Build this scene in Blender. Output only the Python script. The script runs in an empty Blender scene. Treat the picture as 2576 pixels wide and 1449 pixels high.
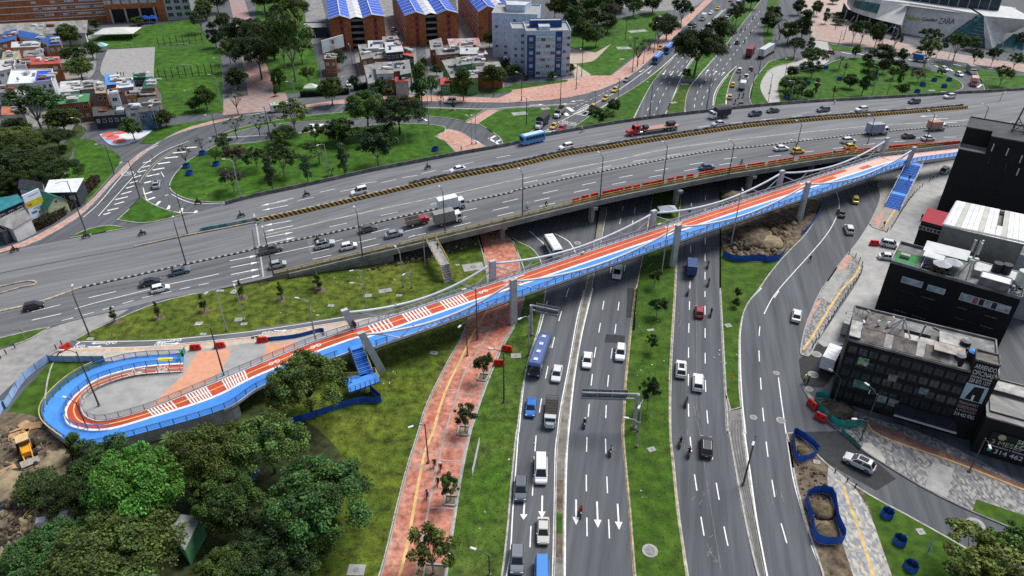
import bpy, math, random
from mathutils import Vector, Matrix
R = math.radians
rnd = random.Random(7)
sc = bpy.context.scene
# ---------------------------------------------------------------- camera, sky, sun, exposure
F, CU, CV, TH, CAMH = 1786., 1288., 724.5, R(33.1), 80.
cam = bpy.data.cameras.new('camera'); camo = bpy.data.objects.new('camera', cam)
sc.collection.objects.link(camo)
camo.location = (0, 0, CAMH); camo.rotation_euler = (R(90) - TH, 0, 0)
cam.sensor_width = 36; cam.lens = 36 * F / 2576; cam.clip_start = 1; cam.clip_end = 6000
sc.camera = camo
SUN_EL, SUN_AZ = R(56), R(48)
w = bpy.data.worlds.new('World'); sc.world = w; w.use_nodes = True
nt = w.node_tree; bg = nt.nodes['Background']
sky = nt.nodes.new('ShaderNodeTexSky'); sky.sky_type = 'NISHITA'; sky.sun_disc = False
sky.sun_elevation = SUN_EL; sky.sun_rotation = SUN_AZ; sky.altitude = 2600; sky.dust_density = 6; sky.air_density = 1.0
hs = nt.nodes.new('ShaderNodeHueSaturation'); hs.inputs['Saturation'].default_value = 0.62
nt.links.new(sky.outputs[0], hs.inputs['Color']); nt.links.new(hs.outputs[0], bg.inputs[0])
bg.inputs[1].default_value = 0.092
sl = bpy.data.lights.new('sun', 'SUN'); sl.energy = 2.6; sl.angle = R(28); sl.color = (1, .97, .92)
so = bpy.data.objects.new('sun', sl); sc.collection.objects.link(so)
so.rotation_euler = Vector((-math.sin(SUN_AZ) * math.cos(SUN_EL), -math.cos(SUN_AZ) * math.cos(SUN_EL), -math.sin(SUN_EL))).to_track_quat('-Z', 'Y').to_euler()
vs = sc.view_settings; vs.view_transform = 'Standard'; vs.look = 'None'; vs.gamma = 1; vs.exposure = 0.72
sc.render.engine = 'CYCLES'
sc.cycles.max_bounces = 5; sc.cycles.diffuse_bounces = 2; sc.cycles.glossy_bounces = 2; sc.cycles.transmission_bounces = 2
sc.cycles.transparent_max_bounces = 4; sc.cycles.caustics_reflective = False; sc.cycles.caustics_refractive = False
sc.cycles.use_denoising = False
sc.cycles.denoising_prefilter = 'ACCURATE'
# ---------------------------------------------------------------- picture -> place
cT, sT = math.cos(TH), math.sin(TH)
def P(u, v, h=0.):
 a = (u - CU) / F; b = (CV - v) / F
 dz = -sT + b * cT; t = (h - CAMH) / dz
 return Vector((a * t, (cT + b * sT) * t, h))
def px(s):
 out = []
 for part in s.split(';'):
  k, pts = part.split(':'); i, j = int(k.strip()[0]), int(k.strip()[1])
  for q in pts.split(','):
   x, y = q.split(); out.append((i * 644 + float(x) / 4, j * 362.25 + float(y) / 4))
 return out
def G(s, h=0.):
 return [P(u, v, h) for u, v in px(s)]
def lerp(a, b, t): return a + (b - a) * t
HK = [(-400, 0), (-72, 0), (-60, .3), (-50, .9), (-40, 2.), (-20, 4.), (0, 5.3), (25, 6.1), (85, 6.1), (120, 5.0), (160, 2.8), (200, 1.2), (260, .3), (600, .3)]
def hs_(s):
 for (a, ha), (b, hb) in zip(HK, HK[1:]):
  if s <= b:
   return lerp(ha, hb, (s - a) / (b - a))
 return HK[-1][1]
def along(p): return p.x * .9 + (p.y - 141.5) * .436
def hdeck(p):
 s = along(p); return sum(hs_(s + d) for d in (-8, -4, 0, 4, 8)) / 5
def D(u, v, up=0.):
 h = 3.
 for _ in range(8): h = hdeck(P(u, v, h + up))
 p = P(u, v, h + up); return p
def DG(s, up=0.): return [D(u, v, up) for u, v in px(s)]
def cat(pts, n=6, closed=False):
 out = []; m = len(pts)
 for i in range(m if closed else m - 1):
  if closed: a, b, c, d = pts[(i - 1) % m], pts[i], pts[(i + 1) % m], pts[(i + 2) % m]
  else: a, b, c, d = pts[max(i - 1, 0)], pts[i], pts[i + 1], pts[min(i + 2, m - 1)]
  for k in range(n):
   t = k / n
   out.append(.5 * ((2 * b) + (c - a) * t + (2 * a - 5 * b + 4 * c - d) * t * t + (3 * b - a - 3 * c + d) * t ** 3))
 if not closed: out.append(pts[-1].copy())
 return out
def rs(pts, n):
 L = [0]
 for a, b in zip(pts, pts[1:]): L.append(L[-1] + (b - a).length)
 out = []; j = 0
 for i in range(n):
  d = L[-1] * i / (n - 1)
  while j < len(pts) - 2 and L[j + 1] < d: j += 1
  seg = L[j + 1] - L[j]
  out.append(pts[j].lerp(pts[j + 1], (d - L[j]) / seg if seg > 1e-9 else 0))
 return out
def plen(pts): return sum((b - a).length for a, b in zip(pts, pts[1:]))
def at(pts, d):
 for a, b in zip(pts, pts[1:]):
  l = (b - a).length
  if d <= l and l > 0: return a.lerp(b, d / l), (b - a) / l
  d -= l
 return pts[-1].copy(), (pts[-1] - pts[-2]).normalized()
def soft(poly, it=2, lim=55):
 for _ in range(it):
  out = []; m = len(poly)
  for i in range(m):
   a, b, c = poly[i - 1], poly[i], poly[(i + 1) % m]
   e, f = (b - a), (c - b)
   if e.length < 1e-6 or f.length < 1e-6: continue
   ang = math.degrees(math.acos(max(-1, min(1, (e.x * f.x + e.y * f.y) / max(1e-9, math.hypot(e.x, e.y) * math.hypot(f.x, f.y))))))
   if ang < lim and ang > 3:
    out += [b.lerp(a, .25), b.lerp(c, .25)]
   else: out.append(b)
  poly = out
 return poly
def area2(p): return sum(a.x * b.y - b.x * a.y for a, b in zip(p, p[1:] + p[:1]))
def side(pts, d):
 out = []
 for i, p in enumerate(pts):
  t = (pts[min(i + 1, len(pts) - 1)] - pts[max(i - 1, 0)]); t.z = 0; t.normalize()
  out.append(p + Vector((-t.y, t.x, 0)) * d)
 return out
# ---------------------------------------------------------------- materials
MATS = {}
def M(name, col=(.5, .5, .5), rough=.8, var=.15, scale=1.5, col2=None, scale2=.12, amt2=.5, bump=0., bscale=20., metal=0., stretch=None, spec=.3, objcol=False, sharp=False, fine=0., coat=0.):
 """procedural surface: base colour, small-scale tone variation, an optional second colour in large patches, grain and relief"""
 if name in MATS: return MATS[name]
 m = bpy.data.materials.new(name); m.use_nodes = True; n = m.node_tree.nodes; l = m.node_tree.links
 b = n['Principled BSDF']; b.inputs['Roughness'].default_value = rough; b.inputs['Metallic'].default_value = metal
 b.inputs['Specular IOR Level'].default_value = spec
 if coat: b.inputs['Coat Weight'].default_value = coat; b.inputs['Coat Roughness'].default_value = .08
 geo = n.new('ShaderNodeNewGeometry'); mp = n.new('ShaderNodeMapping'); l.new(geo.outputs['Position'], mp.inputs[0])
 if stretch: mp.vector_type = 'TEXTURE'; mp.inputs['Rotation'].default_value = (0, 0, R(stretch[0])); mp.inputs['Scale'].default_value = (1 / stretch[1], 1 / stretch[2], 1)
 def mix(fac, a, bb, mode='MIX'):
  x = n.new('ShaderNodeMix'); x.data_type = 'RGBA'; x.blend_type = mode
  for s_, v in ((0, fac), (6, a), (7, bb)):
   if hasattr(v, 'is_output'): l.new(v, x.inputs[s_])
   elif s_ == 0: x.inputs[0].default_value = v
   else: x.inputs[s_].default_value = tuple(v) + (1,)
  return x.outputs[2]
 def noise(sc_, detail=4, vec=mp.outputs[0], rgh=.6):
  t = n.new('ShaderNodeTexNoise'); t.inputs['Scale'].default_value = sc_; t.inputs['Detail'].default_value = detail; t.inputs['Roughness'].default_value = rgh
  l.new(vec, t.inputs['Vector']); return t.outputs['Fac']
 def ramp(s_, lo, hi):
  r = n.new('ShaderNodeMapRange'); r.inputs[1].default_value = lo; r.inputs[2].default_value = hi; l.new(s_, r.inputs[0]); return r.outputs[0]
 if objcol:
  oi = n.new('ShaderNodeObjectInfo'); c = oi.outputs['Color']
 else: c = col
 if col2: c = mix(ramp(noise(scale2, 5), .5 - .25 * (1.1 - amt2), .5 + .25 * (1.1 - amt2)) if sharp else ramp(noise(scale2, 5), .3, .75), c, col2)
 if var:
  g = noise(scale, 6)
  lo = mix(1., c, (1 - var * 1.6,) * 3, 'MULTIPLY'); hi = mix(1., c, (1 + var * 1.6,) * 3, 'MULTIPLY')
  c = mix(ramp(g, .3, .7), lo, hi)
 if fine:
  g = noise(11., 2, geo.outputs['Position'])
  c = mix(ramp(g, .3, .7), mix(1., c, (1 - fine,) * 3, 'MULTIPLY'), mix(1., c, (1 + fine,) * 3, 'MULTIPLY'))
 if hasattr(c, 'is_output'): l.new(c, b.inputs['Base Color'])
 else: b.inputs['Base Color'].default_value = tuple(c) + (1,)
 if bump:
  bp = n.new('ShaderNodeBump'); bp.inputs['Strength'].default_value = bump; bp.inputs['Distance'].default_value = .05
  l.new(noise(bscale, 4, geo.outputs['Position']), bp.inputs['Height']); l.new(bp.outputs[0], b.inputs['Normal'])
 MATS[name] = m; return m
def stripes(name, c1, c2, period, slant=0., duty=.5, rough=.7):
 m = bpy.data.materials.new(name); m.use_nodes = True; n = m.node_tree.nodes; l = m.node_tree.links
 b = n['Principled BSDF']; b.inputs['Roughness'].default_value = rough
 uv = n.new('ShaderNodeUVMap'); sp = n.new('ShaderNodeSeparateXYZ'); l.new(uv.outputs[0], sp.inputs[0])
 def mth(op, a, bb):
  x = n.new('ShaderNodeMath'); x.operation = op
  for i, v in enumerate((a, bb)):
   if hasattr(v, 'is_output'): l.new(v, x.inputs[i])
   else: x.inputs[i].default_value = v
  return x.outputs[0]
 q = mth('ADD', sp.outputs[0], mth('MULTIPLY', sp.outputs[1], slant))
 fr = mth('FRACT', mth('DIVIDE', q, period), 0); k = mth('LESS_THAN', fr, duty)
 x = n.new('ShaderNodeMix'); x.data_type = 'RGBA'; l.new(k, x.inputs[0]); x.inputs[6].default_value = c2 + (1,); x.inputs[7].default_value = c1 + (1,)
 ge = n.new('ShaderNodeNewGeometry'); tn = n.new('ShaderNodeTexNoise'); tn.inputs['Scale'].default_value = 1.3; tn.inputs['Detail'].default_value = 6; l.new(ge.outputs['Position'], tn.inputs['Vector'])
 y = n.new('ShaderNodeMix'); y.data_type = 'RGBA'; y.blend_type = 'MULTIPLY'; y.inputs[0].default_value = .55; l.new(x.outputs[2], y.inputs[6]); l.new(tn.outputs['Fac'], y.inputs[7])
 l.new(y.outputs[2], b.inputs['Base Color'])
 MATS[name] = m; return m
# ---------------------------------------------------------------- mesh building
COL = sc.collection
class MB:
 def __init__(s): s.v = []; s.f = []; s.mi = []; s.uv = {}; s.sm = False
 def add(s, vs, fs, mi=0):
  o = len(s.v); s.v += [tuple(x) for x in vs]
  for f in fs: s.f.append(tuple(i + o for i in f)); s.mi.append(mi)
  return s
 def quad(s, a, b, c, d, mi=0): return s.add([a, b, c, d], [(0, 1, 2, 3)], mi)
 def box(s, x0, x1, y0, y1, z0, z1, mi=0, top=None):
  v = [(x0, y0, z0), (x1, y0, z0), (x1, y1, z0), (x0, y1, z0), (x0, y0, z1), (x1, y0, z1), (x1, y1, z1), (x0, y1, z1)]
  s.add(v, [(0, 3, 2, 1), (0, 1, 5, 4), (1, 2, 6, 5), (2, 3, 7, 6), (3, 0, 4, 7)], mi); o = len(s.v) - 8
  s.f.append((o + 4, o + 5, o + 6, o + 7)); s.mi.append(mi if top is None else top); return s
 def obox(s, p, d, l, w_, z0, z1, mi=0):
  d = Vector((d[0], d[1], 0)).normalized(); n = Vector((-d.y, d.x, 0)) * w_ / 2; p = Vector((p[0], p[1], 0)); e = p + d * l
  c = [p - n, e - n, e + n, p + n]
  v = [(q.x, q.y, z0) for q in c] + [(q.x, q.y, z1) for q in c]
  return s.add(v, [(0, 3, 2, 1), (4, 5, 6, 7), (0, 1, 5, 4), (1, 2, 6, 5), (2, 3, 7, 6), (3, 0, 4, 7)], mi)
 def prism(s, poly, z0, z1, mi=0, top=None, bottom=False):
  if area2(poly) < 0: poly = poly[::-1]
  n = len(poly)
  v = [(p[0], p[1], z0) for p in poly] + [(p[0], p[1], z1) for p in poly]
  fs = [(i, (i + 1) % n, n + (i + 1) % n, n + i) for i in range(n)]
  if bottom: fs.append(tuple(range(n - 1, -1, -1)))
  s.add(v, fs, mi); o = len(s.v) - 2 * n
  s.f.append(tuple(o + n + i for i in range(n))); s.mi.append(mi if top is None else top); return s
 def sheet(s, poly, z=None, mi=0):
  if area2(poly) < 0: poly = poly[::-1]
  return s.add([(p[0], p[1], p[2] if z is None else z) for p in poly], [tuple(range(len(poly)))], mi)
 def strip(s, A, B, mi=0, uvw=None):
  o = len(s.v); s.v += [tuple(p) for q in zip(A, B) for p in q]; d = 0
  for i in range(len(A) - 1):
   s.f.append((o + 2 * i, o + 2 * i + 2, o + 2 * i + 3, o + 2 * i + 1)); s.mi.append(mi)
   if uvw is not None:
    l = (A[i + 1] - A[i]).length; s.uv[len(s.f) - 1] = [(d, uvw[0]), (d + l, uvw[0]), (d + l, uvw[1]), (d, uvw[1])]; d += l
  return s
 def sweep(s, path, prof, mi=0, closed=True, caps=True, uv=False):
  n = len(prof); rings = []; acc = [0]
  for q in prof[1:] + prof[:1]: pass
  per = [0]
  for a, b in zip(prof, prof[1:] + prof[:1]): per.append(per[-1] + math.hypot(b[0] - a[0], b[1] - a[1]))
  o = len(s.v); dist = 0
  for i, p in enumerate(path):
   t = path[min(i + 1, len(path) - 1)] - path[max(i - 1, 0)]; t = Vector((t.x, t.y, 0)).normalized(); L = Vector((-t.y, t.x, 0))
   for a, z in prof: q = p + L * a; s.v.append((q.x, q.y, q.z + z))
  for i in range(len(path) - 1):
   l = (path[i + 1] - path[i]).length
   for k in range(n if closed else n - 1):
    k2 = (k + 1) % n
    s.f.append((o + i * n + k, o + (i + 1) * n + k, o + (i + 1) * n + k2, o + i * n + k2)); s.mi.append(mi)
    if uv: s.uv[len(s.f) - 1] = [(dist, per[k]), (dist + l, per[k]), (dist + l, per[k + 1]), (dist, per[k + 1])]
   dist += l
  if closed and caps:
   s.f.append(tuple(o + k for k in range(n))); s.mi.append(mi); e = o + (len(path) - 1) * n
   s.f.append(tuple(e + k for k in range(n - 1, -1, -1))); s.mi.append(mi)
  return s
 def tube(s, path, r, n=6, mi=0, r2=None, caps=True):
  path = [Vector(p) for p in path]; o = len(s.v); m = len(path); r2 = r if r2 is None else r2
  for i, p in enumerate(path):
   t = (path[min(i + 1, m - 1)] - path[max(i - 1, 0)]).normalized()
   a = t.cross(Vector((0, 0, 1)) if abs(t.z) < .95 else Vector((1, 0, 0))).normalized(); b = a.cross(t)
   rr = lerp(r, r2, i / (m - 1)) if not isinstance(r, (list, tuple)) else r[i]
   for k in range(n):
    g = 2 * math.pi * k / n; s.v.append(tuple(p + a * math.cos(g) * rr + b * math.sin(g) * rr))
  for i in range(m - 1):
   for k in range(n):
    k2 = (k + 1) % n; s.f.append((o + i * n + k, o + i * n + k2, o + (i + 1) * n + k2, o + (i + 1) * n + k)); s.mi.append(mi)
  if caps:
   s.f.append(tuple(o + k for k in range(n - 1, -1, -1))); s.mi.append(mi); e = o + (m - 1) * n
   s.f.append(tuple(e + k for k in range(n))); s.mi.append(mi)
  return s
 def cyl(s, x, y, z0, z1, r, n=10, mi=0, r2=None): return s.tube([(x, y, z0), (x, y, z1)], r, n, mi, r2)
 def loft(s, rings, mi=0, caps=True):
  n = len(rings[0]); o = len(s.v)
  for r_ in rings: s.v += [tuple(p) for p in r_]
  for i in range(len(rings) - 1):
   for k in range(n):
    k2 = (k + 1) % n; s.f.append((o + i * n + k, o + i * n + k2, o + (i + 1) * n + k2, o + (i + 1) * n + k)); s.mi.append(mi)
  if caps:
   s.f.append(tuple(o + k for k in range(n - 1, -1, -1))); s.mi.append(mi); e = o + (len(rings) - 1) * n
   s.f.append(tuple(e + k for k in range(n))); s.mi.append(mi)
  return s
 def mesh(s, name, mats, smooth=False):
  me = bpy.data.meshes.new(name); me.from_pydata(s.v, [], s.f)
  for m in (mats if isinstance(mats, (list, tuple)) else [mats]): me.materials.append(m)
  me.polygons.foreach_set('material_index', s.mi)
  if s.uv:
   ul = me.uv_layers.new(name='UVMap'); fl = [0.] * (2 * len(me.loops))
   for p in me.polygons:
    q = s.uv.get(p.index)
    if q:
     for k, li in enumerate(p.loop_indices): fl[2 * li], fl[2 * li + 1] = q[k]
   ul.data.foreach_set('uv', fl)
  if smooth:
   me.polygons.foreach_set('use_smooth', [True] * len(me.polygons))
  me.update(); return me
 def build(s, name, mats, parent=None, smooth=False, **kw): return link(name, s.mesh(name, mats, smooth), parent, **kw)
def link(name, me, parent=None, loc=None, rz=None, color=None, scale=None, kind=None):
 o = bpy.data.objects.new(name, me); COL.objects.link(o)
 if parent is not None: o.parent = parent
 if loc is not None: o.location = loc
 if rz is not None: o.rotation_euler = (0, 0, rz)
 if color is not None: o.color = tuple(color) + (1,)
 if scale is not None: o.scale = scale if hasattr(scale, '__len__') else (scale,) * 3
 if kind: o['kind'] = kind
 return o
def tag(o, label, cat_, group=None):
 o['label'] = label; o['category'] = cat_
 if group: o['group'] = group
 return o
def thing(name, label, cat_, loc=(0, 0, 0), rz=0, group=None, scale=None):
 o = bpy.data.objects.new(name, None); COL.objects.link(o); o.location = loc; o.rotation_euler = (0, 0, rz); o.empty_display_size = .3
 if scale is not None: o.scale = scale if hasattr(scale, '__len__') else (scale,) * 3
 return tag(o, label, cat_, group)
def struct(name, mb, mats, parent=None, **kw):
 o = mb.build(name, mats, parent, **kw)
 if parent is None: o['kind'] = 'structure'
 return o
def copy_parts(src, dst):
 for ch in src.children:
  c = ch.copy(); COL.objects.link(c); c.parent = dst
  for g in ch.children: d = g.copy(); COL.objects.link(d); d.parent = c
NTH = ['first', 'second', 'third', 'fourth', 'fifth', 'sixth', 'seventh', 'eighth', 'ninth', 'tenth', 'eleventh', 'twelfth', 'thirteenth', 'fourteenth', 'fifteenth', 'sixteenth', 'seventeenth', 'eighteenth', 'nineteenth', 'twentieth', 'twenty-first', 'twenty-second', 'twenty-third', 'twenty-fourth']
# ================================================================ surfaces
asph = M('asphalt', (.084, .090, .100), .88, .20, .8, (.112, .118, .128), .05, .5, .25, 60, stretch=(-12, 1, .045), fine=.30)
asphL = M('worn_asphalt', (.185, .190, .200), .9, .18, .7, (.14, .144, .152), .06, .5, .2, 60, stretch=(24, .045, 1), fine=.26)
asphD = M('fresh_asphalt', (.112, .117, .126), .88, .20, .7, (.145, .149, .156), .05, .5, .2, 60, stretch=(24, .045, 1), fine=.28)
conc = M('concrete', (.36, .355, .34), .9, .12, .9, (.27, .27, .26), .2, .5, .1, 30, fine=.1)
concD = M('stained_concrete', (.22, .215, .205), .9, .2, .8, (.12, .12, .115), .5, .5, .1, 30, fine=.12)
kerbM = M('kerb_concrete', (.38, .37, .34), .9, .25, 1.2, fine=.15)
kerbY = M('yellowed_kerb', (.42, .33, .18), .9, .35, 1.0, (.3, .28, .24), .8)
grassV = M('mown_grass', (.046, .128, .005), .95, .36, .4, (.024, .076, .004), .06, .5, .9, 9, fine=.40)
grassO = M('rough_grass', (.108, .130, .013), .95, .45, .6, (.036, .080, .004), .10, .5, 1., 6, fine=.5)
grassM = M('median_grass', (.031, .086, .004), .95, .32, .5, (.060, .106, .010), .12, .5, .8, 7, fine=.34)
dirt = M('bare_earth', (.085, .062, .042), .95, .45, .8, (.19, .15, .10), .3, .5, 1., 3, fine=.4)
redPave = M('red_brick_paving', (.38, .115, .07), .9, .30, 1.1, (.54, .28, .21), .22, .5, .15, 25, fine=.22)
pinkPave = M('pink_brick_paving', (.45, .23, .18), .9, .18, .8, (.5, .33, .27), .1, .5, .1, 25, fine=.12)
orange = M('salmon_paving', (.62, .30, .19), .85, .08, 1., fine=.06)
paintW = M('white_paint', (.78, .78, .76), .7, .15, 1.2)
paintY = M('yellow_paint', (.72, .42, .08), .7, .2, 1.0)
paintT = M('tactile_yellow', (.60, .40, .16), .85, .2, .9, fine=.1)
def mosaic(name, cols, size=.55):
 m = bpy.data.materials.new(name); m.use_nodes = True; n = m.node_tree.nodes; l = m.node_tree.links
 b = n['Principled BSDF']; b.inputs['Roughness'].default_value = .85
 g = n.new('ShaderNodeNewGeometry'); mp = n.new('ShaderNodeMapping'); mp.inputs['Rotation'].default_value = (0, 0, R(25)); mp.inputs['Scale'].default_value = (1 / size, 1 / (size * 2), 0)
 l.new(g.outputs['Position'], mp.inputs[0])
 wn = n.new('ShaderNodeTexWhiteNoise'); fl = n.new('ShaderNodeVectorMath'); fl.operation = 'FLOOR'; l.new(mp.outputs[0], fl.inputs[0]); l.new(fl.outputs[0], wn.inputs['Vector'])
 r = n.new('ShaderNodeValToRGB'); r.color_ramp.interpolation = 'CONSTANT'; l.new(wn.outputs['Value'], r.inputs[0]); e = r.color_ramp.elements
 while len(e) < len(cols): e.new(.5)
 for i, c in enumerate(cols): e[i].position = i / len(cols); e[i].color = c + (1,)
 l.new(r.outputs[0], b.inputs['Base Color']); MATS[name] = m; return m
mosG = mosaic('grey_paver_mosaic', [(.10, .105, .11), (.17, .17, .175), (.30, .29, .27), (.15, .155, .16), (.22, .22, .22), (.34, .32, .28), (.18, .18, .19)], .27)
mosL = mosaic('pale_paver_mosaic', [(.20, .22, .24), (.28, .29, .29), (.48, .45, .38), (.24, .25, .26), (.40, .36, .28), (.34, .34, .33)], .27)
blueP = M('blue_deck_coating', (.075, .30, .80), .55, .10, .6, (.05, .20, .60), .15, .5, fine=.10)
redP = M('red_deck_coating', (.56, .085, .04), .6, .14, .6, (.42, .06, .034), .2, .5, fine=.10)
steelW = M('white_steel', (.50, .535, .59), .45, .06, .8, metal=0, spec=.5)
steelG = M('galvanised_steel', (.33, .35, .36), .45, .12, 2., metal=.5)
steelD = M('dark_steel', (.06, .062, .065), .5, .15, 2.)
yellowRail = M('yellow_railing_paint', (.56, .40, .09), .6, .3, .8, (.42, .34, .14), .5)
blackM = M('black_paint', (.016, .016, .018), .6, .15, 2.)
# ================================================================ ground, roads
mb = MB(); mb.sheet([Vector(p) for p in ((-3000, -300, 0), (3000, -300, 0), (3000, 4000, 0), (-3000, 4000, 0))], -.3)
struct('ground', mb, M('city_ground', (.14, .14, .13), .95, .3, .05, (.06, .09, .04), .01, .5))
mb = MB(); mb.sheet([Vector(p) for p in ((-420, 20, 0), (420, 20, 0), (620, 620, 0), (-620, 620, 0))], 0)
ROAD = struct('road', mb, asph)
Z = .13
def raised(name, s, mat, kerb=True, z=Z, kmat=None, it=2, kw=.22, extra=None, lim=55):
 """a lawn or pavement standing a kerb's height above the road"""
 poly = G(s, z) if isinstance(s, str) else s
 if extra: poly += [P(u, v, z) for u, v in extra]
 poly = soft(poly, it, lim)
 if area2(poly) < 0: poly = poly[::-1]
 mb = MB(); mb.prism(poly, -.02, z, 1, 0)
 o = struct(name, mb, [mat, kmat or kerbM])
 if kerb:
  path = [Vector((p.x, p.y, 0)) for p in poly]; path += path[:2]
  k = MB().sweep(path, [(-.03, 0), (-.03, z + .03), (kw, z + .03), (kw, z - .05)], 0, closed=False)
  k.build('kerb', kmat or kerbM, o)
 return o
def lay(name, s, mat, z, parent=None, it=2, lim=55):
 poly = soft(G(s, z), it, lim); return struct(name, MB().sheet(poly, z), mat, parent)
# --- the lower left: lawns between the overpass and the red path
lawnA = raised('lawn', '02: 720 527, 1110 335, 1640 115, 2200 12; 01: 2576 1385; 11: 780 1215, 1690 1000, 2225 880, 2240 960, 2290 1100, 2330 1300; 12: 2340 0, 2260 140, 2150 272, 2080 490, 1960 690, 1780 1040, 1690 1240, 1640 1449; 13: 1530 330, 1440 680, 1330 1150, 1250 1449, 1150 1700; 03: 700 1700, 720 1000, 760 300, 660 150; 02: 420 1290, 500 740', grassO)
raised('lawn', '02: 500 742, 1150 745, 800 880, 560 1070, 430 1280, 40 1345, 100 1185', grassM, kerb=False, z=.15)
raised('lawn', '02: -40 512, 320 420, 505 392, 380 470, 260 535, -40 625', grassM)
lay('shade_toned_earth', '03: 700 150, 1400 60, 2500 -300; 13: 600 -100, 1000 400, 700 1100, 500 1600; 03: 500 1600', M('grove_shade_tone', (.045, .05, .02), .95, .4, .8, (.03, .045, .012), .2, fine=.35), Z + .008)  # ground under the grove coloured dark to stand for the trees' shade
raised('earth', '03: -60 -160, 60 -210, 420 -160, 700 160, 760 300, 720 1000, 500 1700, -200 1700', dirt, kerb=False, z=.16)
lay('worn_road', '02: -120 650, 270 530, 400 460, 540 385, 900 290, 1300 210, 1110 330, 720 527, 640 600, 500 680, 240 860, 0 1080, -150 1250', M('dusty_asphalt', (.33, .32, .30), .9, .16, .5, (.22, .215, .21), .1, .5, fine=.14), .008)
pav = lay('pavement', '02: 490 735, 500 690, 640 615, 760 607, 1500 592, 1960 555, 2576 480; 12: 0 475, 900 335, 1400 255, 1400 330, 700 470, 0 560; 02: 2576 570, 1880 640, 1200 745', M('beige_paving', (.50, .44, .35), .9, .12, .9, (.42, .40, .36), .3, fine=.1), Z + .03)
lay('cycle_path', '02: 720 527, 1500 527, 1960 488, 2576 424; 12: 0 408, 900 283, 1400 215, 1400 250, 900 338, 0 482; 02: 2576 492, 1900 560, 1500 592, 640 610', asphD, Z + .045)
plaza = lay('plaza', '02: 1850 640, 2576 545; 12: 0 535, 120 525, 700 468, 960 400, 960 420, 560 550, 0 775; 02: 2576 775, 2060 1000, 1480 1230, 1060 1340, 880 1310, 820 1230, 840 1130, 1000 1000, 1350 885, 1840 850', M('plaza_concrete', (.36, .36, .345), .9, .10, .5, (.28, .28, .27), .12, fine=.08), Z + .06)
lay('salmon_paving', '02: 1990 645, 2330 612, 2290 720, 2200 860, 2080 965, 1500 1205, 1700 1010, 1850 870', orange, Z + .068, plaza)
lay('salmon_paving', '12: 110 560, 430 530, 330 640, 60 742', orange, Z + .068, plaza)
# orange inlaid squares of the pavement along the cycle path
edge = rs(cat(G('02: 800 628, 1500 610, 1960 575, 2576 500; 12: 0 495, 900 355', Z)), 60)
for i, p in enumerate(edge):
 if i % 1 == 0:
  m_ = MB().box(-.3, .3, -.3, .3, 0, .006);
  o = m_.build('paving_tile', orange if i % 3 else paintT, pav); o.location = (p.x, p.y, Z + .034); o.rotation_euler = (0, 0, R(12))
# --- red path with its concrete bands
red = raised('red_path', '11: 2240 900, 2290 1100, 2330 1300; 12: 2340 0, 2260 140, 2150 272, 2080 490, 1960 690, 1780 1040, 1690 1240, 1640 1449; 13: 1530 330, 1440 680, 1330 1150, 1250 1449, 1150 1700, 1860 1700, 1905 1449, 1985 900, 2070 350, 2150 0; 12: 2200 1300, 2330 900, 2480 560; 22: 0 420, 80 250, 130 60; 21: 90 1300, 60 1080, 0 960; 11: 2470 880', redPave, kmat=conc)
def line(path, w_, mat, name, parent, z):
 pts = path if not isinstance(path, str) else cat(G(path, z), 8)
 A, B = side(pts, w_ / 2), side(pts, -w_ / 2)
 return MB().strip(B, A).build(name, mat, parent)
line('12: 2390 130, 2200 430, 2050 740, 1940 960, 1850 1200, 1780 1449; 13: 1700 200, 1600 700, 1530 1100, 1440 1460, 1400 1600', .42, paintT, 'tactile_strip', red, Z + .012)
line('12: 2470 230, 2380 380, 2240 620, 2100 850, 2010 1120, 1920 1400; 13: 1860 200, 1760 650, 1700 960, 1600 1449', .26, conc, 'concrete_band', red, Z + .010)
for s in ('12: 2060 1060, 2240 1085', '12: 2010 1180, 2220 1200', '13: 1880 140, 2100 155', '13: 1850 280, 2060 295', '13: 1745 760, 2000 770', '12: 1930 1020, 2060 1030', '13: 1600 180, 1860 205', '13: 1550 345, 1840 360', '12: 2230 395, 2380 412', '12: 2060 1240, 2200 1255'):
 line(s, .22, conc, 'concrete_band', red, Z + .015)
treepit = []
for s in ('12: 2250 860, 2350 870, 2310 940, 2225 930', '13: 2045 -60, 2150 -50, 2135 40, 2025 30', '13: 1905 640, 2035 650, 2010 745, 1890 735', '13: 1700 1330, 1920 1345, 1900 1500, 1680 1480'):
 q = G(s, Z); q = q if area2(q) > 0 else q[::-1]
 t_ = MB(); n_ = len(q)
 for i in range(n_):
  a, b = q[i], q[(i + 1) % n_]; t_.obox(a, b - a, (b - a).length, .22, Z, Z + .22)
 k = t_.build('tree_pit_kerb', conc, red); MB().sheet(q, Z + .02).build('pit_soil', dirt, red)
 treepit.append(sum(q, Vector()) / 4)
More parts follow.
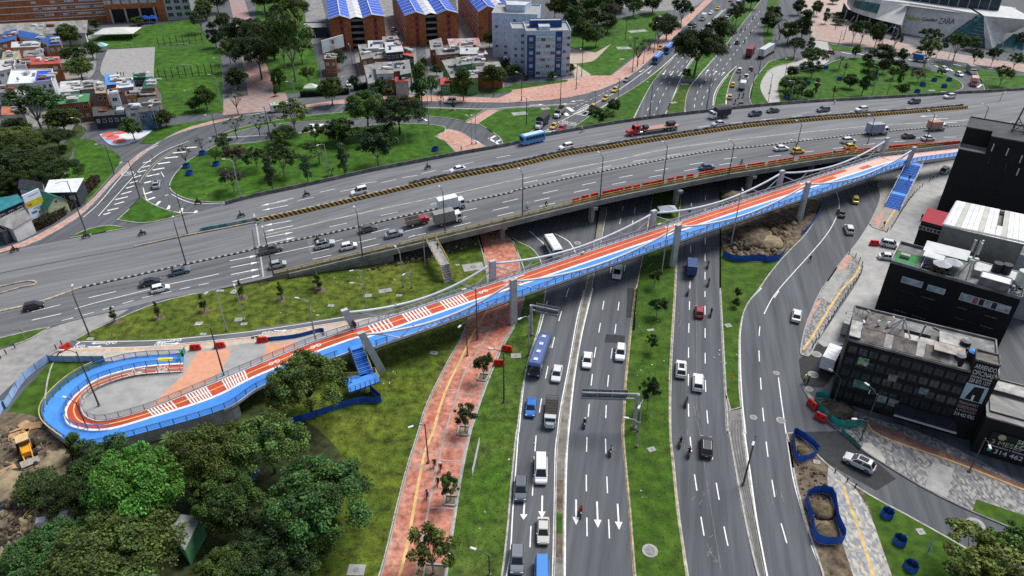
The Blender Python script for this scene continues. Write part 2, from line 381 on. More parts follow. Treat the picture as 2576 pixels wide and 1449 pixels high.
# --- lawn right of the red path, highway medians
raised('lawn', '21: 0 960, 90 1180, 130 1290; 22: 135 60, 60 290, 0 430; 12: 2490 560, 2340 900, 2200 1300; 13: 2155 0, 2075 350, 1990 900, 1908 1449, 1880 1700, 2420 1700, 2487 1449; 13: 2545 900; 23: 0 500, 50 0; 22: 60 1420, 130 860, 265 420, 350 60; 21: 330 1320, 290 1150, 200 1040, 100 1000, 0 940', M('lawn_right', (.044, .110, .006), .95, .38, .6, (.075, .105, .018), .12, .5, 1., 6, fine=.45))
med1 = raised('median', '21: 960 640, 905 960, 830 1300; 22: 805 0, 700 440, 620 900, 562 1449; 23: 540 300, 528 800, 522 1449, 515 1700, 400 1700, 425 1425, 435 800, 446 190; 22: 468 1449, 500 1200, 590 740, 668 300, 735 20; 21: 770 1300, 830 960, 880 640', M('median_concrete', (.23, .215, .19), .9, .25, .7, (.14, .13, .1), .3, fine=.2), kw=.15, z=.18)
lay('soil_strip', '23: 452 480, 512 480, 505 1260, 440 1260', dirt, .19, med1)
lay('grass_strip', '23: 446 820, 508 820, 506 1020, 440 1020', grassM, .195, med1)
medG = raised('lawn', '20: 1700 822, 1818 828, 1752 960, 1738 1140; 21: 1700 560, 1660 1000, 1642 1449; 22: 1612 480, 1590 900, 1590 1449; 23: 1620 300, 1670 800, 1765 1449, 1800 1700, 1270 1700, 1232 1449, 1185 800, 1143 350, 1112 0; 22: 1125 1300, 1142 950, 1192 450, 1248 0; 21: 1312 1130, 1392 640; 20: 1530 1172, 1600 1020'.replace('20:', '20:'), grassM, kmat=kerbY)
raised('lawn', '20: 1716 800, 1725 740, 1880 520, 2130 235, 2395 -10, 2480 -100, 2600 -120, 2500 10, 2180 420, 1875 765, 1832 805', grassV)
raised('lawn', '21: 2092 480, 2092 1449; 22: 2120 500, 2145 1000, 2150 1080, 2200 1230, 2310 1200, 2292 1000, 2288 700, 2292 420, 2350 180, 2500 0; 21: 2576 1330; 31: 180 1110, 440 860, 545 560; 21: 2450 500', grassM)
lay('earth', '21: 2100 700, 2120 1120, 2250 1190, 2500 1185; 31: 0 1190, 120 1150, 420 860, 530 640, 540 560; 21: 2576 640, 2300 690', dirt, Z + .03)
strip = raised('drain_strip', '22: 2150 1085, 2195 1240, 2312 1215, 2340 1449; 23: 2332 0, 2384 400, 2455 900, 2560 1449, 2620 1700, 2560 1700, 2470 1449, 2365 1000, 2268 500, 2180 0; 22: 2168 1449', concD, z=.15)
for k in range(4):
 f = .2 + .2 * k
 a = G('22: 2185 1330; 23: 2195 100, 2290 520, 2390 960, 2500 1449', .15); b = G('22: 2335 1330; 23: 2335 100, 2392 480, 2470 930, 2565 1449', .15)
 pts = cat([x.lerp(y, f) for x, y in zip(a, b)], 6)
 MB().sweep(pts, [(-.06, 0), (-.06, .03), (.06, .03), (.06, 0)]).build('pipe', steelD, strip)
# --- the lower right
isl = raised('pavement_island', '31: 800 1098, 872 1130, 950 1215, 925 1310, 840 1449; 32: 640 290, 505 520, 440 660, 405 690, 335 672, 316 640, 368 380, 470 140, 540 0; 31: 560 1430, 690 1240', mosG, kmat=conc)
lay('salmon_paving', '31: 800 1110, 850 1140, 770 1265, 690 1262', pinkPave, Z + .01, isl)
lay('salmon_paving', '32: 480 130, 550 110, 400 360, 385 340', pinkPave, Z + .01, isl)
lay('concrete_slab', '31: 690 1262, 830 1275, 720 1449; 32: 640 140, 510 90; 31: 570 1440', conc, Z + .012, isl)
line('31: 940 1205, 870 1330; 32: 740 20, 560 300, 440 500, 350 620', .45, paintT, 'tactile_strip', isl, Z + .016)
lot = lay('concrete_lot', '31: 1115 590, 1030 780, 880 1010, 800 1095, 960 1210, 935 1330; 32: 820 60, 500 540, 560 590, 800 580, 1000 300, 1250 100; 31: 1300 1449, 1480 1050, 1560 800, 1900 500, 1960 150, 1760 170, 1530 200, 1150 400', M('pale_lot_concrete', (.40, .395, .38), .9, .12, .4, (.31, .305, .295), .12, fine=.1), .01)
raised('pavement_island', '31: 1015 790, 1045 760, 1120 600, 1130 480, 1080 380, 1300 330, 1560 360, 1420 560, 1260 800, 1200 880, 1080 850, 1030 820', M('paving_by_stair', (.27, .265, .255), .9, .12, .6, (.34, .28, .24), .2, fine=.1), kmat=conc)
lay('salmon_paving', '31: 1060 760, 1120 690, 1170 690, 1110 830, 1050 800', pinkPave, Z + .01)
line('31: 1150 850, 1260 690, 1330 570', .4, paintT, 'tactile_strip', None, Z + .012)['kind'] = 'structure'
tri = raised('verge', '32: 185 1460, 290 1449; 33: 430 150, 600 330, 960 598, 1400 830, 1850 1080, 2500 1460, 2700 1700, 600 1700, 560 1449, 420 1050, 335 750, 262 450, 205 100', dirt)
lay('lawn', '33: 965 605, 1400 835, 1850 1085, 2500 1465, 2700 1650, 1330 1650, 1250 1449', grassM, Z + .012)
pp = lay('paver_path', '33: 605 350, 955 600, 1240 1425, 1320 1650, 920 1650, 850 1425, 760 1150, 590 545', mosL, Z + .02)
line('33: 760 540, 820 740, 880 880, 960 1120, 1060 1449', .42, paintT, 'tactile_strip', pp, Z + .028)
for s in ('33: 700 730, 1010 752', '33: 730 948, 1085 978', '33: 775 1190, 1170 1222'): line(s, .24, conc, 'concrete_band', pp, Z + .032)
sw = raised('pavement', '32: 345 1000, 500 1130, 640 1110, 1000 1300, 1600 1449; 33: 2700 600, 2700 1100, 2500 985, 2050 803, 1590 582, 1180 330, 940 182, 740 0; 32: 500 1280', mosG, kmat=concD)
lay('brick_strip', '32: 990 1350, 1030 1330; 33: 2700 590, 2700 650, 1900 318, 1150 45, 1000 -80', M('dull_brick', (.24, .13, .10), .9, .25, .8, fine=.2), Z + .012, sw)
line('32: 1000 1360; 33: 1150 45, 1900 310, 2600 590', .35, paintT, 'tactile_strip', sw, Z + .02)
lay('concrete_slab', '33: 1660 290, 1870 370, 1800 665, 1580 560', conc, Z + .016, sw)
lay('concrete_slab', '33: 960 110, 1040 110, 1180 250, 1180 320, 940 170', M('slab_pale', (.42, .41, .37), .9, .1, 1.), Z + .016, sw)
lay('lawn', '33: 2095 675, 2700 880, 2700 1080, 2500 975, 2060 790', grassM, Z + .024)
# --- beyond the overpass
raised('lawn', '01: 1700 440, 1740 492, 1850 545, 2000 580, 2300 588, 2576 545; 11: 0 535, 600 405, 1200 268, 1700 175, 2025 98, 1945 0; 10: 1825 1372, 1928 1298, 1880 1262, 1620 1240, 1300 1240, 970 1282, 520 1322, 0 1436; 01: 2180 10, 1900 150, 1760 290, 1705 390', grassV)
raised('lawn', '00: 2180 1400, 2240 1330; 10: 40 1232, 560 1157, 880 1127, 1240 1095, 1600 1085, 1950 1090, 2300 1105, 2110 1222, 1960 1190, 1800 1172, 1600 1165, 1300 1165, 960 1200, 560 1217, 40 1262, -300 1360', grassV)
raised('lawn', '10: 2232 1240, 2445 1100; 20: 0 1088, 300 1072, 568 1055, 480 1140, 370 1200, 200 1320, 130 1370, 40 1440; 11: 2480 60; 10: 2480 1400, 2350 1310', grassV)
raised('pavement', '10: 1800 1372, 1930 1297, 2060 1322, 2160 1390, 2260 1449; 11: 2320 20, 2180 60, 2030 96, 1950 0', pinkPave)
raised('path', '10: 2105 1235, 2325 1105, 2440 1102, 2228 1248', pinkPave, kerb=False)
raised('lawn', '20: 570 1322, 740 1190, 905 1088, 1080 970, 1265 860, 1470 710, 1640 560, 1620 590, 1430 800, 1330 980, 1222 1195, 1215 1222, 900 1270', grassV)
raised('lawn', '20: 2262 668, 2150 780, 2052 930, 2030 1062, 2150 1050, 2160 960, 2200 800, 2262 690', grassV)
raised('lawn', '30: 280 565, 100 590, 0 620; 20: 2576 632, 2440 780, 2372 980, 2425 1072, 2576 1055, 2600 1060, 2495 900, 2520 800; 30: 0 715, 90 660, 270 630', grassV)
lay('path', '30: 640 585, 560 662, 290 692, 150 770, 95 880, 130 1048, 0 1060; 20: 2535 1060, 2490 900, 2520 800; 30: 0 718, 90 663, 270 632, 440 560, 470 400, 590 400', M('path_concrete', (.40, .39, .37), .9, .1, .6, fine=.08), .02)
raised('lawn', '30: 130 1042, 88 900, 110 800, 200 735, 550 672, 680 600, 900 572, 1300 642, 1600 690, 1850 765, 1950 830, 1970 872, 1945 902, 1800 942, 1000 1000', grassV)
raised('lawn', '30: 600 440, 700 452, 1050 520, 900 515, 640 503', grassV)
raised('lawn', '30: 2080 690, 2560 755, 2800 790, 2800 880, 2540 912, 2165 940, 2178 885, 2130 790', grassV)
raised('lawn', '30: 1640 640, 1980 690, 1960 720, 1700 660', grassV, kerb=False)
raised('pavement', '30: 430 180, 560 250, 900 330, 1350 430, 1700 510, 2600 650, 2900 700, 2900 780, 2540 720, 1700 590, 1300 520, 700 430, 440 400', M('mall_pavement', (.34, .30, .28), .9, .15, .5, (.42, .26, .2), .08, fine=.1))
raised('plaza', '30: 340 0, 480 -60, 800 -60, 900 330, 560 250, 430 180, 330 160', M('mall_plaza', (.42, .37, .34), .9, .12, .4, (.46, .3, .24), .05, fine=.1), kerb=False, z=.15)
raised('lawn', '20: 2576 -20, 2640 -120, 2700 -120; 30: 100 100, 60 300, 20 520, -30 560; 20: 2530 300', grassV, kerb=False)
# the street with the bus, its pink pavement and the lawns of the park behind
pink = raised('pavement', '01: -40 1075, 300 960, 700 740, 900 590, 1130 340, 1370 110, 1560 0; 00: 1850 1290, 2200 1200, 2576 1150; 10: 460 1060, 950 990, 1500 955, 1900 965, 2440 985, 2576 930; 20: 0 900, 400 820, 760 760, 1000 760, 1440 420, 1880 60, 2000 -60, 2080 -60, 1880 130, 1300 690, 1100 815, 850 920, 480 1000, 0 1032; 10: 2420 1035, 1600 1015, 930 1035, 460 1085, 0 1140; 00: 2200 1230, 1850 1318, 1650 1400, 1580 1449; 01: 1400 135, 1165 345, 900 640, 700 800, 300 1020, -40 1110', pinkPave, it=1)
raised('lawn', '01: 980 0, 1260 125, 1130 300, 860 600, 600 420, 730 220, 760 0; 00: 700 1400, 950 1400', grassV, kerb=False)
raised('lawn', '00: 1400 1449, 1530 1300, 1760 1250, 2200 1190, 1850 1290, 1560 1440', grassV, kerb=False)
raised('lawn', '00: 1560 480, 2130 420, 2240 560, 2240 960, 2250 1130, 1740 1170, 1620 1060, 1640 960, 1590 900, 1545 760', grassV, kerb=False)
raised('lawn', '00: 830 470, 900 380, 1700 220, 1960 190, 2120 420, 1560 470, 1080 495', grassV, kerb=False)
raised('pavement', '00: 970 760, 1080 500, 1560 472, 1545 780, 1200 800', M('court_paving', (.30, .29, .28), .9, .12, .6, fine=.12), kerb=False)
raised('promenade', '00: 2290 -60, 2440 -60, 2560 300, 2700 700, 2900 960, 2900 1100, 2240 1160, 2250 1000, 2500 960, 2420 500', M('promenade_brick', (.36, .20, .17), .9, .15, .5, (.27, .24, .23), .03, .5, fine=.12), kerb=False, z=.10)
raised('lawn', '10: 0 -100, 500 -60, 480 200, 650 700, 620 900, 440 940, 180 930, 160 780, 0 420', grassV, kerb=False, z=.11)
raised('lawn', '20: 580 480, 840 530, 900 560, 700 620, 640 640, 800 755, 980 760, 1180 600, 1440 400, 1560 200, 1580 120, 1300 120, 900 250, 580 300', grassV, kerb=False, z=.16)
raised('lawn', '20: 0 872, 0 850, 560 800, 560 820, 0 905', grassV, kerb=False, z=.175)
raised('lawn', '10: 1880 920, 2240 930, 2570 865, 2570 925, 2100 962, 1800 945', grassV, kerb=False, z=.165)
lay('parking_lot', '10: 700 710, 1010 700, 1020 870, 900 880', asphD, .02)
raised('path', '20: 560 480, 840 530, 1000 440, 880 560, 820 620, 640 640, 800 755, 640 800, 560 560', M('sandy_path', (.42, .33, .27), .9, .12, .6, fine=.1), kerb=False, z=.17)
raised('earth', '00: -80 1300, 640 1449, 760 1240, 900 1300; 01: 760 0, 600 420, 300 520, -80 560', M('garden_ground', (.05, .075, .02), .95, .4, .5, (.035, .055, .015), .2, fine=.3), kerb=False, z=.08)
yard = M('yard_concrete', (.27, .265, .255), .9, .2, .4, (.17, .17, .165), .12, fine=.14)
for q_, z_ in (('10: 480 -80, 640 -80, 720 240, 700 420, 480 460, 500 200', .03), ('10: 1220 -80, 1420 -80, 1480 420, 1300 400', .03), ('10: 2000 -80, 2120 -80, 2200 420, 2060 400', .03), ('10: 990 480, 1600 380, 1640 950, 1120 950, 1010 700', .025), ('10: 1700 420, 2400 420, 2500 880, 2100 900, 1800 930, 1720 700', .025), ('00: -100 200, 860 200, 960 500, 980 760, 600 980, 760 1240, 1560 1180, 1600 1260, 900 1320, 560 1290, -100 1240', .025), ('20: 560 480, 680 640, 560 700, 480 600', .025), ('20: 1100 -80, 2000 -80, 1880 60, 1580 110, 1300 110, 1000 60', .03), ('00: 930 330, 1400 240, 1360 300, 1060 350', .17)):
 lay('yard', q_, yard, z_)
raised('lawn', '01: 1415 530, 1300 650, 1180 762, 1440 805, 1730 742, 1850 702, 1700 668, 1550 610, 1470 560', grassV)
raised('lawn', '01: 690 945, 850 860, 1100 805, 1270 845, 1000 895', grassV)
raised('divider', '01: 1395 395, 1480 262, 1600 142, 1830 12, 1850 18, 1615 155, 1500 275, 1415 400', M('divider_soil', (.12, .12, .07), .95, .3, 1.), kw=.1)
# --- skate spot painted pink and blue
sk = raised('play_plaza', '00: 1000 1350, 1260 1310, 1530 1310, 1500 1345, 1300 1449; 01: 1180 20, 1080 0', M('play_plaza_paint', (.62, .62, .64), .8, .1, .5, (.2, .45, .75), .09, .8, sharp=True), kerb=False, z=.14)
for x, y, r_ in ((1090, 1355, 2.0), (1130, 1385, 2.0), (1200, 1420, 2.0), (1210, 1335, 1.5)):
 p = P(*px('00: %d %d' % (x, y))[0], .14)
 MB().sheet([Vector((p.x + r_ * math.cos(a * .3307), p.y + r_ * math.sin(a * .3307), 0)) for a in range(19)], .15).build('painted_disc', M('coral_paint', (.6, .13, .09), .8, .1), sk)
# ================================================================ the overpass
over = thing('overpass', 'long multi-lane concrete overpass sweeping across the whole view', 'overpass')
nearE = DG('02: -250 570, 0 500, 505 384, 900 284, 1300 200, 1640 110, 2200 12; 01: 2576 1375; 11: 780 1195, 1690 985; 21: 0 772, 880 562, 1500 432, 2180 302; 31: 0 240, 870 112, 1210 88, 1880 8; 30: 2560 1380, 2900 1350')
farE = DG('01: -250 1140, 0 1095, 650 965, 1280 850, 1900 710, 2300 600; 11: 0 525, 600 398, 1200 265, 1700 168, 2576 8; 20: 330 1368, 1200 1218, 1950 1128, 2576 1062; 30: 1000 998, 1700 955, 2160 930, 2560 905, 2900 880')
N_ = 90
nearR, farR = rs(cat(nearE, 8), N_), rs(cat(farE, 8), N_)
for L_ in (nearR, farR):
 for p in L_: p.z = hdeck(p) + .02
mb = MB()
for i in range(N_ - 1):
 for k in range(8):
  a, b = nearR[i].lerp(farR[i], k / 8), nearR[i].lerp(farR[i], (k + 1) / 8); c, d = nearR[i + 1].lerp(farR[i + 1], (k + 1) / 8), nearR[i + 1].lerp(farR[i + 1], k / 8)
  for q in (a, b, c, d): q.z = hdeck(q) + .02
  mb.quad(a, d, c, b)
mb.build('deck', asphL, over)
und = M('deck_concrete', (.30, .295, .28), .9, .15, .5, (.2, .2, .19), .2, fine=.08)
i0 = next(i for i, p in enumerate(nearR) if along(p) > -44); i0f = next(i for i, p in enumerate(farR) if along(p) > -56)
mb = MB(); A = nearR[i0:]; Bf = farR[i0:]
for i in range(len(A) - 1):
 mb.quad(A[i] - Vector((0, 0, 1.35)), Bf[i] - Vector((0, 0, 1.35)), Bf[i + 1] - Vector((0, 0, 1.35)), A[i + 1] - Vector((0, 0, 1.35)))
mb.build('soffit', und, over)
MB().sweep(nearR[i0 - 2:], [(-.05, -1.4), (-.05, -.55), (-.45, -.5), (-.45, .12), (.1, .12), (.1, -1.4)]).build('edge_beam', und, over)
MB().sweep(farR[i0f:], [(.0, -1.4), (.0, -.3), (.35, -.3), (.35, .12), (-.1, .12), (-.1, -1.4)]).build('edge_beam', und, over)
for L_, s0, s1 in ((nearR, -62, -26), (farR, -70, -8)):
 mb = MB()
 q = [p for p in L_ if s0 < along(p) < s1]
 for a, b in zip(q, q[1:]): mb.quad(Vector((a.x, a.y, -.2)), Vector((b.x, b.y, -.2)), b, a)
 mb.build('ramp_wall', concD, over)
mb = MB()
q = [p for p in nearR if -40 < along(p) < -8]
for a, b in zip(q, q[1:]):
 n_ = Vector((-.436, .9, 0))
 mb.quad(a + n_ * 1 + Vector((0, 0, .2 - a.z)), b + n_ * 1 + Vector((0, 0, .2 - b.z)), b + n_ * 14 + Vector((0, 0, -1.5)), a + n_ * 14 + Vector((0, 0, -1.5)))
mb.build('abutment_slope', M('rubble_slope', (.12, .11, .095), .95, .5, 1.5, (.05, .06, .03), .6, fine=.4), over)
def pier(s_px, far=0., w_=1.1):
 p = P(*px(s_px)[0]); p = p + Vector((-.436, .9, 0)) * far; h = hdeck(p) - 1.4
 m_ = MB().obox(p - Vector((.45, .22, 0)), (.9, .436), 1.0, w_, 0, h - .7); m_.obox(p - Vector((.5, .24, 0)) + Vector((.436, -.9, 0)) * .0, (.9, .436), 1.15, 3.4, h - .7, h)
 m_.build('pier', und, over)
for s in ('21: 795 785', '21: 1640 620', '21: 2370 470', '11: 2475 950', '31: 420 300'):
 for f_ in (0, 12, 24, 36): pier(s, f_)
# railings along the near edge
rail = [p + Vector((0, 0, .12)) for p in side(nearR, .15)]
rail = [p for p in rail if -52 < along(p) < 170]
for z in (.45, .95): MB().sweep(rail, [(-.05, z), (-.05, z + .1), (.05, z + .1), (.05, z)]).build('handrail', yellowRail, over)
MB().sweep(rail, [(-.09, 0), (-.09, .42), (.09, .42), (.09, 0)]).build('parapet', M('mossy_parapet', (.34, .30, .15), .9, .3, .7, (.22, .22, .1), .4), over)
post = MB().box(-.08, .08, -.08, .08, 0, 1.12).mesh('rail_post', yellowRail)
L = plen(rail); d = 0
while d < L: p, t = at(rail, d); link('rail_post', post, over, p, math.atan2(t.y, t.x)); d += 3.0
# far parapet
fp = [p + Vector((0, 0, .1)) for p in side(farR, -.25) if along(p) > -58]
MB().sweep(fp, [(-.12, -.1), (-.12, .85), (.12, .85), (.12, -.1)]).build('parapet', M('dirty_parapet', (.20, .195, .18), .9, .35, .6, (.07, .07, .07), .7, fine=.2), over)
# striped central barrier and the grey one behind it
strp = stripes('black_yellow_bars', (.66, .38, .05), (.014, .013, .012), 1.1, .75)
bar = rs(cat(DG('11: 0 790, 700 640, 1300 500, 1900 365, 2576 240; 21: 500 122, 1000 42; 20: 1300 1440, 2000 1332, 2576 1258; 30: 1000 1172, 2000 1090'), 6), 90)
for p in bar: p.z = hdeck(p) + .02
MB().sweep(bar, [(-.38, 0), (-.30, .3), (-.13, .88), (.13, .88), (.2, .0)], uv=True).build('striped_barrier', strp, over)
graf = M('graffiti_wall', (.33, .33, .32), .9, .2, .8, (.06, .07, .08), .9, .8, sharp=True)
b2 = [p for p in side(bar, 1.7) if -14 < along(p) < 175]
MB().sweep(b2, [(-.22, 0), (-.1, .95), (.1, .95), (.22, 0)]).build('grey_barrier', graf, over)
MB().sweep([p for p in side(bar, 1.9) if along(p) <= -14], [(-.2, 0), (-.2, .16), (.2, .16), (.2, 0)], uv=True).build('kerb', stripes('grey_white_kerb', (.5, .5, .48), (.2, .2, .2), 1.8), over)
MB().strip([p + Vector((0, 0, .05)) for p in side(b2, -1.15)], [p + Vector((0, 0, .05)) for p in side(b2, -.35)]).build('median_gap', M('median_dirt', (.13, .12, .08), .95, .4, .6), over)
bar0 = rs(cat(DG('01: 1360 1037, 1880 925, 2576 790; 11: 0 800'), 6), 24)
for p in bar0: p.z = hdeck(p) + .02
MB().sweep(bar0, [(-.18, 0), (-.18, .3), (.18, .3), (.18, 0)]).build('kerb', kerbY, over)
MB().sweep([p for p in side(bar0, 1.2) if p.x > -74], [(-.1, 0), (-.1, .8), (.1, .8), (.1, 0)]).build('graffiti_wall', M('teal_graffiti', (.08, .3, .36), .85, .3, .5, (.33, .33, .32), .5, .6, sharp=True), over)
# low black and white divider
dv = rs(cat(DG('02: 800 2; 01: 820 1449, 1870 1215, 2576 1060; 11: 0 1050, 1000 845, 1840 650, 2576 490; 21: 0 480, 1000 260, 2000 75, 2576 15; 30: 950 1350, 1600 1290, 2060 1262, 2535 1235'), 6), 90)
for p in dv: p.z = hdeck(p) + .02
MB().sweep(dv, [(-.28, 0), (-.28, .22), (.28, .22), (.28, 0)], uv=True).build('kerb_divider', stripes('black_white_blocks', (.50, .47, .40), (.05, .045, .04), 1.3, 0, .42), over)
dv0 = rs(cat(DG('02: -200 280, 0 238, 380 150, 800 2'), 6), 20)
for p in dv0: p.z = hdeck(p) + .02
MB().sweep(dv0, [(-.3, 0), (-.3, .2), (.3, .2), (.3, 0)]).build('kerb', kerbY, over)
sl_ = rs(cat(DG('01: -200 1480, 0 1440, 230 1390, 350 1385; 01: 350 1420, 200 1449; 02: 0 60, -200 110'), 5), 26)
for p in sl_: p.z = hdeck(p) + .02
MB().sweep(sl_, [(-.2, 0), (-.2, .22), (.2, .22), (.2, 0)]).build('kerb', kerbY, over)
# seam line between the old and newer asphalt
def dline(s, w_, mat, name, up=.012, n=60):
 pts = rs(cat(DG(s), 6), n)
 for p in pts: p.z = hdeck(p) + .02 + up
 return MB().strip(side(pts, -w_ / 2), side(pts, w_ / 2)).build(name, mat, over), pts
dline('11: 70 920, 1000 710, 1900 520, 2576 370; 21: 1000 170, 1600 45; 30: 0 1370, 960 1275, 2100 1200', .45, M('faded_line', (.36, .35, .30), .9, .25, .6), 'edge_line')
dline('01: -200 1350, 0 1302, 700 1160, 1360 1042', .3, steelD, 'seam', n=20)
mb = MB()
A = rs(cat(DG('02: -200 330, 0 260, 380 165, 800 15; 01: 820 1465, 1870 1235, 2576 1080; 11: 0 1065, 1000 860, 1840 668, 2576 505; 21: 0 498, 1000 276, 2000 92, 2576 30; 30: 950 1364, 1600 1304, 2060 1280'), 6), 90)
B = rs(cat(DG('02: -200 540, 0 492, 500 374, 1000 238, 1640 60, 2200 -20; 01: 2576 1350; 11: 780 1175, 1690 960; 21: 0 745, 880 535, 1500 405, 2180 275; 31: 0 215, 870 90, 1210 62, 1880 -18'), 6), 90)
for L_ in (A, B):
 for p in L_: p.z = hdeck(p) + .02 + .006
for i in range(89):
 q = [[A[j].lerp(B[j], k / 4) for k in range(5)] for j in (i, i + 1)]
 for r_ in q:
  for p in r_: p.z = hdeck(p) + .026
 for k in range(4): mb.quad(q[0][k], q[0][k + 1], q[1][k + 1], q[1][k])
mb.build('resurfaced_lane', asphD, over)
# lane dashes
def dashes(pts, on, off, w_, parent, mat=paintW, up=.014, deck=False, start=0.):
 L = plen(pts); d = start
 while d + on < L:
  q = []
  for k in range(3):
   p, t = at(pts, d + on * k / 2); p = p.copy(); p.z = (hdeck(p) + .02 if deck else p.z) + up; q.append(p)
  MB().strip(side(q, -w_ / 2), side(q, w_ / 2)).build('lane_dash', mat, parent); d += on + off
for s, on, off, st in (('11: 550 1100, 1260 937, 1615 853, 2195 712, 2500 642; 21: 210 580, 775 455, 1320 348, 1840 252, 2350 170', 4, 6.5, 0),
    ('11: 570 1160, 965 1072, 1300 993, 1620 920, 1930 847, 2240 772, 2535 700; 21: 255 635, 545 570', 4, 6.5, 0),
    ('11: 600 1025, 925 950, 1245 875, 2165 660, 2455 595; 21: 160 530, 720 410, 1265 305, 1780 210, 2280 130', 4, 6.5, 2),
    ('11: 420 570, 800 490, 1400 360, 1950 235, 2576 110', 4, 6.5, 0), ('11: 90 610, 880 435, 1440 345, 2300 215', 4, 6.5, 3),
    ('11: 740 835, 1540 660, 2150 520', 4, 8, 0), ('21: 110 395, 690 280, 1230 175, 1780 85', 4, 6.5, 0), ('02: 320 240, 850 110, 1190 30', 5, 5, 0),
    ('02: 320 325, 500 285, 710 240', 5, 5, 0), ('02: 620 330, 1000 230, 1400 110, 1830 10; 01: 2060 1410, 2230 1380', 2, 1.6, 0),
    ('31: 0 130, 600 55, 1000 5; 30: 1800 1390', 4, 6.5, 0), ('30: 340 1400, 1250 1390, 1900 1380', 4, 7, 0), ('20: 860 1440, 1090 1395, 1800 1290, 2576 1200; 30: 700 1130, 1900 1060', 4, 7, 0)):
 dashes(cat(DG(s), 6), on, off, .17, over, deck=True, start=st)
dline('02: 750 210, 1000 140, 1500 15; 01: 1700 1412, 2200 1308', .18, paintW, 'edge_line', .014, 30)
dline('11: 190 1110, 600 1020', .18, paintW, 'edge_line', .014, 12)
def arrow(p, t, L, parent, w_=.9, z=.016, name='road_arrow'):
 t = t.normalized(); n_ = Vector((-t.y, t.x, 0)); z_ = Vector((0, 0, z)); b = p - t * L / 2; m_ = p + t * (L / 2 - L * .3); e = p + t * L / 2
 mb = MB(); mb.quad(b - n_ * .12 + z_, m_ - n_ * .12 + z_, m_ + n_ * .12 + z_, b + n_ * .12 + z_); mb.add([m_ - n_ * w_ / 2 + z_, e + z_, m_ + n_ * w_ / 2 + z_], [(0, 1, 2)])
 return mb.build(name, paintW, parent)
for a, b in (((310, 780), (120, 815)), ((325, 833), (135, 872)), ((135, 935), (340, 895)), ((150, 995), (350, 950)), ((270, 577), (90, 613)), ((285, 625), (95, 662))):
 A_, B_ = D(*px('11: %d %d' % a)[0]), D(*px('11: %d %d' % b)[0])
 for q in (A_, B_): q.z = hdeck(q) + .02
 arrow((A_ + B_) / 2, B_ - A_, 6.5, over)
for a, b in (((2345, 1170), (2560, 1128)), ((2355, 1237), (2570, 1195)), ((2360, 1308), (2572, 1266)), ((2375, 1378), (2576, 1330)), ):
 A_, B_ = D(*px('01: %d %d' % a)[0]), D(*px('01: %d %d' % b)[0])
 for q in (A_, B_): q.z = hdeck(q) + .02
 arrow((A_ + B_) / 2, B_ - A_, 6.5, over)
for a, b in (((1650, 1168), (1580, 1170)), ((1770, 1195), (1680, 1198)), ((1860, 1230), (1760, 1233)), ((1840, 1268), (1950, 1264))):
 A_, B_ = D(*px('30: %d %d' % a)[0]), D(*px('30: %d %d' % b)[0])
 for q in (A_, B_): q.z = hdeck(q) + .02
 arrow((A_ + B_) / 2, B_ - A_, 6.5, over)
# expansion joint
dline('11: -20 700, 20 900, 80 1340', .5, M('joint_steel', (.4, .4, .4), .6, .2, 2.), 'expansion_joint', n=14)
dline('11: -40 860, 0 1100, 45 1330', .25, steelD, 'expansion_joint', n=14)
# ---- stair from the overpass down to the lawn
st = thing('overpass_stair', 'narrow concrete stair with yellow railings leading down from overpass to lawn', 'stairs')
pA, pB = D(*px('11: 1760 968')[0]), P(*px('11: 1895 1215')[0], 3.4); pC = P(*px('11: 1940 1385')[0], .2)
ax = (pB - pA); ax.z = 0; ax.normalize(); nx = Vector((-ax.y, ax.x, 0)) * 1.05
m_ = MB(); z3 = Vector((0, 0, .3))
m_.loft([[pA - nx, pA + nx, pA + nx - z3, pA - nx - z3], [pB - nx, pB + nx, pB + nx - z3, pB - nx - z3]]); m_.build('walkway', conc, st)
ns = 14; ax2 = (pC - pB); ax2.z = 0; L2 = ax2.length; ax2.normalize(); n2 = Vector((-ax2.y, ax2.x, 0)) * 1.05
for k in range(ns):
 z1 = lerp(pB.z, pC.z, (k + 1) / ns); p0 = pB + ax2 * L2 * k / ns
 MB().obox(p0, ax2, L2 / ns + .02, 2.1, z1 - .3, z1).build('step', concD if k % 2 else conc, st)
for sgn in (-1, 1):
 pts = [pA + nx * sgn, pB + nx * sgn, pC + n2 * sgn]
 for z in (.5, 1.0): MB().tube([p + Vector((0, 0, z)) for p in pts], .05, 5).build('handrail', yellowRail, st)
 for k in range(9):
  p, t = at(pts, plen(pts) * k / 8); MB().box(-.05, .05, -.05, .05, 0, 1.05).build('rail_post', yellowRail, st, loc=p)
# ================================================================ the blue and red footbridge
fb = thing('footbridge', 'long foot and cycle bridge with blue and red deck and white curved tubes', 'footbridge')
HL = [.25, .4, .55, .75, .95, 1.15, 1.35, 1.65, 2.2, 2.9, 3.7, 4.6, 5.5]
def ramp_line(s): return [P(u, v, h) for (u, v), h in zip(px(s), HL)]
mid = cat(ramp_line('02: 1840 760, 1400 800, 1000 910, 800 1040, 680 1180, 660 1290, 740 1390, 1050 1425, 1550 1290, 2140 1100; 12: 0 885, 640 628, 1050 482'), 6)
out = cat(ramp_line('02: 1840 665, 1400 690, 1060 765, 760 900, 520 1110, 435 1290, 540 1449; 03: 860 140, 1480 0; 02: 2250 1222; 12: 60 985, 740 715, 1150 562'), 6)
inn = cat(ramp_line('02: 1840 845, 1350 880, 1000 990, 870 1070, 830 1160, 835 1230, 900 1300, 1060 1325, 1480 1218, 2060 985; 12: -40 785, 560 545, 960 415'), 6)
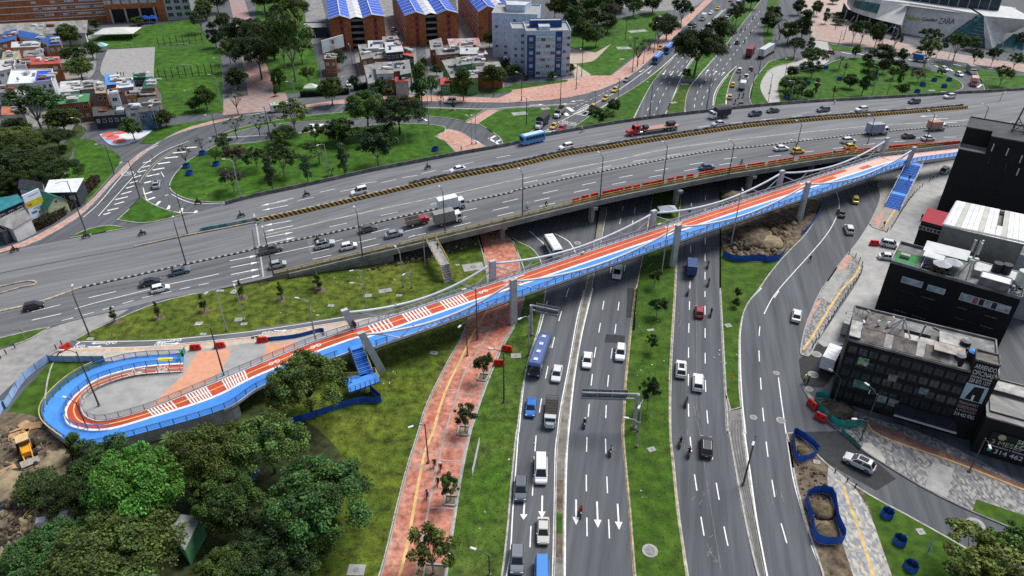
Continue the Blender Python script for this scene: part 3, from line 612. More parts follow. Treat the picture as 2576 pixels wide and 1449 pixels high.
# straight main span
bd = Vector((34.55, 21.2, 0)).normalized(); bn = Vector((-bd.y, bd.x, 0)); B0 = Vector((.25, 110.1, 0))
def BP(s, t, h): return B0 + bd * s + bn * t + Vector((0, 0, h))
SP = [-27.5, 0, 40.5, 81, 120.]
def bh(s): return 5.55 + .35 * math.sin(max(0, min(1, (s + 27.5) / 147)) * math.pi)
ss = [-27.5 + 147.5 * k / 60 for k in range(61)]
TN, TM, TF = .3, 3.5, 6.95
j0 = len(mid)
for L_, t in ((out, TN), (mid, TM), (inn, TF)): L_[-1] = BP(-27.5, t, bh(-27.5))
def main(t, dz=0.): return [BP(s, t, bh(s) + dz) for s in ss]
mb = MB(); mb.strip(out, mid); mb.strip(main(TN), main(TM)); mb.build('walkway', blueP, fb)
mb = MB(); mb.strip(mid, inn); mb.strip(main(TM), main(TF)); mb.build('cycle_lane', redP, fb)
for z in (0.02,):
 for A_, w_ in ((mid + main(TM)[1:], .5),):
  pts = [p + Vector((0, 0, z)) for p in A_]; MB().strip(side(pts, -w_ / 2), side(pts, w_ / 2)).build('white_line', paintW, fb)
 cl = [a.lerp(b, .5) + Vector((0, 0, z)) for a, b in zip(mid + main(TM)[1:], inn + main(TF)[1:])]
 MB().strip(side(cl, -.10), side(cl, .10)).build('centre_line', M('lane_yellow', (.75, .5, .16), .7, .1, 1.), fb)
 e1 = [p + Vector((0, 0, z)) for p in main(TF - .25)]; MB().strip(side(e1, -.2), side(e1, .2)).build('white_line', steelW, fb)
 e1 = [a.lerp(b, .06) + Vector((0, 0, z)) for a, b in zip(inn, mid)]; MB().strip(side(e1, -.13), side(e1, .13)).build('white_line', paintW, fb)
# white bars across the cycle lane
def zebra(sa, sb, n, deck=True):
 for k in range(n):
  s = lerp(sa, sb, k / (n - 1)); a, b = BP(s, TM + .3, bh(s) + .03), BP(s, TF - .35, bh(s) + .03)
  MB().quad(a - bd * .15, a + bd * .15, b + bd * .15, b - bd * .15).build('crossing_bar', paintW, fb)
zebra(-26.2, -22.6, 6); zebra(-19.6, -15.2, 8); zebra(-12.0, -7.5, 8)
def zebra_ramp(ua, ub, n):
 A_ = mid + main(TM)[1:]; B_ = inn + main(TF)[1:]
 for k in range(n):
  i = lerp(ua, ub, k / (n - 1)); j = int(i); f_ = i - j
  a = A_[j].lerp(A_[j + 1], f_); b = B_[j].lerp(B_[j + 1], f_); t = (A_[j + 1] - A_[j]).normalized(); z_ = Vector((0, 0, .03))
  a, b = a.lerp(b, .08) + z_, b.lerp(a, .08) + z_
  MB().quad(a - t * .12, a + t * .12, b + t * .12, b - t * .12).build('crossing_bar', paintW, fb)
zebra_ramp(48, 50.4, 8); zebra_ramp(51.9, 54, 8); zebra_ramp(56.1, 59.0, 9)
pale = M('pale_salmon', (.62, .42, .36), .7, .08, 1.)
for sa, sb, ta, tb in ((98, 104, 3.8, 5.2), (104, 108, 3.8, 6.6), (108, 112, 5.2, 6.6), (112, 119.5, 3.8, 6.6)):
 MB().quad(BP(sa, ta, bh(sa) + .012), BP(sb, ta, bh(sb) + .012), BP(sb, tb, bh(sb) + .012), BP(sa, tb, bh(sa) + .012)).build('painted_panel', pale, fb)
def barrow(s, t, fwd, L=2.6):
 arrow(BP(s, t, bh(s)), bd * fwd, L, fb, .8, .03, 'lane_arrow')
for s, t, f_ in ((2, 4.4, 1), (5, 6.1, -1), (44, 4.4, 1), (46.5, 6.1, -1), (86, 4.4, 1), (88, 6.1, -1)): barrow(s, t, f_)
def bike_mark(p, t, parent):
 n_ = Vector((-t.y, t.x, 0)); z_ = Vector((0, 0, .03)); mb = MB()
 for c in (-.55, .55):
  o = p + t * c + z_
  R1 = [o + t * math.cos(a * .6283) * .42 + n_ * math.sin(a * .6283) * .42 for a in range(11)]; R2 = [o + t * math.cos(a * .6283) * .28 + n_ * math.sin(a * .6283) * .28 for a in range(11)]
  mb.strip(R2, R1)
 for a, b in (((-.55, 0), (0, .3)), ((0, .3), (.55, 0)), ((-.1, 0), (.35, .45))):
  A_, B_ = p + t * a[0] + n_ * a[1] + z_, p + t * b[0] + n_ * b[1] + z_; q = (B_ - A_).normalized(); q = Vector((-q.y, q.x, 0)) * .06
  mb.quad(A_ - q, B_ - q, B_ + q, A_ + q)
 return mb.build('bicycle_symbol', paintW, parent)
for s, t in ((-3.5, 5.2), (4.5, 4.4), (2.5, 6.1), (47, 4.4), (44, 6.1), (88.5, 4.4)): bike_mark(BP(s, t, bh(s)), bd, fb)
for i, f_ in ((3, .3), (3, .75), (62, .5), (66.5, .5)):
 j = int(i); a, b = mid[j], inn[j]; bike_mark(a.lerp(b, f_), (mid[j + 1] - mid[j]).normalized(), fb)
for i, f_, sg in ((6, .3, 1), (6, .75, -1), (64, .5, -1)):
 a, b = mid[i], inn[i]; arrow(a.lerp(b, f_), (mid[i + 1] - mid[i]) * sg, 2.4, fb, .8, .03, 'lane_arrow')
# yellow sign panel painted on the blue lane near the start
q = [out[4].lerp(mid[4], .2), out[9].lerp(mid[9], .2), out[9].lerp(mid[9], .75), out[4].lerp(mid[4], .75)]
q = [P(*px('02: %d %d' % p)[0], .33) + Vector((0, 0, .02)) for p in ((1590, 705), (1738, 697), (1736, 735), (1588, 742))]
MB().quad(*q[::-1]).build('painted_panel', M('sign_yellow', (.8, .58, .02), .7, .05), fb)
# structure below: edge beams, ramp walls, floor plate
wallW = M('ramp_wall_concrete', (.42, .42, .41), .9, .12, .7, (.3, .3, .29), .3)
for L_ in (out, inn):
 mb = MB()
 for a, b in zip(L_[:56], L_[1:57]): mb.quad(Vector((a.x, a.y, 0)), Vector((b.x, b.y, 0)), b + Vector((0, 0, .12)), a + Vector((0, 0, .12)))
 mb.build('retaining_wall', wallW, fb)
MB().sweep(side(out[54:] + main(TN)[1:], 0), [(-.12, -.42), (-.12, .06), (.05, .06), (.05, -.42)]).build('edge_beam', steelW, fb)
MB().sweep(inn[54:] + main(TF)[1:], [(.25, -.75), (.25, .15), (-.05, .15), (-.05, -.75)]).build('edge_beam', steelW, fb)
mb = MB(); A_ = out[54:] + main(TN)[1:]; B_ = inn[54:] + main(TF)[1:]
for i in range(len(A_) - 1): mb.quad(*[p - Vector((0, 0, .7)) for p in (A_[i], B_[i], B_[i + 1], A_[i + 1])])
mb.build('floor_plate', concD, fb)
for i in (56, 61, 66, 70):
 p = out[i].lerp(inn[i], .5); MB().obox(p - bd * .4, bd, .8, 3.2, 0, p.z - .7).build('ramp_pier', concD, fb)
# pylons: two legs each, the end ones lean outwards
lg = M('pylon_concrete', (.46, .475, .48), .85, .12, .8, (.36, .37, .37), .3)
TT = [9.6, 10.2, 10.2, 10.2, 10.2]
for k, s in enumerate(SP):
 lean = (-2.2 if k == 0 else 2.0 if k == 4 else 0)
 for t in (0, 7.7):
  b0, t0 = BP(s + (.6 if k == 0 else 0), t, 0), BP(s + lean, t, TT[k])
  r1 = [b0 + bd * a * .68 + bn * c * .38 for a, c in ((-1, -1), (1, -1), (1, 1), (-1, 1))]; r2 = [t0 + bd * a * .6 + bn * c * .38 for a, c in ((-1, -1), (1, -1), (1, 1), (-1, 1))]
  MB().loft([r1, r2]).build('pylon_leg', lg, fb)
 MB().obox(BP(s, .2, 0), bn, 7.3, .8, bh(s) - 1.35, bh(s) - .72).build('cross_beam', concD, fb)
# curved tubes, verticals and diagonals
for t in (0.05, 7.65):
 for k in range(4):
  a, b = SP[k] + (-1.9 if k == 0 else .45), SP[k + 1] + (-.45 if k < 3 else 1.7)
  za, zb = TT[k] - .7, TT[k + 1] - .7; pts = []
  for i in range(21):
   f_ = i / 20; s = lerp(a, b, f_); c = lerp(za, zb, f_); low = bh(s) + 1.15
   pts.append(BP(s, t, low + (c - low) * abs(2 * f_ - 1) ** 1.9))
  MB().tube(pts, .24, 8).build('main_tube', steelW, fb, smooth=True)
  n_ = 7; L_ = b - a
  for sgn, x0 in ((1, SP[k]), (-1, SP[k + 1])):
   MB().tube([BP(x0 + sgn * .4, t, TT[k] - 1.5 if k else 8.2), BP(x0 + sgn * L_ * .155, t + (.4 if t < 1 else -.4), bh(x0) + .05)], .12, 6).build('strut', steelW, fb)
   MB().tube([BP(x0 + sgn * L_ * .16, t + (.4 if t < 1 else -.4), bh(x0) + .05), BP(x0 + sgn * L_ * .255, t, bh(x0) + 1.15 + 3.4 * (1 - .51) ** 1.9)], .12, 6).build('strut', steelW, fb)
  for i in range(5):
   s = a + L_ * (.33 + .085 * i);
   MB().tube([BP(s, t + (.5 if t < 1 else -.5), bh(s) - .3), BP(s + L_ * .0425, t, bh(s) + 1.2), BP(s + L_ * .085, t + (.5 if t < 1 else -.5), bh(s) - .3)], .11, 5).build('brace', steelW, fb)
# railings: posts and rails along both edges and between walkway and loop
railM = M('railing_grey', (.30, .33, .36), .5, .1, 2., metal=.3); railB = M('railing_blue', (.06, .16, .36), .5, .1, 2.)
rp = MB().box(-.05, .05, -.05, .05, 0, 1.1).mesh('rail_post', railM); rpb = MB().box(-.05, .05, -.05, .05, 0, 1.1).mesh('rail_post', railB)
def railing(pts, mesh, mat, step=1.9):
 for z, r_ in ((.35, .025), (.6, .025), (.85, .025), (1.1, .05)): MB().sweep(pts, [(-r_, z - r_), (-r_, z + r_), (r_, z + r_), (r_, z - r_)]).build('handrail', mat, fb)
 L = plen(pts); d = .3
 while d < L: p, t = at(pts, d); link('rail_post', mesh, fb, p, math.atan2(t.y, t.x)); d += step
mO, mI = main(TN + .05)[1:], main(TF - .05)[1:]
railing(side(out, .1)[:68] , rpb, railB); railing(mO[4:], rpb, railB); railing(inn + mI, rp, railM); railing(mid[:44], rpb, railB)
railing([BP(-27.5, TN + .05, bh(-27.5)), mO[0]], rpb, railB)
MB().sweep([p + Vector((0, 0, 1.1)) for p in side(out, -.25)[14:40]], [(-.07, 0), (-.07, .12), (.07, .12), (.07, 0)]).build('yellow_handrail', yellowRail, fb)
# beyond the last pylon the deck goes on behind the black tower
eN = [BP(120, TN, bh(120)), D(*px('31: 1560 160')[0], 1.5), P(*px('31: 1860 125')[0], 5.2), P(*px('31: 2200 80')[0], 4.8)]
eF = [BP(120, TF, bh(120)), P(*px('31: 1520 85')[0], 5.7), P(*px('31: 1880 45')[0], 5.2), P(*px('31: 2200 0')[0], 4.8)]
eN[1] = P(*px('31: 1500 172')[0], 5.6)
eM = [a.lerp(b, .45) for a, b in zip(eN, eF)]
MB().strip(eN, eM).build('walkway', blueP, fb); MB().strip(eM, eF).build('cycle_lane', pale, fb)
MB().sweep(eN, [(-.25, -.7), (-.25, .15), (.05, .15), (.05, -.7)]).build('edge_beam', steelW, fb)
railing(eN, rpb, railB, 1.6); railing(eF, rp, railM, 1.6)
# ---- stairs
stairB = M('blue_stair', (.045, .20, .66), .55, .08, 1.); stairD = M('blue_riser', (.03, .12, .45), .6, .1, 1.)
def flight(name, parent, a, b, w_, n, landings=()):
 d_ = b - a; d_.z = 0; L_ = d_.length; d_.normalize()
 for k in range(n):
  z1 = lerp(a.z, b.z, (k + 1) / n); MB().obox(a + d_ * L_ * k / n, d_, L_ / n + .02, w_, z1 - .28, z1, 0).build('step', [stairB, stairD][k % 2], parent)
 return d_
sA = thing('blue_stair', 'blue steel stair with landing dropping from the footbridge above the lawn', 'stairs')
a = P(*px('12: 1010 610')[0], 5.2); b = P(*px('12: 1110 875')[0], 2.9); w_ = (P(*px('12: 1075 600')[0], 5.2) - P(*px('12: 950 640')[0], 5.2)).length
flight('s', sA, a, b, w_, 15)
q = [P(*px('12: %d %d' % p)[0], 2.9) for p in ((870, 905), (1205, 850), (1250, 940), (940, 1050))]
m_ = MB().prism(q, 2.65, 2.9, 1, 0, True); m_.build('landing', [blueP, stairD], sA)
q0 = [P(*px('12: %d %d' % p)[0], 5.3) for p in ((930, 590), (1080, 555), (1085, 595), (945, 635))]
MB().prism(q0, 5.1, 5.35, 0, None, True).build('landing', blueP, sA)
c = sum(q, Vector()) / 4
for g in (-1, 1): MB().tube([(c.x, c.y, .0), (c.x + g * .7, c.y, 2.65)], .12, 6).build('support', steelG, sA)
bar_ = lambda pts, m: [MB().tube([p + Vector((0, 0, z)) for p in pts], .035, 5).build('handrail', m, sA) for z in (.35, .7, 1.05)]
ring = q[1:] + q[:1]; d_ = (b - a); d_.z = 0; d_.normalize(); n_ = Vector((-d_.y, d_.x, 0)) * w_ / 2
bar_([a + n_, b + n_], yellowRail); bar_([a - n_, b - n_], railB)
bar_([b + n_, q[1], q[2]], yellowRail); bar_([q[2], q[3], q[0]], railB); bar_([q[0], b - n_], yellowRail)
for k in range(12):
 pts = [q[2], q[3], q[0]]; p, t = at(pts, plen(pts) * k / 11); link('rail_post', rpb, sA, p)
for k in range(9):
 for s_ in (-1, 1): link('rail_post', rp, sA, a.lerp(b, k / 8) + n_ * s_)
sB = thing('blue_stair', 'long blue stair in three flights beside the black tower', 'stairs')
top, bot = P(*px('31: 1478 195')[0], 5.55), P(*px('31: 1248 650')[0], .15)
d_ = (bot - top); L_ = Vector((d_.x, d_.y, 0)).length; d_.z = 0; d_.normalize(); n_ = Vector((-d_.y, d_.x, 0)); w_ = 3.6; zt = [5.55, 3.75, 1.95, .15]; fr = [(.07, .33), (.41, .66), (.74, 1.)]
MB().obox(top - d_ * .6, d_, L_ * .07 + .6, w_, 5.25, 5.55).build('landing', blueP, sB)
for k, (f0, f1) in enumerate(fr):
 a, b = top + d_ * L_ * f0, top + d_ * L_ * f1; a.z, b.z = zt[k], zt[k + 1]; flight('s', sB, a, b, w_, 12)
 if k < 2: MB().obox(b, d_, L_ * .08, w_, zt[k + 1] - .25, zt[k + 1]).build('landing', blueP, sB)
for s_ in (-1, 1):
 pts = [top - d_ * .6]
 for k, (f0, f1) in enumerate(fr):
  for f_, z in ((f0, zt[k]), (f1, zt[k + 1])): p = top + d_ * L_ * f_; pts.append(Vector((p.x, p.y, z)))
 pts[0].z = 5.55; pts = [p + n_ * s_ * w_ / 2 for p in pts]
 MB().loft([[p + n_ * s_ * e + Vector((0, 0, z)) for e, z in ((0, -.3), (.12, -.3), (.12, .12), (0, .12))] for p in pts]).build('stringer', steelW, sB)
 MB().tube([p + Vector((0, 0, 1.05)) for p in pts], .05, 5).build('handrail', steelG, sB)
 for k in range(16): p, t = at(pts, plen(pts) * k / 15); link('rail_post', rp, sB, p)
# ================================================================ road markings on the ground level
def gline(s, w_=.16, mat=paintW, z=.014, name='lane_line', n=8):
 return line(cat(G(s, z), n), w_, mat, name, ROAD, z)
gline('22: 813 0, 706 440, 626 900, 568 1449; 23: 547 300, 535 800, 528 1449, 522 1650', .30)
gline('22: 728 20, 656 300, 578 740, 490 1200, 460 1449; 23: 437 190, 426 800, 410 1425, 405 1600', .20)
gline('22: 355 130, 272 440, 137 870, 72 1420; 23: 62 40, 8 800; 13: 2560 1200, 2510 1500', .18)
gline('22: 1241 0, 1185 450, 1136 950, 1118 1300; 23: 1106 0, 1137 350, 1178 800, 1225 1449, 1260 1650', .16, M('faded_yellow_line', (.4, .31, .16), .85, .3, 1.))
gline('21: 1668 1000, 1650 1449; 22: 1622 480, 1602 900, 1600 1449; 23: 1630 300, 1680 800, 1775 1449, 1800 1600', .16, M('faded_white', (.42, .41, .38), .85, .3, 1.))
gline('22: 2088 0, 2113 500, 2138 1000, 2160 1449; 23: 2174 0, 2262 500, 2360 1000, 2470 1449', .16, M('faded_white', (.42, .41, .38), .85, .3, 1.))
gline('22: 2510 0, 2358 180, 2300 420, 2296 700, 2314 1100, 2350 1449; 23: 2345 30, 2396 400, 2466 900, 2570 1449', .20)
gline('31: 690 480, 718 600, 690 730, 560 950, 120 1449; 22: 2576 180', .16)
gline('32: 105 900, 130 1100, 180 1449; 33: 190 50, 250 450, 330 750, 410 1025', .18); gline('33: 435 1140, 550 1425, 600 1600', .18)
seam = M('pale_seam', (.2, .2, .2), .9, .3, 1.)
gline('22: 1860 0, 1856 850, 1870 1300; 23: 1900 80, 1960 500, 2030 950, 2110 1425', .06, seam)
gline('22: 1750 650, 1755 1000', .05, seam)
for s, on, off, st in (('22: 925 130, 880 410, 835 650, 805 900, 780 1140, 760 1390; 23: 748 300, 750 700, 757 1130, 760 1449', 3.1, 4.6, 0), ('22: 1078 140, 1036 440, 1001 670, 970 900, 950 1160; 23: 940 0, 950 330, 965 720, 985 1160, 998 1449', 3.1, 4.6, 0),
   ('22: 572 0, 525 150, 445 425, 370 750, 295 1130, 255 1400; 23: 240 70, 210 550, 182 1140, 170 1449', 3.4, 5.2, 0),
   ('21: 1945 500, 1942 1449; 22: 1942 90, 1943 490, 1945 860, 1950 1050, 1970 1350; 23: 2015 260, 2070 600, 2150 1040, 2215 1320', 3.1, 4.6, 1), ('21: 1800 1000; 22: 1788 100, 1778 480, 1775 1000, 1780 1330; 23: 1810 220, 1860 590, 1925 1000, 1990 1350', 3.1, 4.6, 1),
   ('22: 2576 180, 2500 360, 2485 600, 2500 900, 2525 1245; 33: 0 250, 45 515, 95 795, 150 980, 240 1300, 290 1449', 3.2, 4.6, 0),
   ('32: 110 30, 0 200; 22: 2576 280', 3, 5, 0), ('21: 1120 620, 1060 920', 3, 4, 0), ('21: 1240 640, 1190 920', 3, 4, 0), ('21: 1000 1240, 960 1430', 2.5, 4, 0), ('21: 1140 1220, 1100 1430', 2.5, 4, 0),
   ('20: 1330 1190, 1400 1030, 1500 840, 1670 630, 1850 440', 3, 4.6, 0), ('20: 1420 1180, 1480 1040, 1610 790, 1760 620, 1900 470', 3, 4.6, 0), ('20: 1835 1080, 1860 940, 1980 770, 2180 500, 2500 100', 3, 4.6, 0), ('20: 1910 1060, 1950 940, 2140 670, 2400 330, 2650 50', 3, 4.6, 0),
   ('20: 600 1090, 860 970, 1080 850', 1.4, 1.4, 0)):
 pts = cat(G(s), 6); dashes(pts, on, off, .17, ROAD, start=st)
for s in ('20: 1225 1195, 1330 980, 1435 800, 1640 562, 2120 100', '20: 1535 1165, 1605 1015, 1722 745, 1885 515, 2400 -5', '20: 1745 1140, 1742 975, 1850 800, 2190 405, 2500 5', '20: 500 1215, 800 1060, 1080 900, 1430 645, 1600 480', '20: 890 1085, 1090 965, 1270 855, 1470 705, 1640 553, 2150 90', '20: 2155 1050, 2165 950', '20: 2022 1060, 2045 925, 2145 775, 2260 665', '21: 170 870, 340 1020', '21: 430 900, 570 980, 640 1090', '10: 1600 1075, 2300 1095; 20: 0 1078, 570 1045', '00: 2100 1390; 10: 300 1345, 900 1280'):
 gline(s, .22)
for a, b in (((305, 640), (300, 870)), ((125, 700), (115, 885)), ((645, 680), (645, 935)), ((855, 700), (865, 965)), ((1062, 722), (1078, 985))):
 A_, B_ = P(*px('23: %d %d' % a)[0]), P(*px('23: %d %d' % b)[0]); arrow((A_ + B_) / 2, B_ - A_, (B_ - A_).length, ROAD, 1.05)
for a, b in (((1550, 705), (1518, 752)), ((1625, 715), (1592, 762)), ((1705, 725), (1675, 768)), ((1945, 742), (1978, 700)), ((2025, 752), (2060, 712)), ((2108, 760), (2138, 725)), ((1325, 700), (1290, 722)), ((1400, 710), (1370, 738)), ((700, 1010), (610, 1020)), ((620, 1045), (530, 1047)), ((200, 1058), (290, 1052))):
 A_, B_ = P(*px('20: %d %d' % a)[0]), P(*px('20: %d %d' % b)[0]); arrow((A_ + B_) / 2, B_ - A_, max(5, (B_ - A_).length), ROAD, 1.2)
for k in range(8):
 f_ = k / 7; a, b = P(*px('20: %d %d' % (lerp(735, 885, f_), lerp(1060, 1085, f_)))[0]), 0
 A_, B_ = P(*px('20: %d %d' % (lerp(740, 615, f_), lerp(1050, 1140, f_)))[0], .016), P(*px('20: %d %d' % (lerp(850, 745, f_), lerp(1085, 1165, f_)))[0], .016)
 line([A_, B_], .4, paintW, 'crossing_bar', ROAD, .016)
for k in range(5):
 f_ = k / 4; A_, B_ = P(*px('20: %d %d' % (lerp(350, 260, f_), lerp(1300, 1360, f_)))[0], .016), P(*px('20: %d %d' % (lerp(450, 400, f_), lerp(1320, 1370, f_)))[0], .016)
 line([A_, B_], .45, paintW, 'crossing_bar', ROAD, .016)
for k in range(8):
 A_, B_ = P(*px('10: %d 1245' % (548 + 18 * k))[0], .016), P(*px('10: %d 1310' % (540 + 18 * k))[0], .016); line([A_, B_], .5, paintW, 'crossing_bar', ROAD, .016)
def bars(t, L, wd=.7):
 for x0, y0, x1, y1 in L: line([P(*px('%s: %d %d' % (t, x0, y0))[0], .016), P(*px('%s: %d %d' % (t, x1, y1))[0], .016)], wd, paintW, 'hatch_bar', ROAD, .016)
bars('01', [(1850, 40, 1980, 30), (1740, 90, 1870, 78), (1660, 142, 1790, 128), (1590, 200, 1710, 182), (1535, 262, 1655, 240), (1480, 325, 1605, 300), (1450, 392, 1520, 375), (1450, 505, 1530, 480), (1490, 560, 1560, 535), (1570, 615, 1610, 575), (1690, 655, 1710, 615), (1820, 685, 1830, 645), (1960, 705, 1975, 670)])
bars('01', [(1440, 190, 1520, 170), (1435, 235, 1510, 215), (1390, 285, 1470, 262), (1340, 340, 1420, 315), (1305, 395, 1385, 370), (1270, 445, 1350, 420), (1220, 505, 1325, 475), (1160, 560, 1285, 530), (1150, 608, 1250, 580), (1080, 670, 1190, 645), (1040, 710, 1110, 690)], .5)
gline('01: 990 725, 1180 510, 1340 330, 1450 210, 1650 70, 1900 -30', .18); gline('01: 1440 440, 1480 560, 1600 640, 1830 690, 2110 678, 1900 720', .2); gline('01: 1620 280, 1650 330', .2)
gline('01: 840 735, 1000 590, 1200 350, 1400 130, 1590 10', .18); gline('01: 1720 500, 1860 570, 2040 600, 2560 575', .2)
bars('30', [(740, 525, 850, 545), (880, 535, 990, 555), (1225, 570, 1310, 595), (1410, 595, 1470, 612), (1650, 640, 1710, 672), (1810, 680, 1860, 715), (2110, 880, 2150, 850), (2095, 922, 2155, 912), (2050, 958, 2125, 945), (860, 500, 900, 505), (1000, 500, 1060, 508), (1860, 645, 1940, 660), (2000, 655, 2050, 665), (2410, 740, 2480, 748), (2200, 685, 2260, 692)], .6)
bars('20', [(560, 1080, 615, 1120), (535, 1135, 560, 1165), (300, 1330, 345, 1345)], 1.3)
bars('11', [(2300, 30, 2200, -40), (2440, 0, 2340, -60)], .7); bars('10', [(1665, 1180, 1720, 1215), (2345, 1400, 2410, 1365), (2400, 1430, 2470, 1405), (560, 1060, 640, 1068)], .7)
dashes(cat(G('30: 1870 972, 2040 965')), 1.2, 1., .25, ROAD)
def ring(p, r_, w_=.16):
 A_ = [p + Vector((math.cos(a * .2618) * r_, math.sin(a * .2618) * r_, .016)) for a in range(25)]; B_ = [p + Vector((math.cos(a * .2618) * (r_ - w_), math.sin(a * .2618) * (r_ - w_), .016)) for a in range(25)]
 o = MB().strip(A_, B_).build('speed_mark', paintW, ROAD)
 for dx in (-.45, .45):
  q = [p + Vector((dx + x, y, .018)) for x, y in (((-.28, .6), (.28, .6), (.28, 0), (-.1, 0), (.28, 0), (.28, -.6), (-.28, -.6)) if dx < 0 else ((-.28, .6), (.28, .6), (.28, -.6), (-.28, -.6), (-.28, .6)))]
  for a, b in zip(q, q[1:]): line([a, b], .14, paintW, 'speed_digit', ROAD, .018)
for s in ('20: 515 1230', '20: 600 1245', '01: 1285 295', '20: 1685 425'): ring(P(*px(s)[0]), 1.55)
# cycle path marks
for s0, s1 in (('02: 1035 553', '02: 940 556'), ('02: 1680 540', '02: 1600 545'), ('02: 910 592', '02: 1005 590'), ('02: 1690 562', '02: 1785 556'), ('12: 200 430', '12: 300 428')):
 A_, B_ = P(*px(s0)[0], Z + .045), P(*px(s1)[0], Z + .045); arrow((A_ + B_) / 2, B_ - A_, 2.6, pav, .7, .01)
for s in ('02: 1120 553', '02: 1770 527', '02: 800 590', '02: 1610 568', '12: 115 450'): bike_mark(P(*px(s)[0], Z + .045), Vector((.97, .2, 0)), pav)
for s in ('02: 770 540, 800 540, 1500 530, 1960 495, 2576 430; 12: 900 290', '02: 700 607, 1500 588, 1900 552, 2576 485; 12: 0 478, 900 332'): line(cat(G(s, Z + .05), 6), .14, paintW, 'lane_line', pav, Z + .05)
line(G('02: 765 570, 815 538', Z + .05), .3, paintW, 'lane_line', pav, Z + .05)
# cracks, patches and covers in the asphalt
patch = M('asphalt_patch', (.036, .037, .039), .9, .15, 1., fine=.15)
for s in ('22: 945 465, 1140 480, 1130 555, 930 550', '32: 500 565, 800 580, 700 830, 560 1000, 380 1000, 330 900, 310 720', '33: 280 0, 720 -10, 940 170, 1290 470, 1090 590, 600 320', '22: 1250 0, 1200 300, 1150 300, 1160 0'): lay('asphalt_patch', s, patch, .006, ROAD, 0)
crack = M('sealed_crack', (.26, .26, .26), .9, .2, 2.)
for base, n_, sp in (('23: 2030 1150', 9, 90), ('22: 1850 1250', 6, 70), ('23: 1780 60', 5, 60), ('22: 1690 330', 4, 60), ('23: 1880 640', 5, 70), ('33: 120 600', 3, 60)):
 x0, y0 = px(base)[0]
 for k in range(n_):
  q = []; a_ = rnd.uniform(1.2, 1.9); x, y = x0 + rnd.uniform(-sp, sp) / 6, y0 + rnd.uniform(-sp, sp) / 2.5
  for i in range(6): q.append(P(x, y, .012)); x += rnd.uniform(-3.2, 3.2); y += rnd.uniform(.5, 5)
  line(q, .05, crack, 'crack', ROAD, .012)
cover = M('manhole_iron', (.2, .205, .2), .7, .2, 3.)
for i, (s, r_, par) in enumerate((('32: 85 855', .55, 0), ('32: 130 1330', .75, 0), ('32: 490 665', .9, 0), ('32: 455 870', .95, 0), ('32: 415 1015', .7, 0), ('33: 2090 930', 1.2, 0), ('21: 660 995', .8, 0), ('23: 1388 1195', 1.05, 1), ('22: 2430 1300', .6, 0), ('11: 1930 1375', .01, 0))):
 if r_ < .1: continue
 p = P(*px(s)[0], Z + .02 if par else .012); m_ = MB(); m_.cyl(0, 0, -.05, .05 if par else .006, r_, 18); m_.cyl(0, 0, -.04, .09 if par else .012, r_ * .62, 18, 1)
 o = m_.build('manhole_cover', [conc, cover], ROAD); o.location = p
# ================================================================ vehicles
paint = M('car_paint', (.5, .5, .5), .28, 0, objcol=True, spec=.5, coat=.6)
flat = M('flat_paint', (.5, .5, .5), .6, .08, 2., objcol=True)
glass = M('dark_glass', (.012, .016, .02), .08, 0, spec=.6)
tyre = M('tyre_rubber', (.018, .018, .019), .85, 0); rimM = M('wheel_rim', (.4, .41, .42), .35, 0, metal=.7)
lampW = M('headlamp', (.75, .77, .78), .2, 0, spec=.6); lampR = M('tail_lamp', (.5, .02, .015), .3, 0); plateM = M('number_plate', (.75, .6, .1), .6, 0)
darkP = M('black_plastic', (.02, .02, .022), .6, 0); chromeM = M('roof_rail', (.3, .31, .32), .4, 0, metal=.6)
RIM = {}
def wheel_mesh(r_, w_, name='wheel'):
 RIM[name + str(r_)] = MB().tube([(0, -w_ / 2 - .012, 0), (0, w_ / 2 + .012, 0)], r_ * .6, 10).mesh('rim', rimM); me = MB().tube([(0, -w_ / 2, 0), (0, w_ / 2, 0)], r_, 14).mesh(name, tyre); me['rim'] = name + str(r_); return me
WM = {r_: wheel_mesh(r_, .22) for r_ in (.32, .36, .48)}; WM['moto'] = wheel_mesh(.31, .12); WM['bike'] = wheel_mesh(.34, .05)
class Proto:
 def __init__(s): s.p = []
 def add(s, name, mesh, loc=(0, 0, 0), rz=0, col=None): s.p.append((name, mesh, loc, rz, col)); return s
 def place(s, t, cols):
  for name, mesh, loc, rz, c in s.p:
   o = link(name, mesh, t, loc, rz, None if c is None else cols[min(c, len(cols) - 1)])
   if name == 'wheel' and 'rim' in mesh: link('rim', RIM[mesh['rim']], o)
def ring_(x, w_, zl, zb, r_=.12):
 return [(x, -w_ * .93, zl), (x, -w_, zl + r_), (x, -w_, zb - r_), (x, -w_ * .88, zb), (x, w_ * .88, zb), (x, w_, zb - r_), (x, w_, zl + r_), (x, w_ * .93, zl)]
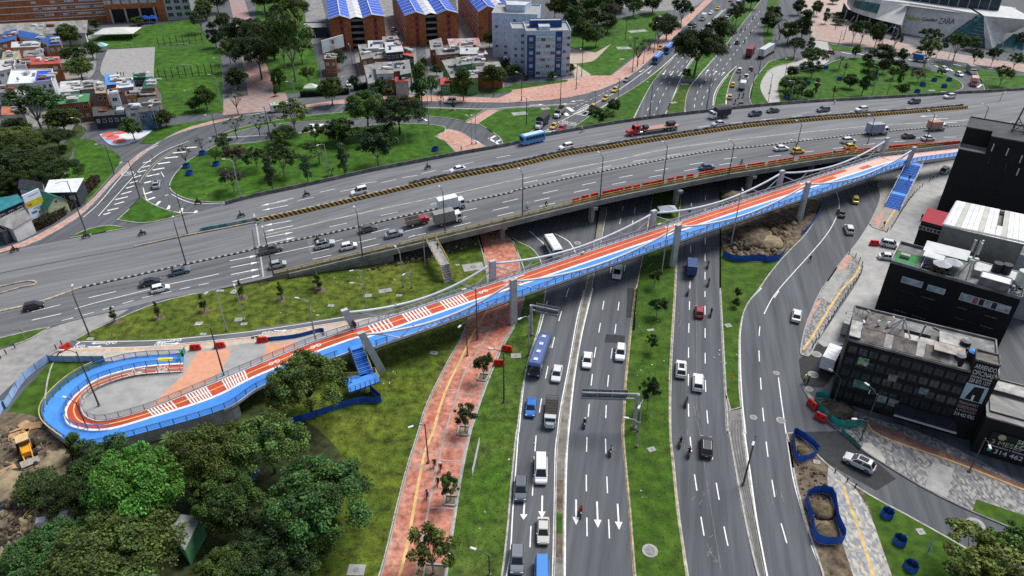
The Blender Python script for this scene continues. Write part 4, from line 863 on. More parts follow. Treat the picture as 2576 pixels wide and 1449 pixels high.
def make_car(L, W, Hh, belt, cab, hood=.86, wr=.32, rails=False, sunroof=False, bed=None, wb=.29):
 """cab: bottom rear x, top rear x, top front x, bottom front x as fractions of the length from the centre"""
 p = Proto(); w_ = W / 2; zl = .24; a, b, c, d = [L * k for k in cab]
 m_ = MB()
 zr = belt if not bed else belt * .98
 st_ = [(-.5, .80, zl + .12, zr * .80), (-.485, .93, zl + .04, zr * .93), (-.44, .985, zl, zr), (-.2, 1, zl, belt), (.1, 1, zl, belt), (cab[3] + .01, .99, zl, belt * .985), (.40, .97, zl, belt * hood), (.46, .93, zl + .03, belt * hood * .92), (.495, .82, zl + .12, belt * hood * .74)]
 m_.loft([ring_(L * f_, w_ * g, lo, hi) for f_, g, lo, hi in st_])
 wt = w_ * .76; wbm = w_ * .90
 lo = [(a, -wbm), (d, -wbm), (d, wbm), (a, wbm)]; hi = [(b, -wt), (c, -wt), (c, wt), (b, wt)]
 R0 = [(x, y, belt - .03) for x, y in lo]; R1 = [(x, y, Hh - .06) for x, y in hi]; R2 = [(lerp(x, (b + c) / 2, .06), y * .9, Hh) for x, y in hi]
 m_.loft([R0, R1, R2])
 p.add('body', m_.mesh('body', paint), col=0)
 def pane(name, q, e=.012):
  q = [Vector(x) for x in q]; n_ = (q[1] - q[0]).cross(q[3] - q[0]).normalized(); cc = sum(q, Vector()) / 4
  q = [cc + (x - cc) * .9 + n_ * e for x in q]; q2 = [x - n_ * .03 for x in q]
  mm = MB(); mm.add(q + q2, [(0, 1, 2, 3), (0, 4, 5, 1), (1, 5, 6, 2), (2, 6, 7, 3), (3, 7, 4, 0)]); p.add(name, mm.mesh(name, glass))
 z0, z1 = belt - .01, Hh - .08
 pane('windscreen', [R0[2], R1[2], R1[1], R0[1]]); pane('rear_window', [R0[0], R1[0], R1[3], R0[3]])
 for s_ in (0, 1):
  A0, A1, B0_, B1 = (R0[0], R0[1], R1[0], R1[1]) if s_ == 0 else (R0[2], R0[3], R1[2], R1[3])
  A0, A1, B0_, B1 = Vector(A0), Vector(A1), Vector(B0_), Vector(B1); mA, mB_ = A0.lerp(A1, .5), B0_.lerp(B1, .5)
  pane('side_window', [A0, mA, mB_, B0_]); pane('side_window', [mA, A1, B1, mB_])
 for sx in (-1, 1):
  for sy in (-1, 1): p.add('wheel', WM[wr], (L * wb * sx + (.02 if sx > 0 else -.02), sy * (w_ - .09), wr))
 hl = MB().box(-.06, .05, -.17, .17, -.07, .07).mesh('headlight', lampW); tl = MB().box(-.05, .06, -.13, .13, -.09, .09).mesh('tail_light', lampR)
 for s_ in (-1, 1):
  p.add('headlight', hl, (L * .475, s_ * w_ * .70, belt * hood * .78)); p.add('tail_light', tl, (-L * .492, s_ * w_ * .72, belt * .80))
  p.add('mirror', MB().box(-.06, .06, -.07, .07, -.05, .05).mesh('mirror', paint), (d - .3, s_ * (w_ + .0), belt + .05), col=0)
 p.add('number_plate', MB().box(-.02, .02, -.18, .18, -.06, .06).mesh('number_plate', plateM), (-L * .5 - .005, 0, belt * .66))
 p.add('grille', MB().box(-.03, .02, -w_ * .45, w_ * .45, -.07, .07).mesh('grille', darkP), (L * .485, 0, .5))
 if rails:
  for s_ in (-1, 1): p.add('roof_rail', MB().box(b + .1, c - .1, -.025, .025, 0, .06).mesh('roof_rail', chromeM), (0, s_ * wt * .86, Hh - .01))
 if sunroof: p.add('sunroof', MB().box(lerp(b, c, .25), c - .12, -wt * .66, wt * .66, 0, .012).mesh('sunroof', glass), (0, 0, Hh))
 if bed:
  p.add('cargo_bed', MB().box(-L * .47, a + .02, -w_ * .8, w_ * .8, 0, .02).mesh('cargo_bed', darkP), (0, 0, belt + .005))
 return p
SEDAN = make_car(4.2, 1.70, 1.43, .92, (-.40, -.24, .09, .27)); HATCH = make_car(3.7, 1.65, 1.50, .94, (-.475, -.36, .10, .29)); SUV = make_car(4.3, 1.80, 1.64, 1.03, (-.475, -.38, .09, .27), .9, .36, True)
SUVS = make_car(4.45, 1.83, 1.64, 1.02, (-.47, -.36, .08, .26), .9, .36, True, True); PICK = make_car(5.2, 1.85, 1.75, 1.05, (-.10, -.06, .13, .27), .9, .36, False, False, True, .31)
VAN = make_car(5.1, 1.92, 1.95, 1.08, (-.49, -.475, .19, .36), .84, .36); MINIV = make_car(4.2, 1.7, 1.85, 1.0, (-.49, -.46, .05, .25), .86, .32)
TAXI = make_car(3.7, 1.6, 1.5, .93, (-.45, -.30, .09, .28)); TAXI.add('roof_sign', MB().box(-.12, .12, -.35, .35, 0, .16).mesh('roof_sign', M('taxi_sign', (.7, .68, .5), .5, 0)), (.1, 0, 1.5))
def make_truck(L, W=2.2, cabL=1.75, boxH=2.35, bedZ=1.0, cabH=2.35, nose=0., cover='box', axles=None, ribs=True):
 """lorry: cab in front, cargo behind; cover = box, tarp, stake or flat"""
 p = Proto(); w_ = W / 2; x1 = L / 2; x0 = x1 - cabL
 m_ = MB(); cw = w_ * .93
 if nose: m_.loft([[(x1 - nose, -cw * .8, .5), (x1 - nose, cw * .8, .5), (x1 - nose, cw * .72, 1.45), (x1 - nose, -cw * .72, 1.45)], [(x1, -cw * .66, .5), (x1, cw * .66, .5), (x1, cw * .56, 1.25), (x1, -cw * .56, 1.25)]])
 f1 = x1 - nose
 m_.loft([[(x0, -cw, .45), (x0, cw, .45), (x0, cw, cabH - .1), (x0, -cw, cabH - .1)], [(f1 - .45, -cw, .45), (f1 - .45, cw, .45), (f1 - .45, cw * .96, cabH), (f1 - .45, -cw * .96, cabH)], [(f1 - .12, -cw, .45), (f1 - .12, cw, .45), (f1 - .12, cw * .94, 1.5), (f1 - .12, -cw * .94, 1.5)], [(f1, -cw * .95, .5), (f1, cw * .95, .5), (f1, cw * .9, 1.25), (f1, -cw * .9, 1.25)]])
 p.add('cab', m_.mesh('cab', paint), col=0)
 q = [(f1 - .42, -cw * .86, cabH - .12), (f1 - .14, -cw * .86, 1.52), (f1 - .14, cw * .86, 1.52), (f1 - .42, cw * .86, cabH - .12)]
 p.add('windscreen', MB().add([(x + .03, y, z + .03) for x, y, z in q] + [(x - .02, y, z) for x, y, z in q], [(0, 1, 2, 3), (0, 4, 5, 1), (1, 5, 6, 2), (2, 6, 7, 3), (3, 7, 4, 0)]).mesh('windscreen', glass))
 for s_ in (-1, 1): p.add('side_window', MB().box(x0 + .45, f1 - .5, -.01, .01, 1.45, cabH - .25).mesh('side_window', glass), (0, s_ * (cw + .005), 0)); p.add('headlight', MB().box(-.03, .03, -.16, .16, -.1, .1).mesh('headlight', lampW), (x1 + .0, s_ * cw * (.5 if nose else .72), .75)); p.add('mirror', MB().box(-.06, .06, -.06, .06, -.25, .25).mesh('mirror', darkP), (f1 - .25, s_ * (cw + .18), 1.75))
 xb0, xb1 = -L / 2, x0 - .12
 p.add('chassis', MB().box(xb0 + .1, x0 + .3, -.45, .45, .55, bedZ - .1).mesh('chassis', darkP))
 if cover == 'box':
  m_ = MB(); m_.box(xb0, xb1, -w_, w_, bedZ - .1, bedZ + boxH)
  p.add('cargo_box', m_.mesh('cargo_box', flat), col=1)
  if ribs:
   n_ = max(3, int((xb1 - xb0) / 1.05)); rb = MB().box(-.03, .03, -w_ - .02, w_ + .02, bedZ - .1, bedZ + boxH + .03).mesh('rib', flat)
   for k in range(n_ + 1): p.add('rib', rb, (lerp(xb0 + .04, xb1 - .04, k / n_), 0, 0), col=1)
  p.add('rear_door', MB().box(-.03, .0, -w_ * .9, -.03, bedZ + .05, bedZ + boxH - .1).mesh('rear_door', flat), (xb0 - .01, 0, 0), col=1); p.add('rear_door', MB().box(-.03, 0, .03, w_ * .9, bedZ + .05, bedZ + boxH - .1).mesh('rear_door', flat), (xb0 - .01, 0, 0), col=1)
 elif cover == 'tarp':
  m_ = MB(); rr = []
  for k in range(9):
   x = lerp(xb0, xb1, k / 8); dz = .05 * (k % 2); rr.append([(x, -w_, bedZ), (x, w_, bedZ), (x, w_, bedZ + boxH * .8 - dz), (x, w_ * .55, bedZ + boxH - dz), (x, -w_ * .55, bedZ + boxH - dz), (x, -w_, bedZ + boxH * .8 - dz)])
  m_.loft(rr); p.add('tarpaulin', m_.mesh('tarpaulin', M('tarpaulin', (.035, .037, .04), .7, .2, 1.)))
 else:
  p.add('bed', MB().box(xb0, xb1, -w_, w_, bedZ - .12, bedZ).mesh('bed', M('bed_wood', (.05, .045, .04), .9, .3, 2.)))
  if cover == 'stake':
   for s_ in (-1, 1):
    for z in (.15, .45, .75): p.add('side_board', MB().box(xb0, xb1, -.03, .03, 0, .22).mesh('side_board', flat), (0, s_ * w_ * .98, bedZ + z), col=1)
   for z in (.15, .45, .75): p.add('tail_board', MB().box(-.03, .03, -w_, w_, 0, .22).mesh('tail_board', flat), (xb0, 0, bedZ + z), col=1)
  if cover == 'cage':
   for k in range(8): p.add('hoop', MB().tube([(0, -w_, 0), (0, -w_, .9), (0, w_, .9), (0, w_, 0)], .035, 5).mesh('hoop', darkP), (lerp(xb0 + .05, xb1, k / 7), 0, bedZ))
  if cover == 'dump':
   m_ = MB(); z0, z1 = bedZ, bedZ + 1.0; t_ = .1
   for a_ in ((xb0, xb1, -w_, -w_ + t_), (xb0, xb1, w_ - t_, w_), (xb1 - t_, xb1, -w_ + t_, w_ - t_), (xb0, xb0 + t_, -w_ + t_, w_ - t_)): m_.box(*a_, z0, z1)
   p.add('dump_body', m_.mesh('dump_body', flat), col=1)
 for x in (axles or (x1 - nose * .5 - .95, xb0 + 1.35)):
  for s_ in (-1, 1): p.add('wheel', WM[.48], (x, s_ * (w_ - .14), .48))
 for s_ in (-1, 1): p.add('tail_light', MB().box(-.03, .03, -.12, .12, -.07, .07).mesh('tail_light', lampR), (xb0 - .02, s_ * w_ * .8, .85))
 return p
BOXT = make_truck(6.6); BOXS = make_truck(5.6, 2.0, 1.6, 1.9, .95, 2.1); TARP = make_truck(8.0, 2.4, 1.8, 2.5, 1.1, 2.4, .8, 'tarp'); TARPF = make_truck(6.8, 2.3, 1.7, 2.3, 1.05, 2.3, 0, 'tarp')
CAGE = make_truck(6.3, 2.0, 1.7, 0, .95, 2.0, .3, 'cage'); STAKE = make_truck(5.4, 1.9, 2.0, 0, .9, 1.75, .9, 'stake'); DUMP = make_truck(7.2, 2.4, 1.9, 0, 1.3, 2.5, 1.0, 'dump', (2.3, -1.2, -2.5))
CONT = make_truck(9.0, 2.5, 1.9, 2.6, 1.2, 2.7, 0, 'box', (3.4, -2.0, -3.3)); LONGT = make_truck(14.5, 2.5, 2.3, 2.7, 1.25, 2.8, 1.0, 'box', (5.6, 3.2, -4.0, -5.3, -6.4))
def make_semi():
 p = Proto(); L = 16.5; x1 = L / 2
 m_ = MB(); m_.loft([[(x1 - 3.6, -1.1, .6), (x1 - 3.6, 1.1, .6), (x1 - 3.6, 1.1, 2.9), (x1 - 3.6, -1.1, 2.9)], [(x1 - 2.2, -1.1, .6), (x1 - 2.2, 1.1, .6), (x1 - 2.2, 1.0, 2.8), (x1 - 2.2, -1.0, 2.8)], [(x1 - 1.9, -1.05, .6), (x1 - 1.9, 1.05, .6), (x1 - 1.9, .9, 1.75), (x1 - 1.9, -.9, 1.75)], [(x1 - .1, -.85, .6), (x1 - .1, .85, .6), (x1 - .1, .7, 1.5), (x1 - .1, -.7, 1.5)], [(x1, -.8, .7), (x1, .8, .7), (x1, .65, 1.35), (x1, -.65, 1.35)]])
 p.add('cab', m_.mesh('cab', paint), col=0)
 p.add('windscreen', MB().add([(x1 - 1.86, -.85, 1.8), (x1 - 1.86, .85, 1.8), (x1 - 2.15, .85, 2.65), (x1 - 2.15, -.85, 2.65)], [(0, 1, 2, 3)]).mesh('windscreen', glass))
 for s_ in (-1, 1):
  p.add('side_window', MB().box(x1 - 3.1, x1 - 2.35, -.01, .01, 1.85, 2.6).mesh('side_window', glass), (0, s_ * 1.10, 0)); p.add('exhaust', MB().cyl(x1 - 3.8, s_ * .95, .9, 3.5, .08, 6).mesh('exhaust', rimM)); p.add('fuel_tank', MB().tube([(x1 - 4.6, s_ * .85, .75), (x1 - 3.0, s_ * .85, .75)], .32, 8).mesh('fuel_tank', rimM)); p.add('headlight', MB().box(-.04, .04, -.12, .12, -.1, .1).mesh('headlight', lampW), (x1 - .02, s_ * .62, 1.0))
 p.add('chassis', MB().box(-x1 + .2, x1 - 1., -.5, .5, .7, 1.05).mesh('chassis', darkP))
 p.add('trailer_bed', MB().box(-x1, x1 - 4.9, -1.25, 1.25, 1.15, 1.4).mesh('trailer_bed', M('trailer_deck', (.42, .24, .2), .85, .15, 2.)))
 for x, l_, h_ in ((x1 - 5.9, 1.6, 1.1), (-x1 + 2.4, 2.7, 1.3)):
  rr = [[(x + l_ / 2 * f_, math.cos(a_) * .95 * g, 1.4 + h_ * .5 + math.sin(a_) * h_ * .5 * g) for a_ in [k * .5236 for k in range(12)]] for f_, g in ((-1, .7), (-.8, 1), (.8, 1), (1, .7))]
  p.add('covered_load', MB().loft(rr).mesh('covered_load', M('tarpaulin')))
 for x in (x1 - 1.2, x1 - 4.2, x1 - 5.4, -x1 + 3.6, -x1 + 2.4, -x1 + 1.2):
  for s_ in (-1, 1): p.add('wheel', WM[.48], (x, s_ * 1.05, .48))
 for s_ in (-1, 1): p.add('tail_light', MB().box(-.03, .03, -.15, .15, -.07, .07).mesh('tail_light', lampR), (-x1 - .02, s_ * 1.0, 1.2))
 return p
SEMI = make_semi()
def make_bus(L, W=2.4, Hh=2.95, twoTone=False, roofunits=4):
 p = Proto(); w_ = W / 2; x = L / 2
 def rg(xx, zlo, zhi, g=1.): return [(xx, -w_ * g, zlo), (xx, w_ * g, zlo), (xx, w_ * g, zhi - .2), (xx, w_ * g * .85, zhi), (xx, -w_ * g * .85, zhi), (xx, -w_ * g, zhi - .2)]
 p.add('body', MB().loft([rg(-x, .45, Hh - .1, .96), rg(-x + .15, .4, Hh), rg(x - .5, .4, Hh), rg(x - .12, .4, Hh - .25, .98), rg(x, .5, 1.6, .95)]).mesh('body', paint), col=0)
 p.add('roof_panel', MB().box(-x + .3, x - .7, -w_ * .8, w_ * .8, Hh, Hh + .03).mesh('roof_panel', flat), col=1)
 n_ = max(4, int(L / 1.15))
 for k in range(n_):
  a_ = lerp(-x + .35, x - .9, k / n_); b_ = lerp(-x + .35, x - .9, (k + 1) / n_) - .1
  for s_ in (-1, 1): p.add('side_window', MB().box(a_, b_, -.012, .012, 1.45, Hh - .45).mesh('side_window', glass), (0, s_ * (w_ + .004), 0))
 q = [(x - .1, -w_ * .86, 1.35), (x - .1, w_ * .86, 1.35), (x - .42, w_ * .84, Hh - .25), (x - .42, -w_ * .84, Hh - .25)]
 q = [(x + .03, -w_ * .86, 1.3), (x + .03, w_ * .86, 1.3), (x - .06, w_ * .84, Hh - .35), (x - .06, -w_ * .84, Hh - .35)]
 p.add('windscreen', MB().add(q + [(a - .15, b, c) for a, b, c in q], [(0, 1, 2, 3), (0, 4, 5, 1), (1, 5, 6, 2), (2, 6, 7, 3), (3, 7, 4, 0)]).mesh('windscreen', glass))
 p.add('rear_window', MB().box(-.012, .012, -w_ * .75, w_ * .75, 1.6, Hh - .4).mesh('rear_window', glass), (-x - .004, 0, 0))
 for k in range(roofunits):
  p.add('roof_hatch', MB().box(-.35, .35, -.35, .35, 0, .14).mesh('roof_hatch', flat), (lerp(-x + 1.2, x - 1.6, k / max(1, roofunits - 1)), 0, Hh + .02), col=2)
 for xx in (x - 1.7, -x + 1.9):
  for s_ in (-1, 1): p.add('wheel', WM[.48], (xx, s_ * (w_ - .12), .48))
 for s_ in (-1, 1): p.add('headlight', MB().box(-.03, .03, -.18, .18, -.1, .1).mesh('headlight', lampW), (x + .01, s_ * w_ * .7, .8)); p.add('tail_light', MB().box(-.03, .03, -.12, .12, -.15, .15).mesh('tail_light', lampR), (-x - .01, s_ * w_ * .8, 1.0)); p.add('mirror', MB().box(-.06, .06, -.1, .1, -.2, .2).mesh('mirror', darkP), (x - .05, s_ * (w_ + .2), 2.1))
 return p
BUS = make_bus(9.5); BUSM = make_bus(7.2, 2.2, 2.75, roofunits=2)
def put(protoT, name, s, dx, dy, cols, label, cat_, deck=False, z=0., group=None):
 (u, v), = px(s)
 if deck:
  a = D(u, v); b = D(u + dx / 4, v + dy / 4); z_ = hdeck(a) + .045
  p = P(u, v, z_)
 else: a = P(u, v, z); b = P(u + dx / 4, v + dy / 4, z); p = P(u, v, z + .02)
 d_ = b - a; rz = math.atan2(d_.y, d_.x)
 t = thing(name, label, cat_, p, rz, group)
 protoT.place(t, cols)
 if deck:
  e = Vector((d_.x, d_.y, 0)).normalized() * 2; sl = math.atan2(hdeck(p + e) - hdeck(p - e), 4); t.rotation_euler = (0, -sl, rz)
 return t
WH, SV, GY, DG_, BK, BL, RD, YL, BEI = (.80, .80, .80), (.50, .52, .54), (.17, .18, .19), (.055, .06, .068), (.018, .019, .021), (.02, .13, .55), (.42, .025, .02), (.80, .50, .02), (.55, .53, .47)
DBL = (.035, .055, .09)
Rt, Lf = (100, -24), (-100, 24)
V = [
(SEDAN, 'sedan', '01: 1815 1300', Rt, [(.10, .13, .17)], 'slate grey sedan passing under the kerb divider before the expansion joint', 'car', 1),
(SEDAN, 'sedan', '01: 1520 1412', Rt, [BK], 'black sedan beside a white hatchback on the overpass', 'car', 1),
(HATCH, 'hatchback', '02: 1620 28', Rt, [WH], 'white hatchback next to a black sedan near the lawn edge', 'car', 1),
(HATCH, 'hatchback', '02: 350 205', Rt, [BK], 'black hatchback alone on the road above the service lane', 'car', 1),
(SUVS, 'suv', '01: 1580 425', (10, -60), [SV], 'silver SUV on the curving slip road by hatched stripes', 'car', 0),
(PICK, 'pickup', '11: 155 1085', Rt, [(.12, .115, .11)], 'dark grey pickup on the expansion joint with a motorcycle ahead', 'pickup', 1),
(SUVS, 'suv', '11: 700 1030', Rt, [SV], 'silver SUV behind a white hatchback on the overpass', 'car', 1),
(HATCH, 'hatchback', '11: 940 1050', Rt, [WH], 'white hatchback with dark roof ahead of a silver SUV', 'car', 1),
(HATCH, 'hatchback', '11: 225 1235', Rt, [(.40, .41, .42)], 'silver hatchback in the lane nearest the yellow railing', 'car', 1),
(SEDAN, 'sedan', '11: 1135 872', Rt, [(.085, .085, .09)], 'dark grey sedan alongside the low kerb divider', 'car', 1),
(SEDAN, 'sedan', '11: 1395 925', Rt, [(.28, .30, .32)], 'grey sedan behind the red stake truck', 'car', 1),
(STAKE, 'stake_truck', '11: 1630 808', Rt, [(.42, .03, .03), (.22, .15, .11)], 'small red stake-bed truck with wooden sides on the overpass', 'truck', 1),
(BOXT, 'box_truck', '11: 1975 655', Rt, [WH, (.70, .71, .72)], 'white box truck beside a grey box truck on overpass', 'truck', 1),
(BOXT, 'box_truck', '11: 1940 795', Rt, [WH, (.25, .25, .24)], 'white-cabbed truck with grey cargo box on overpass', 'truck', 1),
(MINIV, 'van', '11: 1042 500', Lf, [WH], 'small white panel van next to the striped barrier', 'van', 1),
(SEDAN, 'sedan', '11: 2030 275', Lf, [WH], 'white sedan just ahead of the graffiti barrier', 'car', 1),
(BUSM, 'bus', '20: 205 1435', Lf, [(.06, .28, .62), (.45, .6, .75), WH], 'blue and white minibus on the far side of overpass', 'bus', 1),
(SUV, 'suv', '21: 545 48', Lf, [WH], 'white SUV following the blue and white minibus', 'car', 1),
(SEMI, 'semi_truck', '20: 1410 1330', (-100, 14), [(.48, .025, .02)], 'red tractor unit pulling a flat trailer with dark covered loads', 'truck', 1),
(TARPF, 'covered_truck', '20: 2080 1185', (-100, 14), [WH], 'truck with white cab and black covered cargo on overpass', 'truck', 1),
(SEDAN, 'sedan', '20: 2075 1262', (-100, 12), [SV], 'silver sedan below the black covered truck', 'car', 1),
(SUV, 'suv', '20: 2440 1165', (-100, 12), [DBL], 'dark blue SUV ahead of a dark sedan on far carriageway', 'car', 1),
(SEDAN, 'sedan', '30: 45 1130', (-100, 10), [DG_], 'dark sedan behind the dark blue SUV', 'car', 1),
(SUV, 'suv', '30: 550 1122', (-100, 8), [(.10, .11, .13)], 'charcoal SUV ahead of the white SUV on far carriageway', 'car', 1),
(SUV, 'suv', '30: 935 1120', (-100, 8), [WH], 'white SUV on the far carriageway below the right loop lawn', 'car', 1),
(SUV, 'suv', '30: 1465 1040', (-100, 8), [DBL], 'dark SUV near the parapet of the right loop lawn', 'car', 1),
(SUV, 'suv', '30: 1820 988', (-100, 8), [(.62, .63, .64)], 'pale silver estate car joining beside dashed merge line', 'car', 1),
(SEDAN, 'sedan', '21: 1960 252', (100, -14), [(.08, .11, .16)], 'blue-grey sedan passing the row of red barriers', 'car', 1),
(SEDAN, 'sedan', '31: 130 62', (100, -9), [WH], 'white sedan ahead of the yellow taxi by red barriers', 'car', 1),
(TAXI, 'taxi', '31: 295 92', (100, -9), [YL], 'yellow taxi nearest the red barriers on the overpass', 'taxi', 1),
(TAXI, 'taxi', '31: 825 48', (100, -8), [YL], 'yellow taxi beside a white SUV on the overpass', 'taxi', 1),
(SUV, 'suv', '30: 805 1436', (100, -8), [WH], 'white SUV above a yellow taxi on the overpass', 'car', 1),
(BOXT, 'box_truck', '30: 1085 1352', (100, -6), [WH, (.30, .33, .40)], 'truck with grey and blue container on the kerb divider', 'truck', 1),
(BOXS, 'box_truck', '30: 1682 1310', (100, -5), [WH, (.42, .24, .18)], 'truck with rusty orange cargo box on the overpass', 'truck', 1),
(SEDAN, 'sedan', '30: 1410 1390', (100, -5), [(.04, .05, .05)], 'black-green sedan ahead of the blue container truck', 'car', 1),
(SEDAN, 'sedan', '30: 1605 1412', (100, -5), [(.62, .64, .66)], 'pale silver sedan below the rusty orange truck', 'car', 1),
(TAXI, 'taxi', '30: 2130 1305', (100, -5), [YL], 'yellow taxi close to the top of the black tower', 'taxi', 1),
(TAXI, 'taxi', '20: 1035 920', (-70, 50), [YL], 'yellow taxi leading the pair at the pink plaza kerb', 'taxi', 0),
(TAXI, 'taxi', '20: 940 1005', (-70, 52), [YL], 'yellow taxi about to reach the zebra crossing', 'taxi', 0),
(TAXI, 'taxi', '20: 808 1095', (-70, 52), [(.78, .45, .06)], 'orange-yellow taxi crossing the zebra stripes', 'taxi', 0),
(SEDAN, 'sedan', '20: 1155 815', (-70, 45), [(.22, .25, .28)], 'grey sedan following two taxis past the pink plaza', 'car', 0),
(BUS, 'bus', '20: 1462 620', (-62, 62), [(.012, .10, .42), (.03, .17, .6), WH], 'blue city bus in front of another blue bus', 'bus', 0),
(BUS, 'bus', '20: 1572 520', (-62, 62), [(.012, .10, .42), (.03, .17, .6), WH], 'blue city bus behind another blue bus', 'bus', 0),
(TAXI, 'taxi', '20: 1490 495', (-62, 62), [YL], 'yellow taxi at the kerb beside the rear blue bus', 'taxi', 0),
(TARPF, 'covered_truck', '20: 1790 305', (-40, 56), [WH], 'truck with dark tall cargo on the upper avenue', 'truck', 0),
(BOXS, 'box_truck', '20: 1920 200', (-50, 50), [WH, (.62, .62, .6)], 'small white truck following the dark cargo truck', 'truck', 0),
(SUV, 'suv', '20: 1835 270', (-45, 55), [(.10, .10, .11)], 'dark SUV hidden behind the dark cargo truck', 'car', 0),
(SEDAN, 'sedan', '20: 2000 140', (-60, 50), [WH], 'white sedan behind the small white truck', 'car', 0),
(TAXI, 'taxi', '20: 2068 98', (-60, 50), [YL], 'yellow taxi far up the avenue', 'taxi', 0),
(SUV, 'suv', '20: 2085 212', (-50, 60), [(.25, .27, .3)], 'grey SUV in the middle avenue lane', 'car', 0),
(SUV, 'suv', '20: 2158 205', (-50, 60), [(.5, .52, .54)], 'silver SUV beside the grey SUV up the avenue', 'car', 0),
(SEDAN, 'sedan', '20: 2172 128', (-50, 60), [(.12, .13, .15)], 'dark sedan behind the silver SUV up the avenue', 'car', 0),
(SEDAN, 'sedan', '20: 2200 14', (-60, 50), [(.3, .03, .03)], 'dark red car at the top of the avenue', 'car', 0),
(SUV, 'suv', '20: 2280 14', (-60, 50), [WH], 'white SUV at the top of the avenue', 'car', 0),
(SUV, 'suv', '20: 2335 24', (-60, 50), [BK], 'black SUV at the top of the avenue', 'car', 0),
(DUMP, 'dump_truck', '20: 475 1160', (-45, 50), [WH, (.26, .25, .22)], 'white dump truck on the slip road by hatched stripes', 'truck', 0),
(TARP, 'covered_truck', '20: 300 1268', (-50, 46), [WH], 'bonneted truck with grey covered cargo at the slip road end', 'truck', 0),
(TAXI, 'taxi', '20: 420 1288', (-50, 46), [(.75, .48, .06)], 'yellow taxi beside a small red car on slip road', 'taxi', 0),
(HATCH, 'hatchback', '20: 500 1308', (-50, 40), [(.45, .03, .04)], 'small red hatchback beside a yellow taxi on slip road', 'car', 0),
(HATCH, 'hatchback', '20: 2265 440', (55, -60), [(.08, .09, .12)], 'dark hatchback among motorcycles on the upper avenue', 'car', 0),
(CONT, 'container_truck', '20: 2392 560', (55, -80), [(.3, .04, .04), (.24, .05, .05)], 'truck with a tall dark red container', 'truck', 0),
(LONGT, 'trailer_truck', '20: 2560 555', (100, -62), [(.42, .03, .03), (.55, .57, .6)], 'red-cabbed truck with long white trailer by the loop', 'truck', 0),
(SUV, 'suv', '20: 2290 722', (30, -60), [(.62, .63, .64)], 'silver SUV at the head of the queue by the lawn tip', 'car', 0),
(HATCH, 'hatchback', '20: 2405 708', (30, -60), [(.26, .05, .06)], 'dark red car in the queue behind the container truck', 'car', 0),
(PICK, 'pickup', '20: 2352 795', (25, -60), [WH], 'white pickup in the queue behind the dark red car', 'pickup', 0),
(BOXS, 'box_truck', '20: 2318 890', (20, -60), [WH, (.62, .62, .6)], 'white box truck at the queue centre', 'truck', 0),
(TAXI, 'taxi', '20: 2220 868', (15, -60), [YL], 'yellow taxi beside the white box truck in the queue', 'taxi', 0),
(TAXI, 'taxi', '20: 2188 992', (5, -60), [(.78, .46, .05)], 'yellow taxi at the tail of the queue by the small lawn', 'taxi', 0),
(SEDAN, 'sedan', '20: 2302 1060', (10, -60), [(.05, .065, .08)], 'dark sedan last in the queue before the overpass', 'car', 0),
(SEDAN, 'sedan', '30: 618 538', (-100, -12), [(.32, .025, .04)], 'dark red sedan at the mouth of the right loop', 'car', 0),
(SEDAN, 'sedan', '30: 1038 560', (100, 16), [(.6, .62, .64)], 'white and dark car on the right loop under trees', 'car', 0),
(TAXI, 'taxi', '30: 1500 550', (-100, -14), [(.72, .48, .05)], 'yellow taxi on the street below the shopping centre', 'taxi', 0),
(BOXS, 'box_truck', '30: 1530 618', (100, 18), [WH, (.05, .17, .42)], 'small truck with blue cargo box on the right loop', 'truck', 0),
(SEDAN, 'sedan', '30: 1768 705', (80, 30), [WH], 'white sedan ahead of the blue box truck on right loop', 'car', 0),
(HATCH, 'hatchback', '30: 1920 762', (70, 34), [WH], 'white hatchback behind the pink truck on right loop', 'car', 0),
(BOXS, 'box_truck', '30: 2035 735', (60, 45), [WH, (.25, .26, .24)], 'truck with dull green-grey box on the right loop', 'truck', 0),
(BOXS, 'box_truck', '30: 2062 855', (8, 60), [(.6, .12, .14), (.62, .35, .36)], 'pink and red truck turning toward the overpass', 'truck', 0),
(BUSM, 'bus', '10: 262 1115', (-100, 12), [(.75, .76, .76), (.10, .45, .06), WH], 'white bus with green rear roof on the park street', 'bus', 0),
(MINIV, 'van', '10: 1955 1035', (-100, 2), [(.72, .74, .76)], 'white minivan on the street by the green corner house', 'van', 0),
(BUSM, 'bus', '21: 412 1085', (50, 80), [(.75, .76, .77), (.78, .78, .78), WH], 'white minibus emerging from under the overpass', 'bus', 0),
(VAN, 'van', '21: 1060 1310', (-16, 80), [(.72, .73, .74)], 'white van coming out from under the footbridge', 'van', 0),
(BOXS, 'box_truck', '21: 1800 1285', (0, -80), [(.03, .04, .12), (.04, .07, .20)], 'dark blue box truck heading under the footbridge', 'truck', 0),
(BUS, 'bus', '22: 275 740', (-28, 80), [(.03, .055, .15), (.08, .13, .30), (.6, .62, .65)], 'dark blue bus on the left service lanes', 'bus', 0),
(SEDAN, 'sedan', '22: 450 885', (-16, 80), [(.66, .67, .68)], 'silver car with roof rack hoop behind the dark flatbed truck', 'car', 0),
(SEDAN, 'sedan', '22: 190 1225', (-10, 80), [(.02, .15, .50)], 'bright blue sedan beside the dark flatbed truck', 'car', 0),
(CAGE, 'flatbed_truck', '22: 390 1295', (-8, 80), [(.5, .52, .53), DG_], 'flatbed truck with dark hooped cargo bed and grey cab', 'truck', 0),
(SEDAN, 'sedan', '22: 755 750', (-8, 80), [WH], 'white sedan next to the concrete median strip', 'car', 0),
(SUV, 'suv', '22: 1088 675', (-8, 80), [WH], 'white SUV close to the yellow kerb of grass median', 'car', 0),
